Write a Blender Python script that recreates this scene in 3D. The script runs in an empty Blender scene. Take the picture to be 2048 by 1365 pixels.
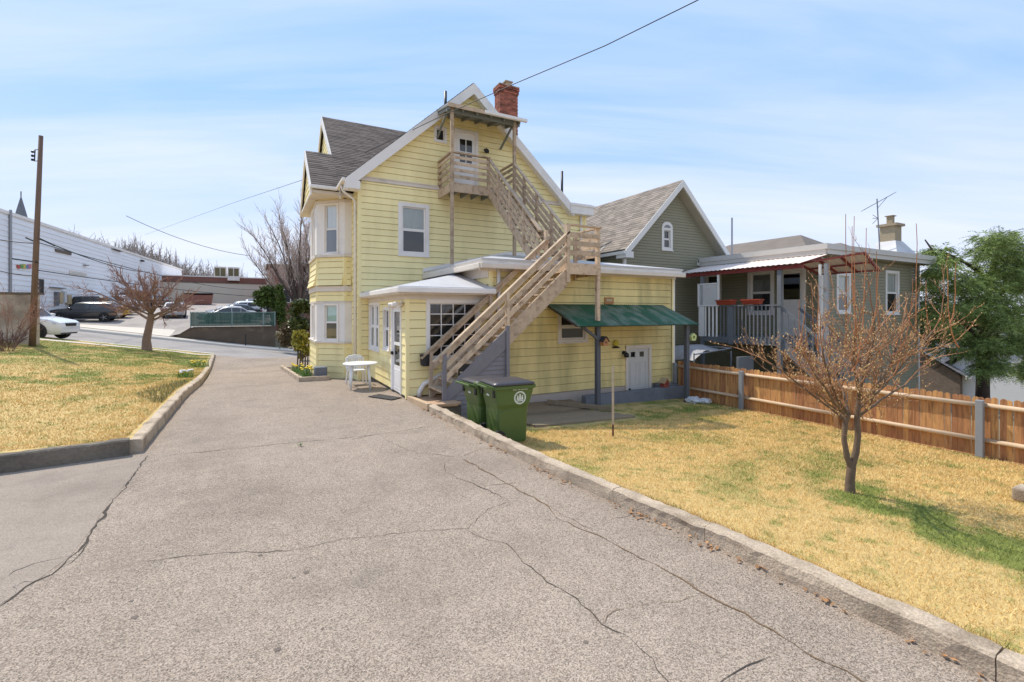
import bpy, math, random
import numpy as np
from mathutils import Vector, Matrix, noise as mnoise
random.seed(7); rng = np.random.default_rng(7)
sc = bpy.context.scene
col = sc.collection
rad = math.radians
# ---------------------------------------------------------------- camera
F, HX, HY = 945.0, 1024.0, 624.0
TH = math.atan2(509, 945)
CAM = (-2.81, -15.46, 2.1)
cam = bpy.data.cameras.new('camera'); camo = bpy.data.objects.new('camera', cam); col.objects.link(camo)
camo.location = CAM; camo.rotation_euler = (rad(90), 0, -TH)
cam.sensor_width = 36; cam.lens = F/2048*36; cam.shift_y = -(682.5-HY)/2048
cam.clip_start = .05; cam.clip_end = 3000
sc.camera = camo
# ---------------------------------------------------------------- sky and sun
SUN = Vector((-.42, .91, 1.42)).normalized()
w = bpy.data.worlds.new('World'); sc.world = w; w.use_nodes = True
nt = w.node_tree; N = nt.nodes; L = nt.links; N.clear()
def nd(t, **k):
    n = N.new(t)
    for a, v in k.items(): setattr(n, a, v)
    return n
sky = nd('ShaderNodeTexSky', sky_type='NISHITA', sun_disc=False)
sky.sun_elevation = math.asin(SUN.z); sky.sun_rotation = math.atan2(SUN.x, SUN.y)
sky.air_density = 1.0; sky.dust_density = .25; sky.ozone_density = 1.5; sky.altitude = 50
tc = nd('ShaderNodeTexCoord'); sep = nd('ShaderNodeSeparateXYZ'); L.new(tc.outputs['Generated'], sep.inputs[0])
mz = nd('ShaderNodeMath', operation='MAXIMUM'); L.new(sep.outputs[2], mz.inputs[0]); mz.inputs[1].default_value = 0
az = nd('ShaderNodeMath', operation='ADD'); L.new(mz.outputs[0], az.inputs[0]); az.inputs[1].default_value = .12
dv = nd('ShaderNodeVectorMath', operation='DIVIDE'); L.new(tc.outputs['Generated'], dv.inputs[0])
cz = nd('ShaderNodeCombineXYZ'); [L.new(az.outputs[0], cz.inputs[i]) for i in range(3)]; L.new(cz.outputs[0], dv.inputs[1])
mp = nd('ShaderNodeMapping'); L.new(dv.outputs[0], mp.inputs[0]); mp.vector_type = 'TEXTURE'; mp.inputs['Rotation'].default_value = (0, 0, -TH+.06); mp.inputs['Scale'].default_value = (3.2, .62, 1)
n1 = nd('ShaderNodeTexNoise'); L.new(mp.outputs[0], n1.inputs['Vector']); n1.inputs['Scale'].default_value = 1.15; n1.inputs['Detail'].default_value = 6; n1.inputs['Roughness'].default_value = .55; n1.inputs['Distortion'].default_value = .35
rp = nd('ShaderNodeValToRGB'); L.new(n1.outputs['Fac'], rp.inputs[0]); rp.color_ramp.elements[0].position = .38; rp.color_ramp.elements[0].color = (0, 0, 0, 1); rp.color_ramp.elements[1].position = .74; rp.color_ramp.elements[1].color = (.72, .72, .72, 1)
# thin even veil over the whole dome, soft cloud bands, pale haze ring at the horizon (same all round)
vl = nd('ShaderNodeMixRGB'); vl.inputs[0].default_value = .86; L.new(sky.outputs[0], vl.inputs[1]); vl.inputs[2].default_value = (1.7, 2.8, 4.75, 1)
hz = nd('ShaderNodeMapRange', interpolation_type='SMOOTHSTEP'); L.new(mz.outputs[0], hz.inputs[0]); hz.inputs[1].default_value = .42; hz.inputs[2].default_value = -.02; hz.inputs[4].default_value = .85
hm = nd('ShaderNodeMixRGB'); L.new(hz.outputs[0], hm.inputs[0]); L.new(vl.outputs[0], hm.inputs[1]); hm.inputs[2].default_value = (4.0, 4.15, 4.75, 1)
mx = nd('ShaderNodeMixRGB'); L.new(rp.outputs[0], mx.inputs[0]); L.new(hm.outputs[0], mx.inputs[1]); mx.inputs[2].default_value = (4.2, 4.35, 4.75, 1)
bg = nd('ShaderNodeBackground'); L.new(mx.outputs[0], bg.inputs[0]); bg.inputs[1].default_value = .11
ow = nd('ShaderNodeOutputWorld'); L.new(bg.outputs[0], ow.inputs[0])
sl = bpy.data.lights.new('sun', 'SUN'); sl.energy = 2.1; sl.angle = rad(.6); sl.color = (1, .94, .84)
so = bpy.data.objects.new('sun', sl); col.objects.link(so); so.rotation_euler = (-SUN).to_track_quat('-Z', 'Y').to_euler(); so.location = (-10, 20, 40)
sc.view_settings.view_transform = 'Standard'; sc.view_settings.look = 'None'; sc.view_settings.exposure = 1.08; sc.view_settings.gamma = 1
# ---------------------------------------------------------------- pixel helpers (photo pixel -> direction; distance from a plane)
R_ = (math.cos(TH), -math.sin(TH)); W_ = (math.sin(TH), math.cos(TH))
def ray(px, py):
    a = (px-HX)/F
    return (R_[0]*a+W_[0], R_[1]*a+W_[1], (HY-py)/F)
def _hit(px, py, i, c):
    d = ray(px, py); t = (c-CAM[i])/d[i]
    return Vector([CAM[k]+t*d[k] for k in range(3)])
def onX(px, py, c): return _hit(px, py, 0, c)
def onY(px, py, c): return _hit(px, py, 1, c)
def onZ(px, py, c): return _hit(px, py, 2, c)
def onD(px, py, t):
    d = ray(px, py); return Vector([CAM[k]+t*d[k] for k in range(3)])
# ---------------------------------------------------------------- object helpers
ORG = {}
def thing(name, label, cat, loc=(0, 0, 0), group=None):
    o = bpy.data.objects.new(name, None); col.objects.link(o); o.empty_display_size = .2
    o.location = loc; ORG[o] = Vector(loc); o['label'] = label; o['category'] = cat
    if group: o['group'] = group
    return o
def tag(o, label, cat, group=None):
    o['label'] = label; o['category'] = cat
    if group: o['group'] = group
    return o
class MB:
    def __init__(s): s.v = []; s.f = []; s.t = []
    def quad(s, *p, tone=.5):
        n = len(s.v); s.v += [tuple(q) for q in p]; s.f.append(tuple(range(n, n+len(p)))); s.t.append(tone); return s
    def hexa(s, b, t, tone=.5):
        n = len(s.v); s.v += [tuple(q) for q in list(b)+list(t)]; k = len(b)
        s.f.append(tuple(range(n+k-1, n-1, -1))); s.f.append(tuple(range(n+k, n+2*k)))
        for i in range(k): j = (i+1) % k; s.f.append((n+i, n+j, n+k+j, n+k+i))
        s.t += [tone]*(k+2); return s
    def box(s, x0, x1, y0, y1, z0, z1, tone=.5):
        return s.hexa([(x0, y0, z0), (x1, y0, z0), (x1, y1, z0), (x0, y1, z0)], [(x0, y0, z1), (x1, y0, z1), (x1, y1, z1), (x0, y1, z1)], tone)
    def bar(s, p, q, w, h, up=(0, 0, 1), tone=.5):
        p = Vector(p); q = Vector(q); d = (q-p).normalized(); up = Vector(up)
        if abs(d.dot(up)) > .99: up = Vector((1, 0, 0))
        a = d.cross(up).normalized()*w/2; b = a.cross(d).normalized()*h/2
        return s.hexa([p-a-b, p+a-b, p+a+b, p-a+b], [q-a-b, q+a-b, q+a+b, q-a+b], tone)
    def tube(s, path, r, n=8, cap=True, tone=.5):
        path = [Vector(p) for p in path]; m = len(path); rr = r if isinstance(r, (list, tuple)) else [r]*m
        base = len(s.v); prev = None
        for i, p in enumerate(path):
            d = (path[min(i+1, m-1)]-path[max(i-1, 0)])
            if d.length < 1e-9: d = Vector((0, 0, 1))
            d.normalize()
            if prev is None: a = d.cross(Vector((0, 0, 1))); a = a if a.length > .05 else d.cross(Vector((1, 0, 0)))
            else: a = prev-d*prev.dot(d)
            if a.length < 1e-6: a = d.orthogonal()
            a.normalize(); prev = a; b = d.cross(a)
            for k in range(n):
                t = 2*math.pi*k/n; s.v.append(tuple(p+(a*math.cos(t)+b*math.sin(t))*rr[i]))
        for i in range(m-1):
            for k in range(n):
                j = (k+1) % n; s.f.append((base+i*n+k, base+i*n+j, base+(i+1)*n+j, base+(i+1)*n+k)); s.t.append(tone)
        if cap and n > 3:
            s.f.append(tuple(base+k for k in range(n-1, -1, -1))); s.f.append(tuple(base+(m-1)*n+k for k in range(n))); s.t += [tone, tone]
        return s
    def lathe(s, c, prof, n=20, axis='z', tone=.5):
        base = len(s.v); m = len(prof)
        for r, h in prof:
            for k in range(n):
                t = 2*math.pi*k/n; u, v_ = r*math.cos(t), r*math.sin(t)
                p = (u, v_, h) if axis == 'z' else ((h, u, v_) if axis == 'x' else (u, h, v_))
                s.v.append((c[0]+p[0], c[1]+p[1], c[2]+p[2]))
        for i in range(m-1):
            for k in range(n):
                j = (k+1) % n; s.f.append((base+i*n+k, base+i*n+j, base+(i+1)*n+j, base+(i+1)*n+k)); s.t.append(tone)
        s.f.append(tuple(base+k for k in range(n-1, -1, -1))); s.f.append(tuple(base+(m-1)*n+k for k in range(n))); s.t += [tone, tone]
        return s
    def prism(s, poly, d, tone=.5):
        d = Vector(d); return s.hexa([Vector(p) for p in poly], [Vector(p)+d for p in poly], tone)
    def build(s, name, m, parent=None, smooth=False, bevel=0, origin=None, tone=False):
        V = np.array(s.v, dtype=float)
        o_ = Vector(origin) if origin is not None else Vector((V.min(0)+V.max(0))/2)
        if origin is None: o_.z = V[:, 2].min()
        me = bpy.data.meshes.new(name); me.from_pydata((V-np.array(o_)).tolist(), [], s.f)
        if tone: 
            a = me.attributes.new('tone', 'FLOAT', 'FACE'); a.data.foreach_set('value', np.array(s.t, dtype=np.float32))
        me.materials.append(m)
        if smooth: me.polygons.foreach_set('use_smooth', [True]*len(me.polygons))
        o = bpy.data.objects.new(name, me); col.objects.link(o); ORG[o] = o_
        if bevel:
            b = o.modifiers.new('bevel', 'BEVEL'); b.width = bevel; b.segments = 2; b.limit_method = 'ANGLE'
        if parent is not None: o.parent = parent; o.location = o_-ORG[parent]
        else: o.location = o_
        me.validate()
        return o
def fixn(o):
    import bmesh
    b = bmesh.new(); b.from_mesh(o.data); bmesh.ops.recalc_face_normals(b, faces=b.faces[:]); b.to_mesh(o.data); b.free(); return o
def copy_tree(o, parent=None):
    c = o.copy(); col.objects.link(c); c.parent = parent; ORG[c] = ORG.get(o, Vector())
    for ch in o.children: copy_tree(ch, c)
    return c
def inst(o, loc, parent, rz=None):
    c = o.copy(); col.objects.link(c); c.parent = parent; ORG[c] = Vector(loc); c.location = Vector(loc)-ORG[parent]
    if rz is not None: c.rotation_euler = (0, 0, rz)
    return c
def struct(o): o['kind'] = 'structure'; return o
def stuff(o): o['kind'] = 'stuff'; return o
def fast_mesh(name, verts, faces, m, tone=None, parent=None, smooth=False):
    me = bpy.data.meshes.new(name); nv = len(verts); nf, k = faces.shape
    me.vertices.add(nv); me.vertices.foreach_set('co', np.asarray(verts, dtype=np.float32).ravel())
    me.loops.add(nf*k); me.loops.foreach_set('vertex_index', faces.ravel().astype(np.int32))
    me.polygons.add(nf); me.polygons.foreach_set('loop_start', np.arange(0, nf*k, k, dtype=np.int32))
    if smooth: me.polygons.foreach_set('use_smooth', np.ones(nf, dtype=bool))
    if tone is not None:
        a = me.attributes.new('tone', 'FLOAT', 'FACE'); a.data.foreach_set('value', np.asarray(tone, dtype=np.float32))
    me.update(calc_edges=True); me.materials.append(m)
    o = bpy.data.objects.new(name, me); col.objects.link(o); ORG[o] = Vector()
    if parent is not None: o.parent = parent; o.location = -ORG[parent]
    return o
# ---------------------------------------------------------------- materials
MATS = {}
def mat(name, c, rough=.7, var=.1, scale=3., var2=.06, scale2=40., bump=0., bscale=80., metal=0., spec=.4, stretch=(1, 1, 1), objvar=0., tone=0., dirt=None, dscale=1.2, dlo=.5, dhi=.75, alpha=1, emit=0, trans=0, objhue=0):
    m = bpy.data.materials.new(name); m.use_nodes = True; nt = m.node_tree; N = nt.nodes; L = nt.links
    b = N['Principled BSDF']; b.inputs['Roughness'].default_value = rough; b.inputs['Metallic'].default_value = metal; b.inputs['Specular IOR Level'].default_value = spec
    g = N.new('ShaderNodeNewGeometry'); mpn = N.new('ShaderNodeMapping'); mpn.inputs['Scale'].default_value = stretch; L.new(g.outputs['Position'], mpn.inputs[0])
    def ns(sca, det=3):
        n = N.new('ShaderNodeTexNoise'); n.inputs['Scale'].default_value = sca; n.inputs['Detail'].default_value = det; L.new(mpn.outputs[0], n.inputs['Vector']); return n.outputs['Fac']
    def mad(x, mul, add):
        q = N.new('ShaderNodeMath'); q.operation = 'MULTIPLY_ADD'; L.new(x, q.inputs[0]); q.inputs[1].default_value = mul
        if isinstance(add, (int, float)): q.inputs[2].default_value = add
        else: L.new(add, q.inputs[2])
        return q.outputs[0]
    val = mad(ns(scale), 2.6*var, 1-1.3*var)
    if var2: val = mad(ns(scale2), 2.6*var2, mad(val, 1, -1.3*var2))
    if objvar:
        oi = N.new('ShaderNodeObjectInfo'); val = mad(oi.outputs['Random'], 2*objvar, mad(val, 1, -objvar))
    if tone:
        at = N.new('ShaderNodeAttribute'); at.attribute_name = 'tone'; val = mad(at.outputs['Fac'], 2*tone, mad(val, 1, -tone))
    sv = N.new('ShaderNodeVectorMath'); sv.operation = 'SCALE'; sv.inputs[0].default_value = c[:3]; L.new(val, sv.inputs['Scale'])
    out = sv.outputs[0]
    if objhue:
        oi2 = N.new('ShaderNodeObjectInfo'); hs = N.new('ShaderNodeHueSaturation'); L.new(mad(oi2.outputs['Random'], 2*objhue, .5-objhue), hs.inputs['Hue']); L.new(out, hs.inputs['Color']); out = hs.outputs[0]
    if dirt:
        dn = ns(dscale, 6); rmp = N.new('ShaderNodeMapRange'); L.new(dn, rmp.inputs[0]); rmp.inputs[1].default_value = dlo; rmp.inputs[2].default_value = dhi
        rmp.inputs[4].default_value = dirt[3] if len(dirt) > 3 else .6
        mxn = N.new('ShaderNodeMixRGB'); L.new(rmp.outputs[0], mxn.inputs[0]); L.new(out, mxn.inputs[1]); mxn.inputs[2].default_value = (*dirt[:3], 1); out = mxn.outputs[0]
    L.new(out, b.inputs['Base Color'])
    if bump:
        bn = N.new('ShaderNodeBump'); bn.inputs['Strength'].default_value = bump; bn.inputs['Distance'].default_value = .01; L.new(ns(bscale, 4), bn.inputs['Height']); L.new(bn.outputs[0], b.inputs['Normal'])
    if alpha < 1: b.inputs['Alpha'].default_value = alpha
    if trans: b.inputs['Transmission Weight'].default_value = trans
    MATS[name] = m; return m
YEL = (.95, .80, .40)
M_sid = mat('yellow_siding', YEL, .55, .06, 1.5, .04, 30, stretch=(2.2, 2.2, .6), objvar=.04, dirt=(.60, .49, .22, .4), dscale=.9, dlo=.48, dhi=.8)
M_sidlow = mat('yellow_siding_weathered', (.83, .655, .275), .6, .10, 1.2, .07, 20, stretch=(2.5, 1, .5), objvar=.045, dirt=(.34, .29, .12, .7), dscale=.75, dlo=.44, dhi=.72)
M_sheath = mat('dark_void', (.03, .028, .025), .9)
M_white = mat('white_trim_paint', (.84, .775, .70), .5, .05, 2, .04, 30, dirt=(.45, .41, .36, .4), dscale=1.6, dlo=.52, dhi=.8)
M_cream = mat('cream_trim_paint', (.74, .65, .55), .55, .06, 2, .05, 30, dirt=(.4, .33, .25, .5), dscale=2, dlo=.5, dhi=.8)
M_pvc = mat('bright_white_vinyl', (.88, .845, .80), .35, .03, 2, .02)
M_shing = mat('dark_shingle', (.135, .105, .088), .9, .12, 2, .15, 60, bump=.5, bscale=120, tone=.35)
M_shing2 = mat('brown_shingle', (.27, .225, .185), .9, .12, 2, .12, 60, bump=.5, bscale=120, tone=.28)
M_membrane = mat('grey_roll_roofing', (.55, .54, .54), .55, .08, 3, .06, 25, bump=.4, bscale=6, dirt=(.33, .31, .29, .5), dscale=1.5)
M_wood = mat('weathered_deck_wood', (.56, .415, .28), .8, .2, 4, .2, 30, bump=.4, bscale=30, stretch=(1, 1, 1), objvar=.16, dirt=(.22, .135, .075, .7), dscale=6, dlo=.52, dhi=.70)
M_woodg = mat('grey_painted_wood', (.215, .195, .205), .65, .08, 3, .06, 25, dirt=(.14, .12, .11, .5), dscale=4)
M_under = mat('green_grey_painted_boards', (.20, .205, .18), .75, .1, 3, .08, 25)
M_glass = bpy.data.materials.new('window_glass'); M_glass.use_nodes = True
def glassmat(m, tint=(.9, .93, .93), refl=.03):
    nt = m.node_tree; N = nt.nodes; L = nt.links; N.clear()
    tr = N.new('ShaderNodeBsdfTransparent'); tr.inputs[0].default_value = (*tint, 1)
    gl = N.new('ShaderNodeBsdfGlossy'); gl.inputs['Roughness'].default_value = .02; gl.inputs[0].default_value = (1, 1, 1, 1)
    fr = N.new('ShaderNodeFresnel'); fr.inputs[0].default_value = 1.5
    ad = N.new('ShaderNodeMath'); ad.operation = 'ADD'; L.new(fr.outputs[0], ad.inputs[0]); ad.inputs[1].default_value = refl; ad.use_clamp = True
    ms = N.new('ShaderNodeMixShader'); L.new(ad.outputs[0], ms.inputs[0]); L.new(tr.outputs[0], ms.inputs[1]); L.new(gl.outputs[0], ms.inputs[2])
    o = N.new('ShaderNodeOutputMaterial'); L.new(ms.outputs[0], o.inputs[0])
glassmat(M_glass)
M_curt = mat('pale_curtain', (.62, .62, .58), .9, .1, 3, .1, 14, stretch=(6, 6, .6))
M_blind = mat('mint_blind', (.42, .58, .46), .8, .05)
M_dark = mat('dark_interior', (.05, .045, .04), .9, .2, 3)
M_screen = mat('insect_screen', (.05, .046, .043), .8, .15, 5, .1, 30, stretch=(5, 5, .5))
M_brick = mat('chimney_brick', (.34, .11, .068), .85, .12, 6, .12, 60, tone=.5, bump=.4, bscale=60)
M_mortar = mat('mortar', (.42, .36, .31), .9, .1, 8)
M_black = mat('black_metal', (.02, .02, .022), .45, .1)
M_conc = mat('kerb_concrete', (.50, .395, .285), .92, .2, 2.2, .42, 55, bump=1.0, bscale=60, dirt=(.15, .105, .065, .7), dscale=3.5, dlo=.46, dhi=.72)
M_concd = mat('stained_concrete', (.17, .14, .105), .9, .25, 2, .3, 25, bump=.8, bscale=40, dirt=(.05, .045, .04, .7), dscale=1.5, dlo=.42, dhi=.7)
M_gconc = mat('grey_painted_block', (.17, .18, .20), .85, .15, 2.5, .1, 20, bump=.4, bscale=25, dirt=(.10, .10, .11, .6), dscale=2)
# ---------------------------------------------------------------- asphalt, lawn and other ground materials
def asphalt(name, c, speck=.5, sca=135, stain=(.10, .085, .075)):
    m = bpy.data.materials.new(name); m.use_nodes = True; nt = m.node_tree; N = nt.nodes; L = nt.links
    b = N['Principled BSDF']; b.inputs['Roughness'].default_value = .88; b.inputs['Specular IOR Level'].default_value = .25
    g = N.new('ShaderNodeNewGeometry')
    def nz(s, d=4, r=.6):
        n = N.new('ShaderNodeTexNoise'); n.inputs['Scale'].default_value = s; n.inputs['Detail'].default_value = d; n.inputs['Roughness'].default_value = r; L.new(g.outputs['Position'], n.inputs['Vector']); return n.outputs['Fac']
    vo = N.new('ShaderNodeTexVoronoi'); vo.inputs['Scale'].default_value = sca; L.new(g.outputs['Position'], vo.inputs['Vector'])
    bw = N.new('ShaderNodeSeparateColor'); L.new(vo.outputs['Color'], bw.inputs[0])
    def mad(x, a, d):
        q = N.new('ShaderNodeMath'); q.operation = 'MULTIPLY_ADD'; L.new(x, q.inputs[0]); q.inputs[1].default_value = a
        if isinstance(d, float): q.inputs[2].default_value = d
        else: L.new(d, q.inputs[2])
        return q.outputs[0]
    v = mad(bw.outputs[0], speck, mad(nz(.45, 6), .7, mad(nz(4), .4, mad(nz(320, 2), .9, .0-speck/2))))
    sv = N.new('ShaderNodeVectorMath'); sv.operation = 'SCALE'; sv.inputs[0].default_value = c; L.new(v, sv.inputs['Scale'])
    hs = N.new('ShaderNodeMixRGB'); hs.blend_type = 'MIX'; L.new(mad(bw.outputs[1], .35, -.1), hs.inputs[0]); L.new(sv.outputs[0], hs.inputs[1]); hs.inputs[2].default_value = (c[0]*1.25, c[1]*1.02, c[2]*.85, 1)
    mr = N.new('ShaderNodeMapRange'); L.new(nz(.9, 7, .65), mr.inputs[0]); mr.inputs[1].default_value = .55; mr.inputs[2].default_value = .8; mr.inputs[4].default_value = .55
    mx = N.new('ShaderNodeMixRGB'); L.new(mr.outputs[0], mx.inputs[0]); L.new(hs.outputs[0], mx.inputs[1]); mx.inputs[2].default_value = (*stain, 1)
    m2 = N.new('ShaderNodeMapRange'); L.new(nz(.35, 8, .62), m2.inputs[0]); m2.inputs[1].default_value = .50; m2.inputs[2].default_value = .62; m2.inputs[4].default_value = .34
    mp2 = N.new('ShaderNodeMixRGB'); L.new(m2.outputs[0], mp2.inputs[0]); L.new(mx.outputs[0], mp2.inputs[1]); mp2.inputs[2].default_value = (c[0]*.52, c[1]*.50, c[2]*.50, 1); mx = mp2
    L.new(mx.outputs[0], b.inputs['Base Color'])
    bn = N.new('ShaderNodeBump'); bn.inputs['Strength'].default_value = .5; bn.inputs['Distance'].default_value = .006; L.new(vo.outputs['Distance'], bn.inputs['Height']); L.new(bn.outputs[0], b.inputs['Normal'])
    return m
M_asph = asphalt('old_driveway_asphalt', (.308, .250, .196), 1.2)
M_asph2 = asphalt('smoother_driveway_patch', (.308, .255, .205), .6, 170)
M_street = asphalt('street_asphalt', (.32, .295, .275), .2, 60)
M_lot = asphalt('parking_lot_asphalt', (.37, .33, .295), .2, 50)
M_walk = mat('pale_sidewalk_concrete', (.62, .55, .46), .9, .08, 1, .06, 20)
M_crack = mat('crack_dark', (.06, .047, .036), .95, .4, 20)
M_crackb = mat('crack_filled_with_debris', (.17, .105, .055), .95, .4, 14, .3, 60)
M_stain = mat('oil_stain', (.15, .118, .094), .85, .2, 15)
def lawnmat(name, blades):
    m = bpy.data.materials.new(name); m.use_nodes = True; nt = m.node_tree; N = nt.nodes; L = nt.links
    b = N['Principled BSDF']; b.inputs['Roughness'].default_value = .85; b.inputs['Specular IOR Level'].default_value = .15
    g = N.new('ShaderNodeNewGeometry'); sp = N.new('ShaderNodeSeparateXYZ'); L.new(g.outputs['Position'], sp.inputs[0])
    def nz(s, d=4, w=0):
        n = N.new('ShaderNodeTexNoise'); n.inputs['Scale'].default_value = s; n.inputs['Detail'].default_value = d; L.new(g.outputs['Position'], n.inputs['Vector']); return n.outputs['Fac']
    def ma(op, x, y, z=None):
        q = N.new('ShaderNodeMath'); q.operation = op
        for i, a in enumerate((x, y, z)):
            if a is None: continue
            if isinstance(a, (int, float)): q.inputs[i].default_value = a
            else: L.new(a, q.inputs[i])
        return q.outputs[0]
    def rmp(x, a, c_, o=1.):
        q = N.new('ShaderNodeMapRange'); q.interpolation_type = 'SMOOTHSTEP'; L.new(x, q.inputs[0]); q.inputs[1].default_value = a; q.inputs[2].default_value = c_; q.inputs[4].default_value = o; return q.outputs[0]
    X, Y = sp.outputs[0], sp.outputs[1]
    gr = ma('MULTIPLY', rmp(nz(.75, 5), .50, .68), .45)
    gr = ma('MULTIPLY_ADD', rmp(nz(4.5, 5), .54, .66), .5, gr)
    # greener grass with the small tree's cast shadow put into its colour, the strip along the paving and the upper lawn
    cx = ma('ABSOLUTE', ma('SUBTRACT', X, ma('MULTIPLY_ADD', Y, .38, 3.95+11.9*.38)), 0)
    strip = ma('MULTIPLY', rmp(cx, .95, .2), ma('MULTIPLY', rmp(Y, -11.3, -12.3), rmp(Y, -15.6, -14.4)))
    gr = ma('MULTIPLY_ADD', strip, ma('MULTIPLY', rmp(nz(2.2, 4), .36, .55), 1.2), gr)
    side = ma('MULTIPLY', rmp(X, .2, .6), rmp(Y, -7.9, -6.4, .7)); gr = ma('ADD', gr, ma('MULTIPLY', side, rmp(nz(2.5), .4, .6)))
    up = ma('MULTIPLY', rmp(X, -3, -4), rmp(Y, 5, 11, .85)); gr = ma('ADD', gr, ma('MULTIPLY', up, rmp(nz(.9, 4), .36, .56)))
    mid = ma('MULTIPLY', rmp(X, -3, -4), ma('MULTIPLY', rmp(Y, .5, 2.2), rmp(Y, 6.5, 4.0, .9))); gr = ma('ADD', gr, ma('MULTIPLY', mid, rmp(nz(1.1, 4), .42, .58)))
    gr = ma('MINIMUM', gr, 1.0)
    if blades:
        at = N.new('ShaderNodeAttribute'); at.attribute_name = 'tone'; t = at.outputs['Fac']
        gsel = rmp(ma('SUBTRACT', ma('MULTIPLY', gr, 1.15), t), -.12, .12)
    else:
        t = nz(90, 2); gsel = gr
    c1 = N.new('ShaderNodeMixRGB'); L.new(t, c1.inputs[0]); c1.inputs[1].default_value = (.90, .67, .295, 1); c1.inputs[2].default_value = (.66, .44, .165, 1)
    c2 = N.new('ShaderNodeMixRGB'); L.new(nz(14, 2), c2.inputs[0]); c2.inputs[1].default_value = (.20, .245, .055, 1); c2.inputs[2].default_value = (.38, .39, .10, 1)
    mx = N.new('ShaderNodeMixRGB'); L.new(gsel, mx.inputs[0]); L.new(c1.outputs[0], mx.inputs[1]); L.new(c2.outputs[0], mx.inputs[2])
    dk = N.new('ShaderNodeMixRGB'); dk.blend_type = 'MULTIPLY'; dk.inputs[0].default_value = 1; L.new(mx.outputs[0], dk.inputs[1])
    lo = ma('MULTIPLY_ADD', nz(1.7, 5), .5, .72) if blades else ma('MULTIPLY_ADD', nz(45, 3), .7, .35)
    cc = N.new('ShaderNodeCombineColor'); [L.new(lo, cc.inputs[i]) for i in range(3)]; L.new(cc.outputs[0], dk.inputs[2])
    L.new(dk.outputs[0], b.inputs['Base Color'])
    return m
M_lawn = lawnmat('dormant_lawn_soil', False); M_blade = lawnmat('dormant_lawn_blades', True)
M_land = mat('rough_ground', (.20, .165, .10), .95, .3, .2, .2, 3)
# ---------------------------------------------------------------- terrain
def sm(a, b, x): t = min(1, max(0, (x-a)/(b-a))); return t*t*(3-2*t)
def dz(y):
    if y < -1.5: return 0.
    return -.05*(min(y, 10)+1.5)-.014*max(0, y-10)
def stz(x):
    xx = max(-24, min(7, x)); return -.72-(.155 if xx < -4.6 else .135)*(xx+4.6)-.03*(x-xx)
def zk(y): return .10-.5*sm(-12.5, -5.2, y)
def lawnR(x, y):
    k = zk(y); return k+(-.6-k)*min(1.15, max(0, (x-.75)/8.25))
def lawnL(x, y):
    f = min(1, max(0, (y+6.6)/25)); near = .2+.012*(-4.4-x); e = min(1, max(0, (-4.6-x)/2.5))
    far = stz(x)+.13; a = near+(far-near)*(f**1.15); edge = dz(y)+.19
    return edge+(a-edge)*(e*e*(3-2*e))
XRY = ([-28, -14.4, -13.0, -12.2, -11.4, -10.3, -8.5, -6.3, -4.7], [.98, .88, .83, .75, .64, .52, .43, .385, .31])
def xr(y): return float(np.interp(y, *XRY)) if y < -4.3 else .5
def xl(y): return -4.36-.75*sm(2, 19, y)
def lotz(x, y):
    p = .85+.07*(y-31)
    if x > -7.8: return p
    s = stz(x)+.16; s += (p-s)*sm(-8.6, -7.8, x); return s+(p-s)*sm(30.6, 38.5, y)
def sheet(name, xs, ys, zf, m, xf=None):
    V = []; nx, ny = len(xs), len(ys)
    for y in ys:
        for x in xs:
            X = xf(x, y) if xf else x; V.append((X, y, zf(X, y)))
    Fc = np.array([(j*nx+i, j*nx+i+1, (j+1)*nx+i+1, (j+1)*nx+i) for j in range(ny-1) for i in range(nx-1)])
    return fast_mesh(name, np.array(V), Fc, m, smooth=True)
lin = lambda a, b, n: [a+(b-a)*i/(n-1) for i in range(n)]
struct(sheet('ground', lin(-1500, 1500, 31), lin(-1500, 1500, 31), lambda x, y: -9., M_land))
drv = struct(sheet('driveway', lin(0, 1, 13), lin(-28, 19.6, 96), lambda x, y: dz(y)+(stz(x)-dz(y))*sm(16.5, 19.6, y), M_asph, lambda u, y: (xl(y) if y > -6.62 else -18)*(1-u)+xr(y)*u if True else 0))
struct(sheet('street', lin(-60, 40, 101), [19.6, 22, 24, 26, 28.5], lambda x, y: stz(x)+.03*math.sin((y-19.6)/8.9*math.pi), M_street))
struct(sheet('sidewalk', lin(-60, 40, 101), [28.5, 28.53, 30.9], lambda x, y: stz(x)+(-.05 if y < 28.51 else .14), M_walk))
struct(sheet('parking_lot', lin(-34, -1.62, 40), lin(30.85, 66, 40), lotz, M_lot))
struct(sheet('lot_apron', lin(-19, -8.7, 24), lin(30.7, 34.2, 8), lambda x, y: lotz(x, y)+.012, M_walk))
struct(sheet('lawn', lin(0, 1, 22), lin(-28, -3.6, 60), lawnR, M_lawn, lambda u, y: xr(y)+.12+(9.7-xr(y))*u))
def yn(x): return -6.56-.139*(-4.36-x)
fl_ = sheet('front_lawn', lin(0, 1, 30), lin(0, 1, 60), lambda x, y: 0, M_lawn)
_V = []
for v_ in lin(0, 1, 60):
    for u_ in lin(0, 1, 30):
        y0 = -6.6+25.8*v_; x = -24*(1-u_)+(xl(y0)-.12)*u_; y = yn(x)+(19.2-yn(x))*v_; _V.append((x, y, lawnL(x, y)))
fl_.data.vertices.foreach_set('co', np.array(_V, dtype=np.float32).ravel()); fl_.data.update(); struct(fl_)
struct(sheet('neighbour_yard', lin(9.0, 70, 40), lin(-40, 19, 40), lambda x, y: -.72-.6*sm(14, 20, x)-3.6*sm(19, 40, x)-1.5*sm(3, 14, y), M_land))
struct(sheet('footpath', lin(-40, -5.15, 40), [17.55, 18.15], lambda x, y: lawnL(x, y)+.012, M_walk))
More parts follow.
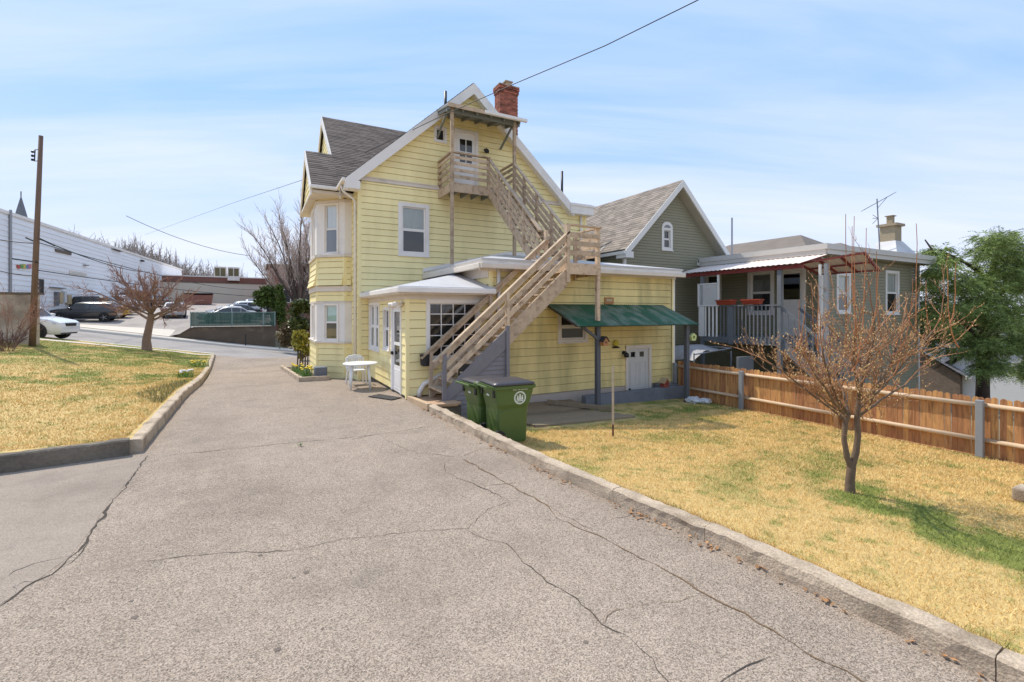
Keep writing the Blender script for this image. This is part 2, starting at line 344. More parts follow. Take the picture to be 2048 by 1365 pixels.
for nm, ya, yb in (('street_kerb', 19.2, 19.6),):
    kb = MB(); xs = lin(-40, -5.2, 60)
    for a, b in zip(xs[:-1], xs[1:]): kb.hexa([(a, ya, stz(a)-.2), (b, ya, stz(b)-.2), (b, yb, stz(b)-.2), (a, yb, stz(a)-.2)], [(a, ya, stz(a)+.12), (b, ya, stz(b)+.12), (b, yb, stz(b)+.12), (a, yb, stz(a)+.12)])
    struct(kb.build(nm, M_walk))
# lower land to the far left and behind the lot, rising to a wooded hill
struct(sheet('hillside', lin(-260, 240, 60), lin(66, 420, 40), lambda x, y: 3.0+18*sm(70, 260, y)*sm(40, -120, x)-9*sm(-2, 60, x)-3*sm(66, 90, y)*sm(-40, 0, x), M_land))
struct(sheet('side_land', lin(-1.5, 60, 30), lin(30.9, 66, 12), lambda x, y: stz(x)+.1+.02*(y-31), M_land))
struct(sheet('left_land', lin(-90, -34, 20), lin(30.9, 66, 12), lambda x, y: lotz(-34, y), M_land))
# ---------------------------------------------------------------- kerbs: single cast lengths
def kerb(name, pts, zf, h, wd, seg, m, side=1, sub=7):
    root = bpy.data.objects.new(name, None); col.objects.link(root); root['kind'] = 'structure'; ORG[root] = Vector((pts[0][0], pts[0][1], 0)); root.location = ORG[root]
    for (x0, y0), (x1, y1) in zip(pts[:-1], pts[1:]):
        Ln = math.hypot(x1-x0, y1-y0); n = max(1, round(Ln/seg)); d = Vector(((x1-x0)/Ln, (y1-y0)/Ln, 0)); nrm = Vector((d.y, -d.x, 0))*side
        for i in range(n):
            a, b = Ln*i/n+.003, Ln*(i+1)/n-.003; mb = MB(); ns = max(4, int((b-a)/.07)); jit = random.uniform(-.004, .004); V = []
            prof = [(0, -.12), (0, h*.5), (.0, h-.02), (.018, h), (wd*.5, h+.002), (wd-.018, h), (wd, h-.02), (wd, -.12)]
            for k in range(ns+1):
                s_ = a+(b-a)*k/ns; base = Vector((x0, y0, 0))+d*s_; zz = zf(base.x, base.y)+jit
                for (o, z) in prof:
                    p = base+nrm*o; q = mnoise.noise(Vector((p.x*3.1, p.y*3.1, z*7)))*.016+mnoise.noise(Vector((p.x*11, p.y*11, z*19)))*.011
                    V.append(tuple(p+nrm*q+Vector((0, 0, zz+z+q*.8))))
            np_ = len(prof); mb.v = V
            for k in range(ns):
                for j in range(np_-1): mb.f.append((k*np_+j, (k+1)*np_+j, (k+1)*np_+j+1, k*np_+j+1)); mb.t.append(.5)
            mb.f.append(tuple(range(np_))); mb.f.append(tuple(ns*np_+j for j in range(np_-1, -1, -1))); mb.t += [.5, .5]
            fixn(mb.build('kerb_stone', m, root))
    return root
kerb('driveway_kerb', [(xr(y), y) for y in (-5.9, -8.2, -10.3, -11.4, -12.5, -14.4, -17, -20, -26)], lambda x, y: 0, .15, .155, 2.6, M_conc, side=-1)
kerb('lawn_kerb', [(-4.34, -6.6), (-4.36, 2.0), (-4.6, 8), (-5.12, 18.9)], lambda x, y: dz(y), .2, .17, 3.0, M_conc, side=-1)
kerb('lawn_front_kerb', [(-18, -8.62), (-4.46, -6.735)], lambda x, y: 0, .235, .17, 3.2, M_concd, side=-1)
# ---------------------------------------------------------------- cracks and stains in the asphalt
def crack(pts, wd, m, z=.004, amp=.016):
    P = [onZ(x, y, 0) for x, y in pts]; Q = []
    for a, b in zip(P[:-1], P[1:]):
        n = max(2, int((b-a).length/.07))
        for i in range(n): Q.append(a.lerp(b, i/n))
    Q.append(P[-1]); mb = MB(); lft, rgt = [], []
    for i, q in enumerate(Q):
        d = (Q[min(i+1, len(Q)-1)]-Q[max(i-1, 0)]).normalized(); nr = Vector((d.y, -d.x, 0)); e = min(1, i/3+.15, (len(Q)-1-i)/3+.15)
        ww = wd*e*random.uniform(.25, 1.35)*max(.42, min(1.4, .85+1.0*mnoise.noise(q*1.7))); j = nr*(random.uniform(-amp, amp)+.02*mnoise.noise(q*5))
        lft.append(q+j+nr*ww/2+Vector((0, 0, z))); rgt.append(q+j-nr*ww/2+Vector((0, 0, z)))
    for i in range(len(Q)-1): mb.quad(lft[i], rgt[i], rgt[i+1], lft[i+1])
    return mb.build('crack', m, drv)
ORG[drv] = Vector()
CR = [([(266, 1128), (333, 1117), (388, 1113), (492, 1102), (533, 1107), (629, 1093), (692, 1078), (800, 1067), (837, 1063), (935, 1057), (964, 1032), (977, 1019), (1018, 1002)], .014, 0),
 ([(935, 1057), (961, 1076), (1011, 1089), (1040, 1117), (1081, 1156), (1136, 1189), (1166, 1211), (1185, 1232), (1229, 1260), (1262, 1276), (1303, 1320), (1337, 1361), (1380, 1420)], .014, 0),
 ([(918, 915), (955, 934), (1014, 967), (1044, 984), (1092, 1008), (1110, 1034), (1151, 1052), (1207, 1078), (1266, 1108), (1341, 1146), (1415, 1191), (1490, 1228), (1544, 1262), (1610, 1303), (1655, 1328), (1730, 1364), (1830, 1420)], .022, 1),
 ([(1092, 1008), (1120, 1030), (1160, 1045), (1207, 1078)], .01, 1),
 ([(1407, 1191), (1357, 1202), (1275, 1214), (1229, 1220), (1208, 1249), (1188, 1236)], .010, 1),
 ([(1552, 1311), (1490, 1328), (1448, 1355), (1420, 1395)], .011, 0),
 ([(296, 912), (274, 941), (259, 964), (240, 989), (222, 1001), (211, 1030), (185, 1060), (178, 1082), (144, 1112), (122, 1137), (74, 1163), (33, 1187), (0, 1211), (-60, 1240)], .03, 0),
 ([(178, 1082), (162, 1105), (144, 1125), (122, 1137)], .016, 0), ([(144, 1112), (67, 1128), (33, 1143), (0, 1163)], .012, 0), ([(33, 1187), (20, 1176), (48, 1165), (74, 1163)], .01, 0),
 ([(310, 915), (392, 906), (536, 891), (677, 878), (770, 868), (868, 852)], .016, 0), ([(888, 927), (892, 945), (922, 960), (962, 975), (1018, 1002)], .012, 0),
 ([(962, 973), (1055, 964), (1107, 958)], .012, 0), ([(1210, 1050), (1229, 1037), (1277, 1026)], .010, 0), ([(1207, 1074), (1235, 1068), (1240, 1058)], .008, 1), ([(766, 878), (822, 904), (888, 912), (918, 915)], .012, 0),
 ([(700, 880), (760, 868), (820, 860)], .012, 0), ([(918, 915), (960, 900), (1010, 893)], .010, 1), ([(1140, 1100), (1180, 1088)], .008, 0)]
for p, wd, k in CR: crack(p, wd*.72, M_crackb if k else M_crack, .004+.001*k)
for i, (x, y, r) in enumerate([(612, 1145, .03), (588, 1156, .015), (520, 1111, .022), (1172, 1286, .022), (555, 1300, .028), (270, 1235, .03), (262, 1203, .018), (645, 1258, .012)]):
    if r <= 0: continue
    c = onZ(x, y, 0); mb = MB(); k = 14; ph = random.random()*9
    pts = [c+Vector((math.cos(t*6.283/k), math.sin(t*6.283/k), 0))*r*(.75+.5*mnoise.noise(Vector((ph, t*.7, 0))))+Vector((0, 0, .0025)) for t in range(k)]
    mb.quad(*pts).build('stain', M_stain, drv)
pp = MB()   # the smoother apron to the left of the long crack
edge = [(296, 912), (259, 964), (222, 1001), (185, 1060), (144, 1112), (74, 1163), (0, 1211), (-200, 1290)]
E = [onZ(x-3, y, .002) for x, y in edge]; Lf = [Vector((-4.5-.0-i*1.9, -6.72-i*.42, .002)) for i in range(len(E))]
Lf = [Vector((-4.52-13.4*(i/(len(E)-1))**1.0, -6.70-2.95*(i/(len(E)-1)), .002)) for i in range(len(E))]
for i in range(len(E)-1): pp.quad(E[i], E[i+1], Lf[i+1], Lf[i])
struct(fixn(pp.build('driveway_patch', M_asph2)))
# ---------------------------------------------------------------- grass blades and leaf litter
def blades(name, n, xf, yf, zf, h0, h1, w0, w1, keep, m):
    x = xf(rng.random(n)); y = yf(rng.random(n)); x = np.asarray(x); y = np.asarray(y)
    k = np.array([keep(a, b) for a, b in zip(x, y)]); x, y = x[k], y[k]; n = len(x)
    z = np.array([zf(a, b) for a, b in zip(x, y)]); d = np.hypot(x-CAM[0], y-CAM[1]); sc_ = np.clip(d/7, .8, 2.2)
    h = rng.uniform(h0, h1, n)*(.7+.3*sc_); wd = rng.uniform(w0, w1, n)*sc_; t = rng.random(n)*6.283; ln = rng.uniform(.2, 1.3, n); lt = rng.random(n)*6.283
    B = np.stack([x, y, z-.004], 1); S = np.stack([np.cos(t)*wd, np.sin(t)*wd, 0*t], 1); T = B+np.stack([np.cos(lt)*h*ln, np.sin(lt)*h*ln, h], 1)
    V = np.stack([B-S, B+S, T], 1).reshape(-1, 3); Fc = np.arange(n*3).reshape(-1, 3)
    return stuff(tag(fast_mesh(name, V, Fc, m, tone=rng.random(n)), *m_lab[name]))
m_lab = {'lawn_grass': ('short straw coloured grass of the sloping back lawn', 'grass'), 'front_lawn_grass': ('short straw coloured grass of the front lawn beside the driveway', 'grass')}
# denser close to the camera
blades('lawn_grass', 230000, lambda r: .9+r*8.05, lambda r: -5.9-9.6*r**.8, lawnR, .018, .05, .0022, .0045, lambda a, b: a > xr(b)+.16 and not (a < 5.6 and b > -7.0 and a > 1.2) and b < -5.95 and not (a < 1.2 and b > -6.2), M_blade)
blades('front_lawn_grass', 130000, lambda r: -4.55-11.5*r**1.3, lambda r: -6.5+25*r**1.5, lawnL, .018, .05, .0025, .005, lambda a, b: a < xl(b)-.2 and b > yn(a)+.14 and not (17.5 < b < 18.2), M_blade)
m_lab['kerb_grass'] = ('longer dry grass hanging over the back edge of the driveway kerb', 'grass')
_y = -6.4-8.9*rng.random(9000); _x = np.array([xr(a)+.165+abs(rng.normal(0, .05)) for a in _y]); _z = np.array([max(lawnR(a, b), .02) for a, b in zip(_x, _y)]); _n = len(_y)
_h = rng.uniform(.03, .10, _n); _t = rng.random(_n)*6.283; _w = rng.uniform(.002, .004, _n); _B = np.stack([_x, _y, _z], 1); _S = np.stack([np.cos(_t)*_w, np.sin(_t)*_w, 0*_t], 1); _T = _B+np.stack([rng.normal(-.03, .035, _n), rng.normal(0, .04, _n), _h], 1)
stuff(tag(fast_mesh('kerb_grass', np.stack([_B-_S, _B+_S, _T], 1).reshape(-1, 3), np.arange(_n*3).reshape(-1, 3), M_blade, tone=rng.random(_n)), *m_lab['kerb_grass']))
M_leaf = mat('dead_leaf', (.33, .17, .075), .8, .2, 9, .1, 60, tone=.45)
lt = MB()
for i in range(420):
    y = -5.0-10.3*random.random()**.9; cl = mnoise.noise(Vector((0, y*1.3, 3)));
    if cl < random.uniform(-.35, .35): continue
    x = xr(y)-abs(random.gauss(0, .055))-.01; s_ = random.uniform(.012, .03); t = random.random()*6.28; z = .008+random.random()*.02
    a = Vector((math.cos(t), math.sin(t), random.uniform(-.3, .3)))*s_; b = Vector((-math.sin(t), math.cos(t), random.uniform(-.4, .4)))*s_*.6; c = Vector((x, y, z))
    lt.quad(c-a, c-b, c+a, c+b, tone=random.random())
stuff(tag(lt.build('fallen_leaves', M_leaf, tone=True), 'dead brown leaves blown against the foot of the long driveway kerb', 'leaves'))
M_weed = mat('weed_green', (.12, .2, .05), .7, .2, 9, tone=.3)
wd_ = MB()
for (x, y) in [(1205, 985), (1215, 990), (1160, 964), (600, 892), (170, 915), (185, 913)]:
    c = onZ(x, y, .01)
    for k in range(16):
        t = random.random()*6.28; e = c+Vector((math.cos(t)*random.uniform(.02, .07), math.sin(t)*random.uniform(.02, .07), random.uniform(.02, .06))); nn = Vector((-math.sin(t), math.cos(t), 0))*.008
        wd_.quad(c+Vector((0, 0, 0)), (c+e)/2+nn, e, (c+e)/2-nn, tone=random.random())
stuff(tag(wd_.build('kerbside_weeds', M_weed, tone=True), 'few small green weeds growing in the kerb joints', 'weeds'))
# ---------------------------------------------------------------- building helpers
class Wall:
    """a vertical wall frame: u runs along d, n points outwards"""
    def __init__(s, O, d, n): s.O = Vector((O[0], O[1], 0)); s.d = Vector((d[0], d[1], 0)).normalized(); s.n = Vector((n[0], n[1], 0)).normalized()
    def p(s, u, z, o=0): return s.O+s.d*u+s.n*o+Vector((0, 0, z))
    def box(s, mb, u0, u1, z0, z1, o0, o1, tone=.5):
        return mb.hexa([s.p(u0, z0, o0), s.p(u1, z0, o0), s.p(u1, z0, o1), s.p(u0, z0, o1)], [s.p(u0, z1, o0), s.p(u1, z1, o0), s.p(u1, z1, o1), s.p(u0, z1, o1)], tone)
def siding(parent, W, clip, z0, z1, ex, m, openings=(), joined=False, name='siding_board', out=.02, flare=None, gap=.011):
    zb = z0; acc = MB()
    while zb < z1-.02:
        zt = min(zb+ex, z1); a0, a1 = clip(zb+.001); b0, b1 = clip(zt-.001); segs = [(a0, a1, b0, b1, zb, zt)]
        for (u0, u1, q0, q1) in openings:
            if q0 < zt-.004 and q1 > zb+.004:
                ns = []
                for (c0, c1, e0, e1, y0, y1) in segs:
                    if u0 >= max(c1, e1) or u1 <= min(c0, e0): ns.append((c0, c1, e0, e1, y0, y1)); continue
                    if u0 > min(c0, e0)+.01: ns.append((c0, u0, e0, u0, y0, y1))
                    if u1 < max(c1, e1)-.01: ns.append((u1, c1, u1, e1, y0, y1))
                    if q0 > y0+.02: ns.append((u0, u1, u0, u1, y0, q0))
                    if q1 < y1-.02: ns.append((u0, u1, u0, u1, q1, y1))
                segs = ns
        if not joined:      # staggered butt joints in the long courses
            ns = []
            for sg in segs:
                c0, c1, e0, e1, y0, y1 = sg; lo, hi = max(c0, e0), min(c1, e1)
                if hi-lo > 3.2:
                    k = lo+(hi-lo)*random.uniform(.3, .7); ns += [(c0, k-.002, e0, k-.002, y0, y1), (k+.002, c1, k+.002, e1, y0, y1)]
                else: ns.append(sg)
            segs = ns
        f0 = flare(zb) if flare else 0; f1 = flare(zt) if flare else 0
        for (c0, c1, e0, e1, y0, y1) in segs:
            if max(c1-c0, e1-e0) < .03: continue
            if e1 < e0: e0 = e1 = (e0+e1)/2
            mb = acc if joined else MB(); tz = y1+(.0 if y1 >= zt-.001 else .02); yb = y0+(gap if y0 <= zb+.001 else 0)
            mb.hexa([W.p(c0, yb, -.03), W.p(c1, yb, -.03), W.p(c1, yb, out+f0), W.p(c0, yb, out+f0)], [W.p(e0, tz, -.03), W.p(e1, tz, -.03), W.p(e1, tz, .002+f1), W.p(e0, tz, .002+f1)], tone=random.random())
            if not joined: mb.build(name, m, parent)
        zb = zt
    if joined and acc.v: o = acc.build(name+'s', m, parent); o['kind'] = 'stuff'; return o
def window(parent, W, u0, u1, z0, z1, cas=.09, sash=.045, mull=0, hung=True, curtain=None, lower=None, m=None, grid=None, prj=.035, name='window', sill=True, depth=.10, mcas=None):
    m = m or M_white; f = MB()
    W.box(f, u0, u0+cas, z0, z1, -.02, prj); W.box(f, u1-cas, u1, z0, z1, -.02, prj); W.box(f, u0+cas, u1-cas, z1-cas, z1, -.02, prj); W.box(f, u0+cas, u1-cas, z0, z0+cas*.7, -.02, prj)
    if sill: W.box(f, u0-.02, u1+.02, z0-.035, z0-.001, -.02, prj+.03)
    # reveals
    i0, i1, j0, j1 = u0+cas, u1-cas, z0+cas*.7, z1-cas
    W.box(f, i0-.01, i0, j0, j1, -depth, -.021); W.box(f, i1, i1+.01, j0, j1, -depth, -.021)
    fr = f.build(name, mcas or m, parent)
    bays = [(i0, i1)] if not mull else [(i0, (i0+i1)/2-mull/2), ((i0+i1)/2+mull/2, i1)]
    s = MB(); lo = []
    if mull: W.box(s, (i0+i1)/2-mull/2, (i0+i1)/2+mull/2, j0, j1, -.03, .012)
    for (a, b) in bays:
        zm = (j0+j1)/2
        halves = [(zm, j1, -.03), (j0, zm, -.012)] if hung else [(j0, j1, -.02)]
        for (p, q, o) in halves:
            W.box(s, a, a+sash, p, q, o-.03, o); W.box(s, b-sash, b, p, q, o-.03, o); W.box(s, a+sash, b-sash, q-sash*.8, q, o-.03, o); W.box(s, a+sash, b-sash, p, p+sash, o-.03, o)
            if grid:
                gc, gr = grid
                for k in range(1, gc): uu = a+(b-a)*k/gc; W.box(s, uu-.011, uu+.011, p+sash, q-sash*.8, o-.026, o-.003)
                for k in range(1, gr): zz = p+(q-p)*k/gr; W.box(s, a+sash, b-sash, zz-.011, zz+.011, o-.0265, o-.0035)
            lo.append((a+sash*.9, b-sash*.9, p+sash*.9, q-sash*.7, o-.018))
    s.build('sash', m, fr)
    for (a, b, p, q, o) in lo:
        if grid:
            gc, gr = grid
            for i in range(gc):
                for j in range(gr):
                    MB().quad(W.p(a+(b-a)*i/gc, p+(q-p)*j/gr, o), W.p(a+(b-a)*(i+1)/gc, p+(q-p)*j/gr, o), W.p(a+(b-a)*(i+1)/gc, p+(q-p)*(j+1)/gr, o), W.p(a+(b-a)*i/gc, p+(q-p)*(j+1)/gr, o)).build('pane', M_glass, fr)
        else: MB().quad(W.p(a, p, o), W.p(b, p, o), W.p(b, q, o), W.p(a, q, o)).build('pane', M_glass, fr)
    zm = (j0+j1)/2
    if curtain: MB().quad(W.p(i0-.02, zm if lower else j0, -.075), W.p(i1+.02, zm if lower else j0, -.075), W.p(i1+.02, j1+.02, -.075), W.p(i0-.02, j1+.02, -.075)).build('curtain', curtain, fr)
    if lower: MB().quad(W.p(i0-.02, j0-.02, -.07), W.p(i1+.02, j0-.02, -.07), W.p(i1+.02, zm, -.07), W.p(i0-.02, zm, -.07)).build('screen', lower, fr)
    b = MB(); W.box(b, u0, u1, z0, z1, -depth-.02, -depth); b.build('dark_room', M_dark, fr)
    return fr
def shingles(name, parent, A, B, C, D, course, tab, m, thick=.012, n=None):
    """A-B eave, D-C top; tabbed courses"""
    A, B, C, D = map(Vector, (A, B, C, D)); H = ((D-A).length+(C-B).length)/2; n = n or max(1, int(H/course)); nrm = (B-A).cross(D-A).normalized()
    if nrm.z < 0: nrm = -nrm
    mb = MB()
    for i in range(n):
        t0, t1 = i/n, min(1, (i+1.12)/n); a, b, c, d = A.lerp(D, t0), B.lerp(C, t0), B.lerp(C, t1), A.lerp(D, t1); w_ = (b-a).length; k = max(1, int(w_/tab)); off = (i % 2)*.5/k
        cuts = sorted(set([0]+[min(1, max(0, (j+random.uniform(-.12, .12))/k+off)) for j in range(k+1)]+[1]))
        up0 = nrm*thick*random.uniform(.85, 1.25); up1 = nrm*thick*.12
        for p, q in zip(cuts[:-1], cuts[1:]):
            if q-p < 1e-4: continue
            tn = random.random(); e0 = up0*random.uniform(.75, 1.2); P0, P1, P2, P3 = a.lerp(b, p), a.lerp(b, q), d.lerp(c, q), d.lerp(c, p)
            mb.quad(P0+e0, P1+e0, P2+up1, P3+up1, tone=tn); mb.quad(P0-nrm*.01, P1-nrm*.01, P1+e0, P0+e0, tone=tn*.6)
    mb.quad(A-nrm*.02, B-nrm*.02, C-nrm*.02, D-nrm*.02, tone=.3)
    return mb.build(name, m, parent, tone=True)
# ================================================================ the yellow house
H = thing('yellow_house', 'tall yellow clapboard house with bay, gable and lean-to additions', 'house', (4, 4, -.4))
RX, RZ, EZ = 3.86, 10.12, 6.24      # ridge and eave
sl_ = (RZ-EZ)/4.26
# masses behind the boards (dark sheathing keeps daylight out)
g = MB(); g.box(.14, 8.8, .14, 12, -.5, EZ); g.build('house_core', M_sheath, H)
# --- rear gable wall
WR = Wall((0, 0), (1, 0), (0, -1))
wall = MB(); wall.prism([(.1, .12, -.4), (8.83, .12, -.4), (8.83, .12, 6.3), (7.8, .12, 6.3), (RX, .12, RZ-.25), (.1, .12, 6.3)], (0, .06, 0)); wall = wall.build('rear_wall', M_sheath, H)
def clip_r(z):
    if z < 2.6: return (.09, .34)
    if z < 6.26: return (.09, 8.83)
    x0 = (z-EZ)/sl_-.40+.22; x1 = 2*RX-x0
    return (x0, x1) if x1 > x0 else (RX, RX)
bigw = (1.26, 2.32, 3.97, 5.72); smw = (2.49, 2.95, 7.93, 8.46); dup_ = (3.22, 4.14, 6.27, 8.52)
siding(wall, WR, clip_r, -.12, 6.26, .2032, M_sid, [bigw]); siding(wall, WR, clip_r, 6.40, RZ-.2, .2032, M_sid, [smw, dup_])
t = MB(); WR.box(t, .02, 8.0, 6.27, 6.395, -.03, .035); WR.box(t, .02, 8.0, 6.375, 6.40, -.03, .06); t.build('frieze_band', M_cream, H)
t = MB(); WR.box(t, -.02, .09, -.12, 6.2, -.03, .025); t.build('corner_board', M_sid, H)
t = MB(); WR.box(t, 8.83, 8.93, 2.6, 6.25, -.03, .025); t.build('corner_board', M_sid, H)
window(H, WR, *bigw[:2], *bigw[2:], cas=.13, sash=.05, curtain=M_curt, lower=M_screen)
window(H, WR, *smw[:2], *smw[2:], cas=.085, sash=.03, hung=False, curtain=M_screen)
# upper door with four lights
def door(parent, W, u0, u1, z0, z1, lights, m, mc, panels=(), cas=.09, name='door', room=None):
    f = MB(); W.box(f, u0, u0+cas, z0, z1, -.03, .04); W.box(f, u1-cas, u1, z0, z1, -.03, .04); W.box(f, u0, u1, z1-cas, z1+.002, -.03, .042); d = f.build(name, mc, parent)
    a, b, q = u0+cas, u1-cas, z1-cas
    lf = MB(); zs = sorted(set([z0, q]+[l[2] for l in lights]+[l[3] for l in lights]))
    for p, r in zip(zs[:-1], zs[1:]):
        cut = sorted([(l[0], l[1]) for l in lights if l[2] <= p+1e-6 and l[3] >= r-1e-6]); x = a
        for (c, e) in cut:
            if c > x: W.box(lf, x, c, p, r, -.04, -.005)
            x = e
        W.box(lf, x, b, p, r, -.04, -.005)
    lf.build('door_leaf', m, d)
    for l in lights:
        MB().quad(W.p(l[0], l[2], -.02), W.p(l[1], l[2], -.02), W.p(l[1], l[3], -.02), W.p(l[0], l[3], -.02)).build('pane', M_glass, d)
    if lights:
        bk = MB(); W.box(bk, a, b, min(l[2] for l in lights)-.02, max(l[3] for l in lights)+.02, -.11, -.10); bk.build('dark_room', room or M_dark, d)
    for (c, e, p, r) in panels:
        mb = MB(); W.box(mb, c, e, p, p+.02, -.006, .004); W.box(mb, c, e, r-.02, r, -.006, .004); W.box(mb, c, c+.02, p+.02, r-.02, -.006, .004); W.box(mb, e-.02, e, p+.02, r-.02, -.006, .004); W.box(mb, c+.05, e-.05, p+.05, r-.05, -.006, .003); mb.build('panel', m, d)
    return d
door(H, WR, 3.22, 4.14, 6.27, 8.5, [(3.44, 3.66, 7.36, 7.72), (3.69, 3.91, 7.36, 7.72), (3.44, 3.66, 7.75, 8.18), (3.69, 3.91, 7.75, 8.18)], M_pvc, M_white, [(3.4, 3.95, 6.4, 6.75), (3.4, 3.95, 6.85, 7.25)], cas=.12)
# --- roof: main gable over the rear wall
OV = -.27
roofL = shingles('roof_slope', H, (-.40, OV, EZ), (-.40, 5, EZ), (RX, 5, RZ), (RX, OV, RZ), .14, .33, M_shing)
roofR = shingles('roof_slope', H, (8.12, OV, EZ), (8.12, 12, EZ), (RX, 12, RZ), (RX, OV, RZ), .14, .33, M_shing)
def rake(x0, z0, x1, z1, y, wv, thick=.05):
    mb = MB(); mb.prism([(x0, y, z0-wv), (x1, y, z1-wv), (x1, y, z1), (x0, y, z0)], (0, thick, 0)); return mb.build('rake_board', M_white, H)
rake(-.42, EZ-.02, RX, RZ-.02, OV-.03, .38); rake(8.14, EZ-.02, RX, RZ-.02, OV-.03, .38)
for (x0, x1) in ((-.40, RX), (8.12, RX)):      # soffits
    s_ = MB(); s_.prism([(x0, OV+.03, EZ-.36), (x1, OV+.03, RZ-.36), (x1, OV+.03, RZ-.33), (x0, OV+.03, EZ-.33)], (0, -OV, 0)); s_.build('rake_soffit', M_white, H)
t = MB(); t.box(-.44, .0, OV-.05, .1, EZ-.33, EZ-.08); t.build('eave_return', M_white, H)
t = MB(); t.box(7.95, 9.06, OV-.06, .15, EZ-.28, EZ+.02); t.box(7.95, 9.10, OV-.09, .15, EZ+.02, EZ+.10); t.build('eave_return', M_white, H)
t = MB(); t.box(8.1, 9.08, -.2, 8, EZ+.10, EZ+.16); t.build('flat_side_roof', M_membrane, H)
t = MB(); t.tube([(8.62, -.08, EZ-.3), (8.62, -.08, 3.2)], .045, 10); t.build('downspout', M_white, H, smooth=True)
# --- cross gable and bay roof (street side)
CY, CZ, CE = 5.85, 10.32, 6.12; cs = (CZ-CE)/(CY-.82)
shingles('roof_slope', H, (-.42, .82, CE), (4.4, .82, CE), (4.4, CY, CZ), (-.42, CY, CZ), .145, .33, M_shing)
shingles('roof_slope', H, (-.42, 2*CY-.82, CE), (4.4, 2*CY-.82, CE), (4.4, CY, CZ), (-.42, CY, CZ), .145, .33, M_shing)
BZ = 7.86; BY = .82+(BZ-CE)/cs
shingles('bay_roof_slope', H, (-1.30, .82, CE), (-.42, .82, CE), (-.42, BY, BZ), (-1.30, BY, BZ), .145, .33, M_shing)
shingles('bay_roof_slope', H, (-1.30, 2*BY-.82, CE), (-.2, 2*BY-.82, CE), (-.2, BY, BZ), (-1.30, BY, BZ), .145, .33, M_shing)
def rakeX(y0, z0, y1, z1, x, wv):
    mb = MB(); mb.prism([(x, y0, z0-wv), (x, y1, z1-wv), (x, y1, z1), (x, y0, z0)], (.05, 0, 0)); fixn(mb.build('rake_board', M_white, H))
for sgn in (0, 1):
    yy = (.82, 2*CY-.82)[sgn]; rakeX(yy, CE-.01, CY, CZ-.01, -.46, .32); yy = (.82, 2*BY-.82)[sgn]; rakeX(yy, CE-.01, BY, BZ-.01, -1.34, .30)
mb = MB()
mb.prism([(-.27, 1.2, CE-.2), (-.27, 2*CY-1.2, CE-.2), (-.27, CY, CZ-.42)], (.1, 0, 0)); fixn(mb.build('side_gable_wall', M_sheath, H))
WS = Wall((0, 0), (0, 1), (-1, 0))
siding(H, Wall((-.31, 0), (0, 1), (-1, 0)), lambda z: (.9+(z-CE+.3)/cs, 2*CY-.9-(z-CE+.3)/cs), 7.2, CZ-.5, .2032, M_sid, joined=True, name='side_gable_board')
siding(H, Wall((-1.22, 0), (0, 1), (-1, 0)), lambda z: (.9+(z-CE+.3)/cs, 2*BY-.9-(z-CE+.3)/cs), CE, BZ-.45, .2032, M_sid, joined=True, name='bay_gable_board')
mb = MB(); mb.prism([(-1.18, 1.2, CE-.1), (-1.18, 2*BY-1.2, CE-.1), (-1.18, BY, BZ-.4)], (.1, 0, 0)); fixn(mb.build('bay_gable_wall', M_sheath, H))
mb = MB(); mb.box(-1.30, -.3, .86, 5.3, CE-.20, CE-.10); mb.box(-.3, .1, .86, 1.3, CE-.2, CE-.1); mb.build('bay_soffit', M_cream, H)
def gutter(pts, nm='gutter', m=None, s=.11):
    mb = MB()
    for a, b in zip(pts[:-1], pts[1:]): mb.bar(a, b, s, s)
    return mb.build(nm, m or M_white, H, bevel=.02)
gutter([(-1.34, .76, CE-.03), (-.52, .76, CE-.03)]); gutter([(-.52, .74, CE-.03), (-.47, .20, EZ-.05)]); gutter([(-.47, .22, EZ-.05), (-.47, -.2, EZ-.05)])
t = MB(); t.tube([(-.47, .3, EZ-.12), (-.42, .35, EZ-.28), (-.10, .28, EZ-.52), (-.055, .26, EZ-.62), (-.055, .26, .1)], .042, 10); t.build('downspout', M_white, H, smooth=True)
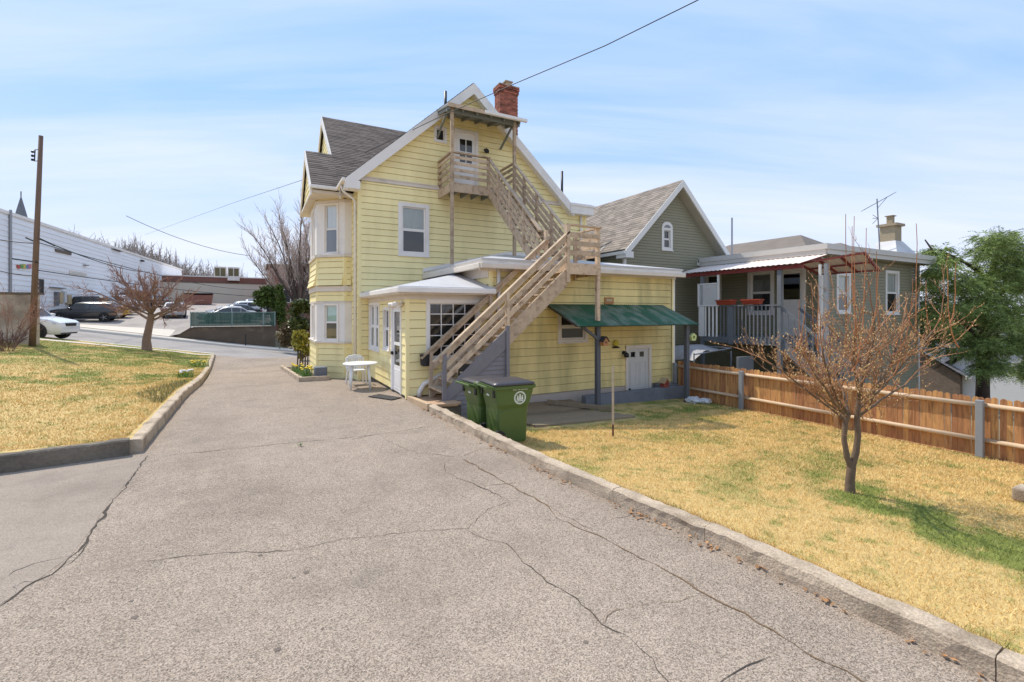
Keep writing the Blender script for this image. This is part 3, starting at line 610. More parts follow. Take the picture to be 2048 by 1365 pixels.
# --- street side wall strip and bay window
sw = MB(); sw.box(.1, .16, .02, 12, -.8, 6.1); sw = sw.build('side_wall', M_sheath, H)
siding(sw, WS, lambda z: (.05, 1.15), -.2, 6.05, .2032, M_sid)
siding(sw, WS, lambda z: (5.05, 12), -.8, 6.05, .2032, M_sid, joined=True, name='far_siding_board')
bay = [(0, 1.15), (-.226, 1.15), (-1.02, 1.94), (-1.02, 4.2), (-.226, 5.0), (0, 5.0)]
bc = MB(); bc.prism([(x*.86+.05, 3.07+(y-3.07)*.9, -.5) for x, y in bay], (0, 0, 6.6)); bw_ = fixn(bc.build('bay_core', M_sheath, H))
for i, (a, b) in enumerate(zip(bay[:-1], bay[1:])):
    a, b = Vector(a), Vector(b); d = (b-a); Ln = d.length; d = d/Ln; nn = Vector((-d.y, d.x)); nn = nn if nn.dot((a+b)/2-Vector((.5, 3.07))) > 0 else -nn
    Wb = Wall(a, d, nn); cl = lambda z: (.05, Ln-.05)
    jn = i > 2
    for (p, q, fl) in ((-.17, 1.03, None), (2.45, 2.78, None), (2.98, 3.94, lambda z: .11*max(0, (3.6-z)/.62)**1.5 if z < 3.6 else 0), (5.88, 6.12, None)):
        siding(bw_, Wb, cl, p, q, .2032, M_sid, joined=jn, name='bay_board', flare=fl)
    for bb_ in ((-.03, Ln+.03, 1.035, 1.10, -.05, .06), (-.02, Ln+.02, 2.40, 2.455, -.05, .03), (-.03, Ln+.03, 2.785, 2.97, -.05, .05), (-.04, Ln+.04, 3.945, 4.04, -.05, .06), (-.02, Ln+.02, 5.78, 5.88, -.05, .03)): tr = MB(); Wb.box(tr, *bb_); tr.build('bay_trim', M_cream, H)
    for (p, q) in ((-.17, 1.03), (2.46, 2.78), (2.98, 3.94)):
        for bb_ in ((-.005, .055, p, q, -.03, .026 if p < 2.9 else .03), (Ln-.055, Ln+.005, p, q, -.03, .025 if p < 2.9 else .029)): cb = MB(); Wb.box(cb, *bb_); cb.build('bay_corner_board', M_sid, H)
    for (p, q) in ((1.10, 2.40), (4.04, 5.78)):
        if Ln < .5:
            pn = MB(); Wb.box(pn, 0, Ln, p, q, -.04, .005); pn.build('bay_panel', M_white, H)
        else:
            wu = .62 if Ln < 1.4 else .8; c = Ln*.49; u0, u1 = c-wu/2, c+wu/2
            for bb_ in ((-.0, u0+.03, p, q, -.04, .006), (u1-.03, Ln, p, q, -.04, .006)): pn = MB(); Wb.box(pn, *bb_); pn.build('bay_panel', M_white, H)
            window(H, Wb, u0, u1, p+.01, q-.01, cas=.07, sash=.035, curtain=M_blind if p < 2 else M_curt, lower=M_screen)
t = MB(); t.box(-1.25, .2, .95, 5.2, -.9, -.2); t.build('bay_foundation', M_gconc, H)
# --- porch (lower lean-to with the storm door)
PX, PY = .33, -4.33
WP = Wall((PX, 0), (0, -1), (-1, 0)); WQ = Wall((PX, PY), (1, 0), (0, -1))
ps = MB(); ps.box(PX+.11, 2.6, PY+.11, PY+.16, -.3, 2.6); ps.box(PX+.11, PX+.16, PY+.16, 0, -.3, 2.6); pw = ps.build('porch_wall', M_sheath, H)
o1, o2, o3 = (.10, 1.52, .95, 2.38), (2.04, 2.74, 1.06, 2.22), (2.95, 3.91, .06, 2.28)
siding(pw, WP, lambda z: (.04, 4.27), .07, 2.42, .2032, M_sid, [o1, o2, o3]); gw = (.80, 2.24, .92, 2.40)
siding(pw, WQ, lambda z: (.06, 2.22), .07, 2.42, .2032, M_sid, [(gw[0]-PX, gw[1]-PX, gw[2], gw[3])])
t = MB(); t.box(PX-.025, PX+.06, PY-.025, PY+.06, .02, 2.45); t.build('corner_board', M_sid, H)
t = MB(); t.box(PX+.02, 2.5, PY+.02, 0, -.4, .06); t.build('porch_footing', M_concd, H)
window(H, WP, *o1, cas=.085, sash=.05, mull=.10, curtain=M_curt, lower=M_curt, m=M_pvc, mcas=M_white); window(H, WP, *o2, cas=.07, sash=.04, curtain=M_screen, lower=M_screen, m=M_pvc, mcas=M_white)
sd = door(H, WP, *o3, [(3.12, 3.74, 1.32, 2.10), (3.12, 3.74, .72, 1.24)], M_pvc, M_pvc, [(3.14, 3.72, .14, .62)], cas=.07, name='storm_door')
t = MB(); WP.box(t, 3.0, 3.06, .98, 1.06, .0, .06); WP.box(t, 3.0, 3.12, 1.0, 1.03, .03, .06); t.build('door_handle', M_black, sd)
window(H, WQ, gw[0]-PX, gw[1]-PX, gw[2], gw[3], cas=.09, sash=.03, hung=False, grid=(4, 5), m=M_white)
t = MB(); t.box(PX-.02, 2.5, PY-.03, PY+.02, 2.40, 2.54); t.box(PX-.03, PX+.02, PY+.02, 0, 2.40, 2.54); t.build('frieze_board', M_cream, H)
t = MB(); t.box(.07, 2.55, -4.60, -4.33, 2.52, 2.55); t.box(.07, .34, -4.33, 0, 2.52, 2.55); t.build('porch_soffit', M_cream, H)
t = MB(); t.box(.02, 2.55, -4.69, -4.60, 2.55, 2.68); t.box(.02, .10, -4.60, -.02, 2.55, 2.68); t.build('porch_gutter', M_white, H, bevel=.02)
t = MB(); z0 = 2.70; A, B, C_, D_ = Vector((.05, -4.64, z0)), Vector((.05, -.02, z0)), Vector((2.35, -.02, 3.22)), Vector((2.35, -2.5, 3.22)); E_ = Vector((2.55, -4.64, z0)); G_ = Vector((2.55, -2.5, 3.22))
def under(mb, *p, th=.05): mb.hexa([Vector(q)-Vector((0, 0, th)) for q in p], [Vector(q) for q in p])
under(t, A, D_, C_, B); under(t, A, E_, G_, D_); fixn(t.build('porch_roof', M_membrane, H))
# --- rear addition
EX0, EX1, EY = 2.52, 9.07, -4.40
WE = Wall((EX0, EY), (1, 0), (0, -1)); Wel = Wall((EX0, 0), (0, -1), (-1, 0))
es = MB(); es.box(EX0+.11, EX1-.02, EY+.11, EY+.16, -.7, 3.3); es.box(EX0+.11, EX0+.16, EY+.16, 0, 0, 3.3); es.box(EX1-.08, EX1-.02, EY+.16, .1, -.7, 3.3); ew = es.build('addition_wall', M_sheath, H)
ow, od = (4.60, 5.64, 1.24, 2.12), (7.07, 8.12, -.6, 1.06)
siding(ew, WE, lambda z: (.07, EX1-EX0-.07), -.16, 3.20, .21, M_sidlow, [(ow[0]-EX0, ow[1]-EX0, ow[2], ow[3]), (od[0]-EX0, od[1]-EX0, od[2], od[3])])
siding(ew, Wel, lambda z: (.05, 4.36), 2.6, 3.2, .21, M_sid)
siding(ew, Wall((EX1, EY), (0, 1), (1, 0)), lambda z: (.05, 4.4), -.16, 3.2, .21, M_sidlow, joined=True, name='end_siding_board')
for x in (EX0, EX1): t = MB(); t.box(x-.03, x+.06 if x < 5 else x+.03, EY-.025, EY+.06, -.16, 3.2); t.build('corner_board', M_sid, H)
t = MB(); t.box(EX0, EX1, EY+.02, 0, -.9, -.165); t.build('addition_foundation', mat('pale_foundation', (.50, .42, .35), .9, .12, 2), H)
t = MB(); t.box(EX1+.035, EX1+.12, EY-.0, EY+.09, -.3, 3.2); t.build('downspout', M_white, H)
window(H, WE, ow[0]-EX0, ow[1]-EX0, ow[2], ow[3], cas=.1, sash=.05, hung=True, m=M_cream)
bd = door(H, WE, od[0]-EX0, od[1]-EX0, od[2], od[3], [(7.30-EX0, 7.48-EX0, .70, .86), (7.66-EX0, 7.84-EX0, .70, .86)], mat('dull_white_door', (.60, .575, .53), .6, .05), M_cream, [(7.24-EX0, 7.53-EX0, -.3, .55), (7.63-EX0, 7.92-EX0, -.3, .55)], cas=.09, name='cellar_door')
t = MB(); t.lathe((7.20, EY-.03, -.27), [(.03, -.05), (.034, -.03), (.02, 0)], 10, 'y'); t.build('door_knob', M_black, bd)
t = MB(); t.box(2.2, 9.2, EY-.03, EY+.05, 3.16, 3.26); t.box(2.46, EX0+.02, EY+.05, -.02, 3.0, 3.26); t.build('frieze_board', M_cream, H)
t = MB(); t.box(2.14, 9.22, -4.66, EY-.03, 3.24, 3.27); t.box(2.14, 2.52, EY-.03, -.02, 3.24, 3.27); t.build('eave_soffit', M_cream, H)
t = MB(); t.box(2.10, 9.30, -4.76, -4.66, 3.20, 3.34); t.box(2.07, 2.17, -4.66, -.02, 3.20, 3.34); t.build('eave_gutter', M_cream, H, bevel=.02)
t = MB(); t.box(2.15, 9.20, -4.68, -4.60, 3.34, 3.45); t.box(2.14, 2.22, -4.60, -.02, 3.34, 3.45); t.build('roof_edge_flashing', M_white, H)
t = MB(); zz = 3.46; a, b, c, d = (2.12, -4.70, zz), (9.24, -4.70, zz), (6.6, .02, 4.22), (5.3, .02, 4.22); under(t, a, b, c, d); under(t, a, d, (2.12, .02, zz)); under(t, b, (9.24, .02, zz), c); fixn(t.build('addition_roof', M_membrane, H))
t = MB(); t.prism([(2.1, -.035, 3.36), (5.3, -.035, 4.2), (6.6, -.035, 4.2), (9, -.035, 3.5), (9, -.035, 3.62), (6.6, -.035, 4.32), (5.3, -.035, 4.32), (2.1, -.035, 3.56)], (0, .012, 0)); fixn(t.build('wall_flashing', M_white, H))
t = MB(); t.tube([(2.72, EY-.06, 3.22), (2.72, EY-.06, .25), (2.66, EY-.1, .08)], .05, 10); t.build('downspout', M_white, H, smooth=True)
t = MB(); t.tube([(1.25, EY+.03, .6), (.9, PY-.10, .42), (.72, PY-.1, .36), (.62, PY-.1, .2), (.60, PY-.1, .06)], .06, 10); t.build('drain_pipe', M_white, H, smooth=True)
t = MB(); t.tube([(3.5, -4.85, 2.55), (3.9, -4.85, 2.75), (4.25, -4.85, 2.98), (4.32, -4.72, 3.16)], .05, 10); t.build('downspout_elbow', M_white, H, smooth=True)
# --- chimney: real bricks
ch = MB(); cx0, cx1, cy0, cy1 = 6.03, 6.88, 2.0, 2.5; ch.box(cx0+.012, cx1-.012, cy0+.012, cy1-.012, 7.4, 11.5); ch = ch.build('chimney', M_mortar, H)
bk = MB(); zb = 7.6; i = 0
while zb < 11.52:
    e = 0 if zb < 11.2 else (.03 if zb < 11.36 else .055); a, b, c, d = cx0-e, cx1+e, cy0-e, cy1+e
    def row(length, put, off):
        x = -off
        while x < length:
            p, q = max(0, x), min(length, x+.2)
            if q-p > .03: put(p, q)
            x += .212
    off = .1 if i % 2 else 0
    row(b-a, lambda p, q: bk.box(a+p, a+q, c, c+.05, zb, zb+.062, tone=random.random()), off); row(d-c-.1, lambda p, q: bk.box(a, a+.05, c+.05+p, c+.05+q, zb, zb+.062, tone=random.random()), .1-off)
    row(b-a, lambda p, q: bk.box(a+p, a+q, d-.05, d, zb, zb+.062, tone=random.random()), off); row(d-c-.1, lambda p, q: bk.box(b-.05, b, c+.05+p, c+.05+q, zb, zb+.062, tone=random.random()), .1-off)
    zb += .073; i += 1
stuff(bk.build('bricks', M_brick, ch, tone=True))
t = MB(); t.box(cx0-.05, cx1+.05, cy0-.05, cy1+.05, 11.53, 11.57); t.box(6.38, 6.62, 2.1, 2.36, 11.57, 11.76); t.box(6.32, 6.68, 2.05, 2.41, 11.76, 11.80); t.build('chimney_cap', M_conc, ch)
for (px, pyt, pyb, yy) in ((891, 183, 215, 1.5), (1124, 343, 400, 2.0)):
    p = onY(px, pyt, yy); q = onY(px, pyb, yy); t = MB(); t.tube([q-Vector((0, 0, .6)), p], .055, 10); t.build('vent_pipe', M_black, H, smooth=True)
# ================================================================ outside staircase
S = thing('outside_staircase', 'weathered wooden outside staircase with two flights, landing and top balcony', 'staircase', (3, -4.5, -.3))
yo, yi = -5.50, -4.58
def st(x): return .36+(x-.87)*.875
def board(p, q, w, h, m=M_wood, name='rail_board', parent=S, up=(0, 0, 1)): mb = MB(); mb.bar(p, q, w, h, up, tone=random.random()); return mb.build(name, m, parent)
def post(x, y, z0, z1, s=.085, m=M_wood, name='post', parent=S): mb = MB(); mb.box(x-s/2, x+s/2, y-s/2, y+s/2, z0, z1); return mb.build(name, m, parent)
def stringer(x0, x1, y, m, dep=.46, low=None):
    mb = MB(); mb.prism([(x0, y-.022, max(st(x0)-dep, low if low is not None else -9)), (x1, y-.022, st(x1)-dep), (x1, y-.022, st(x1)), (x0, y-.022, st(x0))], (0, .044, 0)); return fixn(mb.build('stringer', m, S))
stringer(.84, 2.40, yo, M_woodg, low=.02); stringer(2.40, 4.16, yo, M_wood); stringer(.84, 4.16, yi, M_wood, low=.02)
for k in range(1, 16):
    z = .14+.2*k; x = .87+(z-.30)/.875; mb = MB(); mb.box(x-.14, x+.13, yo+.022, yi-.022, z-.04, z); mb.build('tread', M_wood, S)
# enclosed grey skirt under the first half
sk = MB(); zb = -.42
while zb < 1.2:
    x0 = max(.9, .80+(zb-.02)/.782)
    if x0 < 2.36: sk = MB(); sk.hexa([(x0, yo+.03, zb), (2.38, yo+.03, zb), (2.38, yo-.004, zb), (x0, yo-.004, zb)], [(x0+.1, yo+.03, zb+.115), (2.38, yo+.03, zb+.115), (2.38, yo+.016, zb+.115), (x0+.1, yo+.016, zb+.115)]); sk.build('skirt_board', M_woodg, S)
    zb += .105
mb = MB(); mb.box(1.2, 2.38, yo+.05, yo+.06, -.45, .9); mb.build('skirt_backing', M_dark, S)
hr = .87
for (y, m0) in ((yo, M_woodg), (yi, M_wood)):
    sgn = -.02 if y == yo else .0
    mb = MB(); mb.bar((.60, y, st(.60)+hr), (4.2, y, st(4.2)+hr), .13, .04); mb.build('handrail', M_wood, S)
    for off in ((.80, .28, .55) if y == yo else (.80, .42)):
        board((.72 if off > .7 else .84, y+sgn, st(.84)+off-.02-(.105 if off > .7 else 0)), (4.18, y+sgn, st(4.18)+off-.02), .034, .115)
    post(.84, y-.01, .0, st(.84)+hr-.02, m=m0); post(2.42, y-.02, -.45 if y == yo else 1.0, st(2.42)*1.0+.05, m=m0); post(2.42, y-.021, st(2.42)+.055, st(2.42)+hr-.02)
post(4.16, yo-.015, 2.85, 4.34, .10); post(4.12, yi+.03, 2.85, 4.32, .09)
# landing
LZ = 3.35; lx0, lx1, ly0, ly1 = 4.16, 5.2, -5.52, -4.42
for i in range(8): y = ly0+(ly1-ly0)*(i+.5)/8; mb = MB(); mb.box(lx0, lx1, y-.062, y+.062, LZ-.035, LZ); mb.build('landing_board', M_wood, S)
for (p, q) in (((lx0, ly0, LZ-.16), (lx1, ly0, LZ-.16)), ((lx1, ly0, LZ-.16), (lx1, ly1, LZ-.16)), ((lx0, ly1, LZ-.16), (lx1, ly1, LZ-.16)), ((lx0, ly0, LZ-.16), (lx0, ly1, LZ-.16))): board(p, q, .045, .25, name='landing_beam')
post(5.16, -5.47, 1.86, 4.33, .10); post(5.16, -4.46, 3.0, 4.33, .09)
post(5.12, -4.46, 3.47, 3.5, .05)
for z in (3.62, 3.86, 4.08): board((4.2, -5.52, z), (5.2, -5.52, z), .03, .125); board((5.21, -5.5, z), (5.21, -4.44, z), .03, .125)
board((4.12, -5.5, 4.33), (5.24, -5.5, 4.33), .12, .04, name='handrail'); board((5.2, -5.5, 4.33), (5.2, -4.4, 4.33), .12, .04, name='handrail')
# upper flight (towards the wall)
def su(y): return 6.20-.885*(-1.2-y)
for x in (4.02, 4.97):
    mb = MB(); mb.prism([(x-.022, -1.18, su(-1.18)-.30), (x-.022, -4.42, su(-4.42)-.26), (x-.022, -4.42, su(-4.42)+.06), (x-.022, -1.18, su(-1.18)+.06)], (.044, 0, 0)); fixn(mb.build('stringer', M_wood, S))
    mb = MB(); mb.bar((x, -1.18, su(-1.18)+.98), (x, -4.42, su(-4.42)+.98), .11, .04); mb.build('handrail', M_wood, S)
    for off in (.30, .52, .74): board((x-.03, -1.2, su(-1.2)+off), (x-.03, -4.42, su(-4.42)+off), .03, .11)
    for y in (-1.9, -2.7, -3.55): post(x-.02, y, su(y)-.25, su(y)+.97, .08)
for k in range(14): y = -1.2-(k+.6)*.2265; z = 6.27-(k+1)*.208; mb = MB(); mb.box(4.04, 4.95, y-.13, y+.12, z-.04, z); mb.build('tread', M_wood, S)
# balcony
BZF = 6.27; bx0, bx1, by = 2.66, 5.0, -1.18
for i in range(9): y = by+1.16*(i+.5)/9; mb = MB(); mb.box(bx0, bx1, y-.06, y+.06, BZF-.035, BZF); mb.build('balcony_board', M_wood, S)
for (p, q) in (((bx0, by, BZF-.17), (bx1, by, BZF-.17)), ((bx0, by, BZF-.17), (bx0, -.03, BZF-.17)), ((bx1, by, BZF-.17), (bx1, -.03, BZF-.17))): board(p, q, .045, .26, name='balcony_beam')
for x in (3.05, 3.45, 3.85, 4.25, 4.65): board((x, by+.03, BZF-.12), (x, -.04, BZF-.12), .045, .16, M_under, 'joist')
post(2.68, by-.03, 3.62, 8.62, .095); post(4.96, by-.03, 3.95, 8.62, .095); post(3.98, by-.02, 6.0, 7.22, .085); post(2.70, -.06, 6.1, 7.2, .07)
for i, z in enumerate((6.45, 6.66, 6.87, 7.07)):
    board((2.7, by-.06, z), (3.98, by-.06, z), .03, .10); board((2.63, by-.02, z), (2.63, -.03, z), .03, .10)
    if i > 0: board((5.02, by-.02, z), (5.02, -.03, z), .03, .10)
board((2.62, by-.05, 7.22), (4.02, by-.05, 7.22), .12, .035, name='handrail'); board((2.66, by-.05, 7.22), (2.66, -.03, 7.22), .11, .035, name='handrail'); board((4.98, by-.05, 7.22), (4.98, -.03, 7.22), .11, .035, name='handrail')
# canopy over the top door
cv = MB(); cv.hexa([(2.5, -1.42, 8.60), (5.15, -1.42, 8.60), (5.15, -.04, 8.86), (2.5, -.04, 8.86)], [(2.5, -1.42, 8.66), (5.15, -1.42, 8.66), (5.15, -.04, 8.92), (2.5, -.04, 8.92)]); cv = cv.build('canopy_roof', M_under, S)
for x in (2.55, 3.0, 3.5, 4.0, 4.5, 5.08): board((x, -1.38, 8.555), (x, -.05, 8.81), .045, .09, M_under, 'rafter', cv)
board((2.5, -1.22, 8.54), (5.15, -1.22, 8.54), .06, .12, M_under, 'canopy_beam', cv); board((2.6, -.9, 8.55), (2.6, -.03, 8.05), .06, .06, M_under, 'bracket', cv); board((5.02, -.9, 8.55), (5.02, -.03, 8.05), .06, .06, M_under, 'bracket', cv)
mb = MB(); mb.box(3.72, 5.3, -1.54, -1.43, 8.56, 8.67); mb.build('canopy_gutter', M_white, cv, bevel=.02)
mb = MB(); mb.box(2.46, 3.72, -1.45, -1.42, 8.57, 8.69); mb.build('canopy_fascia', M_wood, cv)
# ================================================================ green corrugated awning
M_green = mat('green_corrugated_sheet', (.028, .115, .058), .5, .2, 1.5, .16, 25, stretch=(1.5, .6, 1), dirt=(.24, .27, .21, .85), dscale=1.6, dlo=.46, dhi=.66)
M_postg = mat('dark_grey_paint', (.10, .105, .115), .6, .12, 4, .08, 30)
A_ = thing('awning', 'green corrugated metal awning on grey posts over the cellar door', 'awning', (6.5, -5.0, -.5))
n = 57*6; V = []; Fc = []
for i in range(n+1):
    x = 4.22+4.42*i/n; h = .016*math.sin(i/6*2*math.pi)
    V += [(x, -4.42, 2.31+h), (x+.1, -5.75, 1.73+h)]
for i in range(n): Fc.append((2*i, 2*i+2, 2*i+3, 2*i+1))
fast_mesh('awning_sheet', np.array(V), np.array(Fc), M_green, parent=A_, smooth=True)
mb = MB(); mb.bar((4.45, -5.62, 1.74), (8.7, -5.62, 1.74), .05, .07); mb.bar((4.25, -4.45, 2.25), (8.6, -4.45, 2.25), .04, .07); [mb.bar((x, -4.45, 2.26), (x+.08, -5.68, 1.74), .045, .06) for x in (4.26, 5.7, 7.1, 8.56)]; mb.build('awning_frame', mat('dark_timber', (.07, .05, .04), .8, .2, 6), A_)
post(5.16, -5.47, -.55, 1.72, .115, M_postg, 'awning_post', A_); post(8.46, -5.52, -.65, 1.72, .115, M_postg, 'awning_post', A_)
board((4.62, -5.5, 1.72), (5.14, -5.5, 1.38), .06, .07, M_postg, 'brace', A_)
# ================================================================ parapet, paving and stoop at the foot of the house
tag(fixn((lambda b: b.box(5.14, 8.95, -4.98, -4.78, -.75, -.22).build('low_block_wall', M_gconc, bevel=.015))(MB())), 'low grey painted block wall in front of the cellar door', 'wall')
tag((lambda b: b.box(8.2, 8.95, -4.78, -4.44, -.75, -.17).build('concrete_ledge', M_gconc, bevel=.012))(MB()), 'grey concrete ledge beside the cellar door at the fence', 'ledge')
Pv = thing('paved_walk', 'brown weathered slabs and planks laid behind the green bins', 'paving', (3.3, -6, -.5)); M_plank = mat('brown_wet_planks', (.25, .185, .115), .85, .2, 3, .15, 20, stretch=(1, 4, 1), objvar=.15)
for i in range(5):
    y0 = -6.75+i*.27; mb = MB(); x0 = 2.45-i*.02; z = lambda x, y: lawnR(x, y)+.05
    mb.hexa([(x0, y0, z(x0, y0)-.1), (5.3-.12*i, y0, z(5.3, y0)-.1), (5.3-.12*i, y0+.25, z(5.3, y0)-.1), (x0, y0+.25, z(x0, y0)-.1)], [(x0, y0, z(x0, y0)), (5.3-.12*i, y0, z(5.3, y0)), (5.3-.12*i, y0+.25, z(5.3, y0)), (x0, y0+.25, z(x0, y0))]); mb.build('plank', M_plank, Pv, bevel=.008)
mb = MB(); mb.hexa([(2.45, -5.42, -.6), (5.0, -5.38, -.6), (5.0, -4.45, -.6), (2.45, -4.45, -.6)], [(2.45, -5.42, -.36), (5.0, -5.38, -.42), (5.0, -4.45, -.38), (2.45, -4.45, -.33)]); mb.build('slab', M_plank, Pv)
mb = MB(); mb.bar((4.0, -4.8, -.30), (5.3, -5.9, -.42), .12, .10); mb.build('edging_timber', M_plank, Pv)
So = thing('stoop', 'tan paved stoop with timber edge at the foot of the wooden stairs', 'stoop', (.8, -5, 0)); M_tan = mat('tan_flagstone', (.46, .29, .17), .8, .15, 4, .1, 30, bump=.3, bscale=25); M_edge = mat('pale_timber_edge', (.52, .37, .23), .75, .15, 5, .1, 30)
mb = MB(); mb.box(.42, 1.45, -5.30, -4.36, -.3, .055); mb.build('stoop_slab', M_tan, So, bevel=.01)
mb = MB(); mb.bar((.37, -4.40, .03), (.40, -5.82, .08), .11, .14); mb.build('edge_timber', M_edge, So, bevel=.008)
mb = MB(); mb.prism([(.46, -5.86, .07), (.98, -5.92, .06), (1.16, -5.70, .05), (1.05, -5.42, .055), (.46, -5.40, .065)], (0, 0, .065)); fixn(mb.build('flagstone', M_tan, So, bevel=.012))
mb = MB(); mb.box(.46, 1.1, -5.86, -5.4, -.5, .05); mb.build('stoop_footing', M_concd, So)
tag((lambda b: b.prism([(x, y, .012) for x, y in ((-.42, -3.55), (-.02, -4.28), (.27, -4.1), (-.1, -3.35))], (0, 0, .012)).build('doormat', mat('dark_rubber_mat', (.045, .04, .038), .9, .2, 20)))(MB()), 'dark rubber doormat lying on the asphalt before the storm door', 'doormat')
# ================================================================ wheeled bins
M_bin = mat('green_bin_plastic', (.075, .125, .03), .42, .05, 2, .03, 30, spec=.45); M_lid = mat('black_lid_plastic', (.055, .05, .055), .38, .08, 4, .05, 40, spec=.5); M_rub = mat('black_rubber', (.015, .015, .016), .55, .1); M_print = mat('pale_print', (.62, .66, .58), .6, .15, 30); M_steel = mat('bare_steel', (.5, .5, .5), .35, .05, metal=.9)
def rrect(hx, hy, r, z, cx=0, cy=0, n=4):
    P = []
    for (sx, sy, a0) in ((1, 1, 0), (-1, 1, 90), (-1, -1, 180), (1, -1, 270)):
        for k in range(n+1): a = rad(a0+90*k/n); P.append((cx+sx*(hx-r)+r*math.cos(a), cy+sy*(hy-r)+r*math.sin(a), z))
    return P
def loft(rings, cap0=True, cap1=True):
    mb = MB(); n = len(rings[0]); mb.v = [p for r in rings for p in r]
    for i in range(len(rings)-1):
        for k in range(n): j = (k+1) % n; mb.f.append((i*n+k, i*n+j, (i+1)*n+j, (i+1)*n+k)); mb.t.append(.5)
    if cap0: mb.f.append(tuple(range(n-1, -1, -1))); mb.t.append(.5)
    if cap1: mb.f.append(tuple((len(rings)-1)*n+k for k in range(n))); mb.t.append(.5)
    return mb
def make_bin(label):
    b = thing('wheeled_bin', label, 'bin', (0, 0, 0), 'green wheeled bins at the kerb')
    rings = [rrect(.245, .245, .05, .06, .03), rrect(.262, .258, .05, .10, .03), rrect(.275, .272, .05, .60, .03), rrect(.278, .275, .05, .63, .03), rrect(.295, .298, .05, .70, .035), rrect(.345, .305, .05, .88, .045), rrect(.355, .31, .05, .955, .045)]
    loft(rings, True, False).build('body', M_bin, b, smooth=False, bevel=0)
    loft([rrect(.37, .325, .05, .945, .045), rrect(.385, .34, .05, .955, .045), rrect(.385, .34, .05, 1.0, .045), rrect(.37, .325, .05, 1.005, .045)], True, True).build('rim', M_bin, b)
    loft([rrect(.365, .335, .06, 1.007, .04), rrect(.375, .345, .06, 1.02, .04), rrect(.37, .34, .06, 1.04, .04), rrect(.30, .28, .1, 1.068, .03), rrect(.1, .1, .08, 1.075, .03)], True, True).build('lid', M_lid, b, smooth=True)
    # handle bar and hinge lugs on the driveway side
    mb = MB(); mb.tube([(-.44, -.27, 1.0), (-.44, .27, 1.0)], .018, 10); [mb.bar((-.33, y, .97), (-.45, y, 1.0), .05, .04) for y in (-.27, -.09, .09, .27)]; mb.build('handle', M_bin, b)
    mb = MB(); [mb.bar((-.30, y, .96), (-.31, y, .82), .02, .06, (0, 1, 0)) for y in (-.25, .25)]; mb.build('hinge_bracket', M_rub, b)
    # arched recess panel on both flat sides
    for sy in (-1, 1):
        pts = [(-.22, .12), (.06, .12), (.06, .56)]+[(-.08+.14*math.cos(rad(a)), .56+.055*math.sin(rad(a))) for a in range(20, 161, 20)]+[(-.22, .56)]
        yy = lambda z: sy*(.2582+(.272-.258)*(z-.1)/.5)
        mb = MB(); mb.hexa([(x, yy(z)-sy*.01, z) for x, z in pts], [(x, yy(z)+sy*.012, z) for x, z in pts]); fixn(mb.build('side_rib', M_bin, b, bevel=.006))
    # crest and line of print on the side facing the camera (y-)
    mb = MB(); c = (.14, .80); k = 28; yy = -.315
    def pt(r, a): x = c[0]+r*math.cos(a); z = c[1]+r*math.sin(a); return (x, -.3075-(z-.88)*.065 if z > .88 else -.3065-(z-.88)*.04, z)
    for i in range(k):
        a0, a1 = 2*math.pi*i/k, 2*math.pi*(i+1)/k; mb.quad(pt(.088, a0), pt(.108, a0), pt(.108, a1), pt(.088, a1)); mb.quad(pt(.079, a0), pt(.083, a0), pt(.083, a1), pt(.079, a1))
    P2 = lambda x, z: (c[0]+x, pt(math.hypot(x, z), math.atan2(z, x))[1], c[1]+z)
    for sh in ([(-.06, -.035), (-.02, -.035), (-.03, .03), (-.05, .045)], [(-.02, -.035), (.02, -.035), (.012, .06), (-.012, .06)], [(.02, -.035), (.06, -.035), (.05, .045), (.03, .03)], [(-.055, -.06), (.055, -.06), (.06, -.042), (-.06, -.042)]): mb.quad(*[P2(*q) for q in sh])
    fixn(mb.build('crest', M_print, b))
    mb = MB()
    for i in range(17):
        x = -.13+i*.0158
        if i in (5, 8): continue
        mb.quad(P2(x, .128), P2(x+.011, .128), P2(x+.011, .141), P2(x, .141))
    fixn(mb.build('print_line', M_print, b))
    mb = MB(); mb.box(-.301, -.2985, -.05, .06, .82, .85); mb.build('stamp', M_print, b)
    for sy in (-1, 1):
        mb = MB(); mb.lathe((-.25, sy*.30, .15), [(.10, -.03), (.142, -.03), (.15, -.02), (.15, .02), (.142, .03), (.10, .03)], 24, 'y'); w_ = mb.build('wheel', M_rub, b)
        mb = MB(); mb.lathe((-.25, sy*.30, .15), [(.02, -.034), (.095, -.026), (.095, .026), (.02, .034)], 16, 'y'); mb.build('hub', M_lid, w_)
    mb = MB(); mb.tube([(-.25, -.27, .15), (-.25, .27, .15)], .015, 8); mb.build('axle', M_steel, b)
    return b
b1 = make_bin('green wheeled bin with black lid nearer the camera, crest on its side')
b2 = copy_tree(b1); b2['label'] = 'green wheeled bin half hidden behind the nearer bin, beside the stairs'
b1.scale = b2.scale = (1.07, 1.07, 1.07); b1.location = (1.10, -7.92, lawnR(1.10, -7.92)); b1.rotation_euler = (0, 0, rad(-3)); b2.location = (1.06, -7.16, lawnR(1.06, -7.16)); b2.rotation_euler = (0, 0, rad(2))
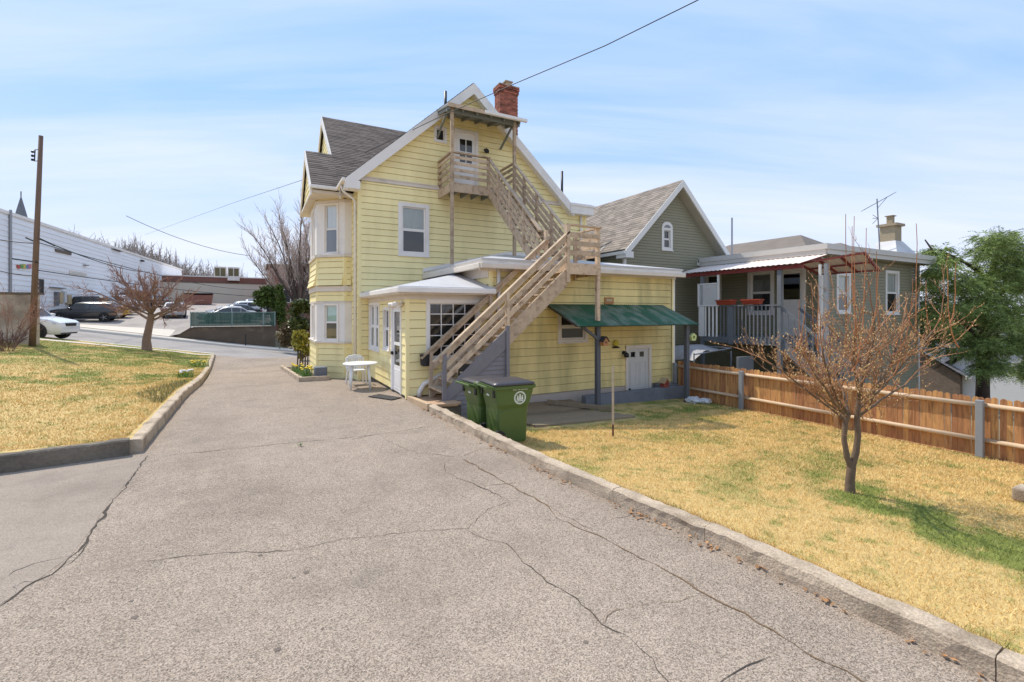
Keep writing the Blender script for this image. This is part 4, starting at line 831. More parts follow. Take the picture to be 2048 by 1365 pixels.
# ================================================================ plastic table and chair
M_plas = mat('white_garden_plastic', (.80, .79, .76), .4, .03, 4, .02)
T_ = thing('garden_table', 'round white plastic garden table standing on the asphalt by the porch', 'table', (-.32, -2.05, dz(-2.05)))
mb = MB(); mb.lathe((-.32, -2.05, .66), [(.40, 0), (.445, .0), (.46, .012), (.46, .03), (.445, .042), (.05, .044)], 36); mb.build('table_top', M_plas, T_, smooth=False)
for a in (35, 125, 215, 305):
    c, s_ = math.cos(rad(a)), math.sin(rad(a)); mb = MB(); mb.tube([(-.32+.30*c, -2.05+.30*s_, .66), (-.32+.36*c, -2.05+.36*s_, 0)], [.045, .026], 10); mb.build('leg', M_plas, T_, smooth=True)
C_h = thing('garden_chair', 'white plastic garden chair tucked in behind the round table', 'chair', (-.30, -1.25, dz(-1.3)))
cx, cy = -.28, -1.22; mb = MB(); mb.hexa(rrect(.22, .22, .05, .40, cx, cy), rrect(.22, .22, .05, .425, cx, cy)); mb.build('seat', M_plas, C_h)
def arc(r, a0, a1, n=10): return [(r*math.cos(rad(a0+(a1-a0)*i/n)), r*math.sin(rad(a0+(a1-a0)*i/n))) for i in range(n+1)]
bk_ = MB()
for i in range(7):
    t0 = -.20+i*.06; bk_.bar((cx+t0, cy+.21, .42), (cx+t0*1.05, cy+.27, .74), .035, .014, (0, 1, 0))
bk_.tube([(cx-.24, cy+.22, .42), (cx-.245, cy+.27, .72), (cx-.17, cy+.285, .79), (cx, cy+.29, .815), (cx+.17, cy+.285, .79), (cx+.245, cy+.27, .72), (cx+.24, cy+.22, .42)], .022, 8); bk_.bar((cx-.2, cy+.278, .755), (cx+.2, cy+.278, .755), .012, .06); bk_.build('backrest', M_plas, C_h)
for sx in (-1, 1):
    mb = MB(); mb.tube([(cx+sx*.24, cy+.25, .62), (cx+sx*.26, cy, .62), (cx+sx*.25, cy-.2, .60), (cx+sx*.24, cy-.22, .42)], .02, 8); mb.build('armrest', M_plas, C_h)
    for sy in (-1, 1): mb = MB(); mb.tube([(cx+sx*.2, cy+sy*.2, .41), (cx+sx*.25, cy+sy*.26, -.01)], [.032, .02], 8); mb.build('leg', M_plas, C_h)
# ================================================================ small things around the addition
M_red = mat('faded_red_wood', (.32, .07, .05), .7, .15, 8); M_yel = mat('painted_yellow', (.62, .50, .07), .6, .1); M_orange = mat('orange_brown_wood', (.42, .19, .07), .7, .15, 12); M_tanw = mat('tan_wood', (.5, .38, .22), .7, .12, 12)
def birdhouse(label, c, m, mr, s=1, face=(0, -1)):
    b = thing('birdhouse', label, 'birdhouse', c); x, y, z = c; w_, h = .075*s, .12*s; mb = MB()
    mb.hexa([(x-w_, y-w_, z), (x+w_, y-w_, z), (x+w_, y-w_, z+h), (x, y-w_, z+h+.09*s), (x-w_, y-w_, z+h)], [(x-w_, y+w_, z), (x+w_, y+w_, z), (x+w_, y+w_, z+h), (x, y+w_, z+h+.09*s), (x-w_, y+w_, z+h)]); fixn(mb.build('box', m, b))
    for sx in (-1, 1): mb = MB(); mb.bar((x+sx*.004, y, z+h+.105*s), (x+sx*w_*1.35, y, z+h-.02*s), w_*2.6, .014*s, (0, 0, 1)); mb.build('roof_board', mr, b)
    mb = MB(); mb.lathe((x, y-w_-.003, z+h*.7), [(.024*s, -.002), (.024*s, .002)], 14, 'y'); mb.build('entrance_hole', M_dark, b); return b
birdhouse('brown birdhouse with dark roof hanging on the left awning post', (5.27, -5.60, 1.20), M_orange, M_dark, 1.1)
rb = birdhouse('small red birdhouse with tan roof lying on the concrete ledge', (8.22, -4.88, -.215), M_red, M_tanw, 1.25); rb.rotation_euler = (0, 0, .0)
b = thing('wall_ornament', 'small round yellow ornament with dark base on the wall', 'ornament', (6.65, EY-.06, 1.05)); mb = MB(); mb.lathe((6.65, EY-.07, 1.16), [(.01, -.1), (.07, -.07), (.10, 0), (.07, .07), (.01, .1)], 16); mb.build('globe', M_yel, b, smooth=True); mb = MB(); mb.lathe((6.65, EY-.07, 1.03), [(.11, -.015), (.11, .015), (.03, .04)], 14); mb.build('base', M_dark, b)
b = thing('ring_birdhouse', 'pale green five sided birdhouse on the right awning post', 'birdhouse', (8.62, -5.58, 1.22)); mb = MB(); pts = [(8.64+.125*math.sin(rad(72*i)), 1.34+.125*math.cos(rad(72*i))) for i in range(5)]; q2 = [(8.64+.055*math.sin(rad(72*i)), 1.34+.055*math.cos(rad(72*i))) for i in range(5)]
for i in range(5): j = (i+1) % 5; mb.hexa([(pts[i][0], -5.64, pts[i][1]), (pts[j][0], -5.64, pts[j][1]), (q2[j][0], -5.64, q2[j][1]), (q2[i][0], -5.64, q2[i][1])], [(pts[i][0], -5.56, pts[i][1]), (pts[j][0], -5.56, pts[j][1]), (q2[j][0], -5.56, q2[j][1]), (q2[i][0], -5.56, q2[i][1])])
fixn(mb.build('ring', mat('pale_lime_paint', (.55, .60, .25), .6, .1), b)); mb = MB(); mb.box(8.56, 8.72, -5.562, -5.555, 1.27, 1.41); mb.build('back', M_dark, b)
b = thing('wall_plaque', 'small brown wooden plaque on the wall above the green awning', 'plaque', (6.42, EY-.03, 2.40)); c = onY(1218, 602, EY-.03); mb = MB(); mb.box(c.x-.17, c.x+.17, EY-.05, EY-.015, c.z-.10, c.z+.10); mb.build('plaque_board', M_orange, b, bevel=.01); mb = MB(); mb.box(c.x-.12, c.x+.11, EY-.06, EY-.051, c.z-.02, c.z+.05); mb.build('plaque_relief', M_tanw, b)
def walllamp(label, c, n=(0, -1)):
    b = thing('wall_lamp', label, 'lamp', c); x, y, z = c; mb = MB(); mb.lathe((x, y, z), [(.06, -.03), (.06, 0)], 14, 'y'); mb.build('mount', M_black, b); mb = MB(); mb.tube([(x, y-.03, z), (x, y-.12, z+.04), (x, y-.15, z)], .014, 8); mb.build('arm', M_black, b); mb = MB(); mb.lathe((x, y-.15, z-.14), [(.045, 0), (.08, .02), (.075, .1), (.03, .15)], 14); mb.build('shade', M_black, b, smooth=True); return b
walllamp('black lantern lamp on the wall beside the cellar door', (6.99, EY-.0, .86))
walllamp('dark lamp on the gable wall right of the top door', (4.42, 0, 7.92))
b = thing('security_light', 'white twin flood light under the porch eave corner', 'lamp', (.25, -4.2, 2.3)); mb = MB(); mb.lathe((.29, -4.02, 2.30), [(.07, -.03), (.07, .0)], 14, 'x'); mb.build('mount', M_white, b)
for (dy, dzz) in ((.16, .0), (-.16, .02)):
    mb = MB(); mb.tube([(.28, -4.02, 2.30), (.2, -4.02+dy*.6, 2.29), (.12, -4.02+dy, 2.27+dzz), (.03, -4.02+dy*1.3, 2.25)], [.02, .035, .06, .07], 12); mb.build('lamp_head', M_white, b, smooth=True)
tag((lambda m_: m_.lathe((.74, -4.50, .80), [(.09, 0), (.12, .02), (.14, .26), (.15, .28)], 20).build('black_planter', M_black))(MB()), 'black plastic planter pot hung below the small paned porch window', 'planter')
# clear bags by the fence corner
M_bag = mat('crumpled_clear_plastic', (.60, .60, .60), .25, .2, 12, .15, 50, spec=.8)
def blob(name, c, r, sq, m, n=20, amp=.35, seed=0):
    mb = MB(); rows = 10
    for i in range(rows+1):
        th = math.pi*i/rows
        for k in range(n):
            ph = 2*math.pi*k/n; d = Vector((math.sin(th)*math.cos(ph), math.sin(th)*math.sin(ph), math.cos(th))); q = 1+amp*mnoise.noise(d*2.3+Vector((seed, 0, 0)))+amp*.6*mnoise.noise(d*6+Vector((0, seed, 0))); p = d*r*q; mb.v.append((c[0]+p.x, c[1]+p.y, c[2]+max(-r*sq*.55, p.z*sq)))
    for i in range(rows):
        for k in range(n): j = (k+1) % n; mb.f.append((i*n+k, (i+1)*n+k, (i+1)*n+j, i*n+j)); mb.t.append(.5)
    return mb.build(name, m)
for (px, py, r, lb) in ((1386, 804, .20, 'left crumpled clear plastic bag on the grass by the fence corner'), (1410, 806, .17, 'right crumpled clear plastic bag on the grass by the fence corner')):
    c = onZ(px, py, -.56); tag(blob('plastic_bag', (c.x, c.y, -.52), r, .55, M_bag, seed=px), lb, 'bag', 'plastic bags by the fence')
# lawn stake and stone
c = onZ(1226, 878, -.36); K = thing('lawn_stake', 'thin wooden stake standing upright in the lawn', 'stake', (c.x, c.y, lawnR(c.x, c.y)))
zt = CAM[2]+(HY-733)/F*((c.x-CAM[0])*W_[0]+(c.y-CAM[1])*W_[1]); mb = MB(); mb.tube([(c.x, c.y, -.08), (c.x, c.y, zt)], .021, 8); mb.build('shaft', mat('grey_stake_wood', (.42, .35, .26), .8, .2, 8), K); mb = MB(); mb.tube([(c.x, c.y, -.5), (c.x, c.y, -.08)], .018, 8); mb.build('rusty_foot', mat('rust', (.12, .05, .03), .8, .2, 20), K)
c = onZ(2046, 992, -.22); tag((lambda m_: m_.box(c.x-.02, c.x+.28, c.y-.08, c.y+.1, -.3, -.14).build('stone_block', M_conc, bevel=.02))(MB()), 'grey stone block lying on the lawn at the right edge', 'stone')
# ================================================================ cedar picket fence
M_ced = mat('cedar_pickets', (.50, .245, .095), .75, .2, 5, .16, 40, stretch=(1, 6, .7), objvar=.3, objhue=.012, dirt=(.22, .095, .035, .75), dscale=3.2, dlo=.50, dhi=.68)
M_rail = mat('pale_cedar_rail', (.60, .44, .29), .7, .12, 4, .1, 30); M_fpost = mat('grey_fence_post', (.26, .27, .28), .5, .1, 3); M_cpost = mat('brown_fence_post', (.30, .15, .06), .8, .15, 4)
FX = 9.0
Fe = thing('picket_fence', 'brown cedar picket fence with scalloped tops along the back lawn', 'fence', (FX, -9, -.6))
pk = []; wv = .0455
for a in range(0, 181, 30): pk.append((wv*math.cos(rad(a))*(1 if 30 <= a <= 150 else 1), 1.085+.04*math.sin(rad(a))))
out = [(-wv, 0), (wv, 0)]+pk
proto = None; y = -4.72; i = 0
while y > -15.2:
    zb = -.60+random.uniform(-.02, .02)
    if proto is None:
        mb = MB(); mb.hexa([(FX+.035, y+a, zb+z) for a, z in out], [(FX+.053, y+a, zb+z) for a, z in out]); proto = fixn(mb.build('picket', M_ced, Fe)); base = ORG[proto].copy()
    else:
        c = inst(proto, (base.x+random.uniform(-.002, .004), y, zb), Fe); c.rotation_euler = (random.uniform(-.018, .018), 0, random.uniform(-.05, .05))
    y -= .0965; i += 1
for z in (.375, -.265):
    ys = [-4.6, -7.0, -9.44, -11.88, -14.32, -15.3]
    for a, b in zip(ys[:-1], ys[1:]): mb = MB(); mb.tube([(FX-.012, a, z+random.uniform(-.01, .01)), (FX-.012, b, z+random.uniform(-.01, .01))], .042, 10); mb.build('rail', M_rail if b < -6.5 else M_cpost, Fe, smooth=True)
for yy, m in ((-4.64, M_fpost), (-7.0, M_fpost), (-9.44, M_cpost), (-11.88, M_fpost), (-14.32, M_cpost)): mb = MB(); mb.box(FX-.13, FX-.035, yy-.055, yy+.055, -.75, .47); mb.build('fence_post', m, Fe, bevel=.008)
mb = MB(); mb.box(FX-.02, FX+.05, -15.2, -4.6, -.72, -.575); mb.build('kick_board', M_cpost, Fe)
# ================================================================ trees: branching helpers
def limb(p, d, L, nseg, wob, lift, rs):
    pts = [Vector(p)]; d = Vector(d).normalized()
    for i in range(nseg):
        d = (d+Vector((rs.uniform(-wob, wob), rs.uniform(-wob, wob), rs.uniform(-wob, wob)+lift))).normalized(); pts.append(pts[-1]+d*L/nseg)
    return pts, d
def grow(mb, tw, p, d, L, r, lvl, P, rs):
    ns = P['nseg'][lvl]; pts, d2 = limb(p, d, L, ns, P['wob'][lvl], P['lift'][lvl], rs); r1 = r*P['taper'][lvl]
    rr = [r+(r1-r)*i/ns for i in range(ns+1)]; sides = P['sides'][lvl]
    (mb if lvl < P['twig'] else tw).tube(pts, rr, sides, cap=False, tone=rs.random())
    if lvl == P['max']:
        P.setdefault('tips', []).append(pts); return
    k = P['kids'][lvl]; k = rs.randint(*k) if isinstance(k, tuple) else k
    for j in range(k):
        t = P['start'][lvl]+(1-P['start'][lvl])*(j+rs.random()*.8)/k; t = min(t, 1); f = t*ns; i0 = min(int(f), ns-1); q = pts[i0].lerp(pts[i0+1], f-i0)
        ax = (pts[i0+1]-pts[i0]).normalized(); sd = ax.orthogonal().normalized(); sd.rotate(Matrix.Rotation(rs.random()*6.283, 3, ax)); ang = rs.uniform(*P['ang'][lvl]); nd_ = ax*math.cos(ang)+sd*math.sin(ang)+Vector((0, 0, P['bias'][lvl]))
        grow(mb, tw, q, nd_, L*P['len'][lvl]*rs.uniform(.7, 1.2)*(1-.35*t), max(rr[i0]*P['rad'][lvl], P['rmin']), lvl+1, P, rs)
    if P.get('cont', True): grow(mb, tw, pts[-1], d2, L*P['len'][lvl]*rs.uniform(.8, 1.1), max(r1, P['rmin']), lvl+1, P, rs)
# ---------------------------------------------------------------- pruned fruit tree on the back lawn
M_bark = mat('grey_brown_bark', (.155, .105, .07), .85, .2, 12, .2, 60, bump=.6, bscale=60); M_twig = mat('tan_twigs', (.34, .17, .085), .75, .15, 10, tone=.35); M_sprout = mat('red_brown_sprouts', (.38, .15, .06), .6, .1, 10, tone=.3); M_bud = mat('golden_buds', (.60, .40, .17), .6, .1, 20, tone=.4)
rs = random.Random(11)
B0 = onZ(1700, 986, lawnR(3.75, -12.25)); TR = thing('fruit_tree', 'small pruned fruit tree with twin trunk and budding twigs on the lawn', 'tree', B0)
tk, br, tw, sp = MB(), MB(), MB(), MB()
rt, fw = Vector((R_[0], R_[1], 0)), Vector((W_[0], W_[1], 0)); up = Vector((0, 0, 1))
def fp(px, py, dep=0): return onD(px, py, (B0.x-CAM[0])*W_[0]+(B0.y-CAM[1])*W_[1]+dep)
tk.tube([B0-up*.1, fp(1700, 960), fp(1703, 935)], [.062, .052, .05], 10, cap=False)
tk.tube([fp(1703, 940), fp(1694, 915), fp(1688, 880), fp(1690, 850), fp(1697, 828)], [.036, .034, .03, .03, .028], 9, cap=False)
tk.tube([fp(1702, 940), fp(1712, 905), fp(1716, 870), fp(1714, 840), fp(1718, 800)], [.042, .038, .035, .033, .03], 9, cap=False)
P = dict(nseg=[7, 5, 4, 3], wob=[.16, .22, .26, .3], lift=[.05, .07, .07, .08], taper=[.5, .5, .45, .5], sides=[7, 4, 3, 3], twig=1, max=3, kids=[(6, 8), (4, 5), (3, 4)], start=[.22, .15, .2], ang=[(.5, 1.2), (.5, 1.2), (.4, 1.1)], len=[.5, .5, .55], rad=[.5, .55, .7], bias=[.12, .22, .45], rmin=.0026)
limbs = [((1697, 828), (1600, 720), .3, .025), ((1695, 835), (1560, 735), -.5, .022), ((1718, 800), (1700, 640), -.3, .028), ((1714, 838), (1800, 770), .5, .026), ((1717, 805), (1840, 690), -.2, .028), ((1697, 828), (1660, 640), .6, .024), ((1718, 800), (1760, 620), .35, .026), ((1693, 845), (1525, 700), .15, .02), ((1717, 805), (1890, 680), .2, .023), ((1697, 828), (1600, 770), -.35, .018), ((1716, 820), (1800, 700), .7, .02), ((1696, 828), (1640, 690), -.7, .02), ((1716, 830), (1780, 790), -.6, .016), ((1718, 800), (1730, 590), 0, .022)]
sproutpts = []
for (a, b, dep, r) in limbs:
    p = fp(*a); q = fp(b[0], b[1], dep); d = q-p; L_ = d.length; dd = d.normalized()
    grow(br, tw, p, (dd+Vector((0, 0, -.12))), L_*.86, r*.82, 0, P, rs)
    sproutpts.append(q)
for (px, pyb, pyt, dep) in ((1712, 700, 432, .1), (1680, 690, 432, -.1), (1727, 690, 447, .2), (1708, 720, 462, -.2), (1835, 640, 447, .0), (1872, 650, 560, .1), (1895, 640, 525, -.1), (1910, 670, 535, .1), (1735, 680, 540, .3), (1790, 690, 560, -.3), (1640, 690, 575, 0), (1620, 700, 600, .2), (1765, 670, 500, .1), (1660, 700, 560, .3), (1700, 690, 540, -.4), (1850, 660, 600, .3), (1590, 690, 610, -.2)):
    n = 9; a0_ = fp(px, pyb+10, dep); a = min((q for t in P['tips'] for q in t), key=lambda q: (q-a0_).length+.6*max(0, q.z-a0_.z)); b = fp(px, pyt, 0)+fw*((a-fp(px, pyb, 0)).dot(fw)); a1_ = Vector((b.x, b.y, a.z+.10)); pts = [a*((1-i/n)**2)+a1_*(2*(1-i/n)*i/n)+b*((i/n)**2)+rt*math.sin(i*1.7+px)*.006*min(1, i)+fw*math.cos(i*1.3+px)*.006*min(1, i) for i in range(n+1)]
    sp.tube(pts, [.009-.0055*i/n for i in range(n+1)], 5, cap=False, tone=rs.random()); P['tips'].append(pts)
tk.build('trunk', M_bark, TR, smooth=True); br.build('limbs', M_bark, TR, smooth=True); tw.build('twigs', M_twig, TR, tone=True); sp.build('sprouts', M_sprout, TR, tone=True)
bd_ = MB()
for pts in P['tips']:
    for i in range(1, len(pts)):
        for _ in range(2):
            if rs.random() < .80: continue
            c = pts[i-1].lerp(pts[i], rs.random())+Vector((rs.uniform(-1, 1), rs.uniform(-1, 1), rs.uniform(-1, 1)))*.006; s_ = rs.uniform(.006, .0125); o = Vector((rs.uniform(-.5, .5), rs.uniform(-.5, .5), 1)).normalized(); a = o.orthogonal().normalized(); b = o.cross(a); t_ = rs.random()
            ring = [c+a*s_*.6, c+b*s_*.6, c-a*s_*.6, c-b*s_*.6]; top = c+o*s_*1.3; bot = c-o*s_*.8
            for k in range(4): bd_.quad(ring[k], ring[(k+1) % 4], top, tone=t_); bd_.quad(ring[(k+1) % 4], ring[k], bot, tone=t_)
bd_.build('buds', M_bud, TR, tone=True)['kind'] = 'stuff'
# ---------------------------------------------------------------- leaf clouds
def leaves(c, r, n, size, rs, squash=1., drop=.0, surf=.55, elong=1.8):
    """n leaf quads spread through an ellipsoid, denser to the outside; returns verts, faces, tones"""
    d = rs.normal(size=(n, 3)); d /= np.linalg.norm(d, axis=1)[:, None]; rad_ = rs.random(n)**surf; lump = 1+.28*np.sin(d[:, 0]*5+c[0])*np.cos(d[:, 1]*4+c[1])+.2*np.sin(d[:, 2]*7+c[2])
    p = np.array(c)+d*(rad_*lump)[:, None]*np.array([r, r, r*squash]); a = rs.normal(size=(n, 3))+d*1.1; a[:, 2] -= drop; a /= np.linalg.norm(a, axis=1)[:, None]; b = np.cross(a, rs.normal(size=(n, 3))); b /= np.linalg.norm(b, axis=1)[:, None]
    s = size*rs.uniform(.6, 1.4, n)[:, None]
    V = np.stack([p-a*s*elong, p-b*s, p+a*s*elong, p+b*s], 1).reshape(-1, 3); return V, rs.random(n)
def leafcloud(name, clumps, m, parent, size, seed=3, **k):
    rs = np.random.default_rng(seed); VV, TT = [], []
    for (c, r, n, sq) in clumps: V, t = leaves(c, r, n, size, rs, sq, **k); VV.append(V); TT.append(t)
    V = np.concatenate(VV); F_ = np.arange(len(V)).reshape(-1, 4); return fast_mesh(name, V, F_, m, tone=np.concatenate(TT), parent=parent)
M_ever = mat('evergreen_sprays', (.23, .30, .08), .6, .25, .9, .15, 9, tone=.5); M_rhodo = mat('glossy_dark_leaves', (.10, .12, .03), .35, .2, 3, tone=.6); M_lime = mat('yellow_green_leaves', (.33, .30, .05), .45, .2, 3, tone=.5); M_thuja = mat('thuja_sprays', (.09, .13, .02), .65, .25, 3, tone=.5); M_trunk = mat('dark_trunk_bark', (.09, .065, .05), .9, .2, 6, .2, 40)
# feathery evergreen right of the neighbour
EV = thing('evergreen_tree', 'large feathery evergreen tree behind the fence at the right edge', 'tree', (onD(1962, 800, 20.5).x, onD(1962, 800, 20.5).y, -2.2)); rs_ = random.Random(5)
cl = []
for (px, py, rp, dd) in ((1880, 510, 26, 0), (1862, 560, 24, .3), (1905, 560, 34, -.6), (1880, 610, 34, .2), (1925, 620, 36, .8), (1868, 670, 26, .4), (1908, 680, 30, 0), (1955, 545, 32, .2), (1975, 490, 30, -.4), (2005, 478, 30, .3), (2040, 500, 34, 0), (2000, 540, 40, -.6), (2040, 560, 38, .4), (1985, 600, 44, 0), (2035, 625, 40, -.5), (1950, 610, 36, -.8), (2080, 540, 50, 0), (2085, 630, 50, .6), (2010, 690, 34, -.9), (1985, 730, 30, -.8), (2045, 680, 32, -.6), (1940, 690, 26, .2), (2060, 740, 20, 0)):
    for _ in range(5):
        q = onD(px+rs_.uniform(-.8, .8)*rp, py+rs_.uniform(-.7, .7)*rp, 20+dd+rs_.uniform(-.8, .8)); cl.append((tuple(q), rp*.62*20/F, 560, .5))
def sprays(clumps, seed, nb, nn, ln, nl, nw):
    rs = np.random.default_rng(seed); VV, TT = [], []
    for (c, r, n_, sq) in clumps:
        d = rs.normal(size=(nb, 3)); d /= np.linalg.norm(d, axis=1)[:, None]; o = np.array(c)+d*(rs.random(nb)**.45*r)[:, None]*np.array([1, 1, sq]); dr = d*np.array([1, 1, .35])+rs.normal(0, .35, (nb, 3)); dr[:, 2] -= .25; dr /= np.linalg.norm(dr, axis=1)[:, None]
        L_ = ln*rs.uniform(.5, 1.3, nb); tn = rs.random(nb); sd = np.cross(dr, np.array([0, 0, 1.])+rs.normal(0, .3, (nb, 3))); sd /= np.linalg.norm(sd, axis=1)[:, None]
        for k in range(nn):
            t = (k+.5)/nn; p = o+dr*(L_*t)[:, None]; p[:, 2] -= .35*L_*t*t
            for sg in (-1, 1):
                q = sd*sg*.8+dr*.75+rs.normal(0, .22, (nb, 3)); q /= np.linalg.norm(q, axis=1)[:, None]; e = nl*(1.15-.75*t)*rs.uniform(.7, 1.3, nb)[:, None]; w_ = np.cross(q, rs.normal(size=(nb, 3))); w_ /= np.linalg.norm(w_, axis=1)[:, None]
                VV.append(np.stack([p, p+q*e*.5+w_*nw, p+q*e, p+q*e*.5-w_*nw], 1).reshape(-1, 3)); TT.append(np.clip(tn*.7+rs.random(nb)*.3, 0, 1))
    V = np.concatenate(VV); return V, np.arange(len(V)).reshape(-1, 4), np.concatenate(TT)
_V, _F, _T = sprays(cl, 4, 76, 9, .42, .15, .011); fast_mesh('crown', _V, _F, M_ever, tone=_T, parent=EV)
mb = MB(); base = onD(1965, 800, 20.4)
mb.tube([(base.x, base.y, -2.3), tuple(onD(1966, 700, 20.4)), tuple(onD(1970, 620, 20.4)), tuple(onD(1985, 540, 20.4)), tuple(onD(2000, 490, 20.3))], [.26, .2, .17, .12, .05], 10)
for (a, b) in (((1968, 650), (1900, 560)), ((1970, 620), (2040, 560)), ((1967, 680), (2010, 640)), ((1968, 660), (1905, 640)), ((1966, 690), (1880, 600)), ((1966, 700), (2000, 720)), ((1900, 560), (1850, 480)), ((1980, 560), (1880, 500))): mb.tube([onD(*a, 20.4), (onD(*a, 20.4)+onD(*b, 20.2))/2+Vector((0, 0, .1)), onD(*b, 20.1)], [.09, .06, .025], 6)
mb.build('trunk', M_trunk, EV, smooth=True)
# ================================================================ green neighbour house
M_gs = mat('olive_green_siding', (.27, .25, .165), .6, .06, 2, .04, 30, tone=.06); M_gtrim = mat('neighbour_white_trim', (.72, .69, .64), .5, .05, 2); M_gsof = mat('beige_soffit', (.42, .38, .29), .7, .05, 2, stretch=(1, 12, 1)); M_deckg = mat('deck_grey_paint', (.17, .18, .19), .6, .08, 3)
G = thing('green_house', 'olive green sided neighbour house with steep gable and flat rear wing', 'house', (14, 0, -1)); GY = -1.2
g = MB(); g.box(9.96, 15.4, GY+.12, 14, -1.2, 4.5); g.prism([(9.96, GY+.12, 4.5), (15.4, GY+.12, 4.5), (12.67, GY+.12, 7.15)], (0, 15, 0)); g.box(14.6, 21.4, -5.93, 6, -1.4, 4.1); g.build('house_core', M_sheath, G)
W1 = Wall((9.88, GY), (1, 0), (0, -1)); hw = 2.79; gsl = 3.02/3.05
gwin = (2.0, 2.62, 4.66, 5.62)
siding(G, W1, lambda z: (.0, 5.58) if z < 4.5 else ((z-4.5)/gsl*.98, 5.58-(z-4.5)/gsl*.98), -1.0, 7.2, .115, M_gs, [gwin], joined=True, name='gable_siding', out=.012, gap=.008)
siding(G, Wall((9.88, GY), (0, 1), (-1, 0)), lambda z: (0, 8), 1.0, 4.45, .115, M_gs, joined=True, name='side_siding', out=.012, gap=.008)
window(G, W1, *gwin, cas=.13, sash=.04, m=M_gtrim, curtain=M_screen, lower=M_screen)
mb = MB(); pts = [W1.p(2.31+.31*math.cos(rad(a)), 5.60+.24*math.sin(rad(a)), -.02) for a in range(0, 181, 20)]; mb.prism(pts, W1.n*.06); fixn(mb.build('window_arch', M_gtrim, G))
mb = MB(); pts = [W1.p(2.31+.19*math.cos(rad(a)), 5.585+.13*math.sin(rad(a)), .041) for a in range(0, 181, 20)]; mb.quad(*pts); mb.build('arch_pane', mat('grey_arch_pane', (.2, .2, .2), .2, .1), G)
GO = GY-.42
shingles('roof_slope', G, (9.62, GO, 4.50), (9.62, 12, 4.50), (12.67, 12, 7.56), (12.67, GO, 7.56), .15, .34, M_shing2)
shingles('roof_slope', G, (15.72, GO, 4.50), (15.72, 12, 4.50), (12.67, 12, 7.56), (12.67, GO, 7.56), .15, .34, M_shing2)
for (x0, s_) in ((9.58, 1), (15.76, -1)):
    mb = MB(); mb.prism([(x0, GO-.03, 4.18), (12.67, GO-.03, 7.26), (12.67, GO-.03, 7.55), (x0, GO-.03, 4.47)], (0, .05, 0)); fixn(mb.build('rake_board', M_gtrim, G))
    mb = MB(); mb.prism([(x0, GO+.02, 4.18), (12.67, GO+.02, 7.26), (12.67, GO+.02, 7.29), (x0, GO+.02, 4.21)], (0, .42, 0)); fixn(mb.build('rake_soffit', M_gsof, G))
mb = MB(); mb.box(9.56, 9.95, GO-.04, GY+.1, 4.18, 4.42); mb.build('eave_return', M_gtrim, G)
mb = MB(); mb.box(9.50, 9.62, GO-.02, 9, 4.32, 4.44); mb.build('gutter', M_gtrim, G)
mb = MB(); mb.box(9.85, 9.97, GY-.03, GY+.06, 2.8, 4.2); mb.build('corner_board', M_gtrim, G)
for y in (.1, 1.3): mb = MB(); mb.bar((9.72, y, 4.60), (9.98, y, 4.86), .03, .03); mb.build('snow_guard', M_pvc, G)
# rear wing
WX = 14.5; WY = -6.05
W2 = Wall((WX, GY), (0, -1), (-1, 0)); W3 = Wall((WX, WY), (1, 0), (0, -1)); Lw = GY-WY
ux = lambda px, py=600: GY-onX(px, py, WX).y
uy = lambda px, py=600: onY(px, py, WY).x-WX
zx = lambda px, py: onX(px, py, WX).z
zy = lambda px, py: onY(px, py, WY).z
d0, d1 = ux(1555), ux(1612); w0, w1 = ux(1496), ux(1549); v0, v1 = ux(1408), ux(1443)
lw2 = (w0, w1, 2.0, 3.72); lwd = (d0, d1, 1.22, 3.72); lw1 = (max(.05, v0), v1, 2.6, 3.72)
siding(G, W2, lambda z: (0, Lw), -1.2, 4.08, .115, M_gs, [lw2, lwd, lw1], joined=True, name='wing_side_siding', out=.012, gap=.008)
rw = [(uy(1672), uy(1700), zy(1685, 627), zy(1685, 546)), (uy(1770), uy(1797), zy(1783, 629), zy(1783, 542))]
RWX = uy(1836)
siding(G, W3, lambda z: (0, RWX), -1.4, 4.08, .115, M_gs, rw, joined=True, name='wing_rear_siding', out=.012, gap=.008)
for r in rw: window(G, W3, *r, cas=.11, sash=.04, m=M_gtrim, curtain=M_curt, lower=M_screen)
window(G, W2, *lw2, cas=.14, sash=.05, m=M_gtrim, curtain=mat('grey_blind', (.30, .30, .28), .8, .05, 2, .1, 30, stretch=(1, 1, 8)), lower=M_screen); window(G, W2, *lw1, cas=.08, sash=.03, hung=False, m=M_gtrim, curtain=M_screen)
door(G, W2, *lwd, [(d0+.22, d1-.22, 2.55, 3.5)], M_gtrim, M_gtrim, [(d0+.2, d1-.2, 1.35, 2.4)], cas=.13, room=MATS['grey_blind'])
mb = MB(); W2.box(mb, Lw-.02, Lw+.06, -1.2, 4.05, -.02, .03); W3.box(mb, -.03, .10, -1.2, 4.05, -.02, .031); mb.build('corner_board', M_gtrim, G)
mb = MB(); W3.box(mb, RWX, RWX+.09, -1.4, 4.05, -.02, .03); mb.build('corner_board', M_gtrim, G)
mb = MB(); mb.box(WX-.42, WX+RWX+.4, WY-.38, GY-.05, 4.06, 4.12); mb.build('wing_soffit', M_gsof, G)
mb = MB(); mb.box(WX-.46, WX-.38, WY-.40, GY-.05, 4.06, 4.36); mb.box(WX-.38, WX+RWX+.42, WY-.44, WY-.36, 4.06, 4.36); mb.box(WX-.50, WX-.462, WY-.48, GY-.05, 4.22, 4.40); mb.box(WX-.462, WX+RWX+.42, WY-.48, WY-.442, 4.22, 4.40); mb.build('wing_fascia', M_gsof if False else mat('grey_white_fascia', (.56, .53, .48), .6, .06, 2), G)
mb = MB(); mb.box(WX-.44, WX+RWX+.4, WY-.42, 3, 4.36, 4.42); mb.build('wing_roof', M_membrane, G)
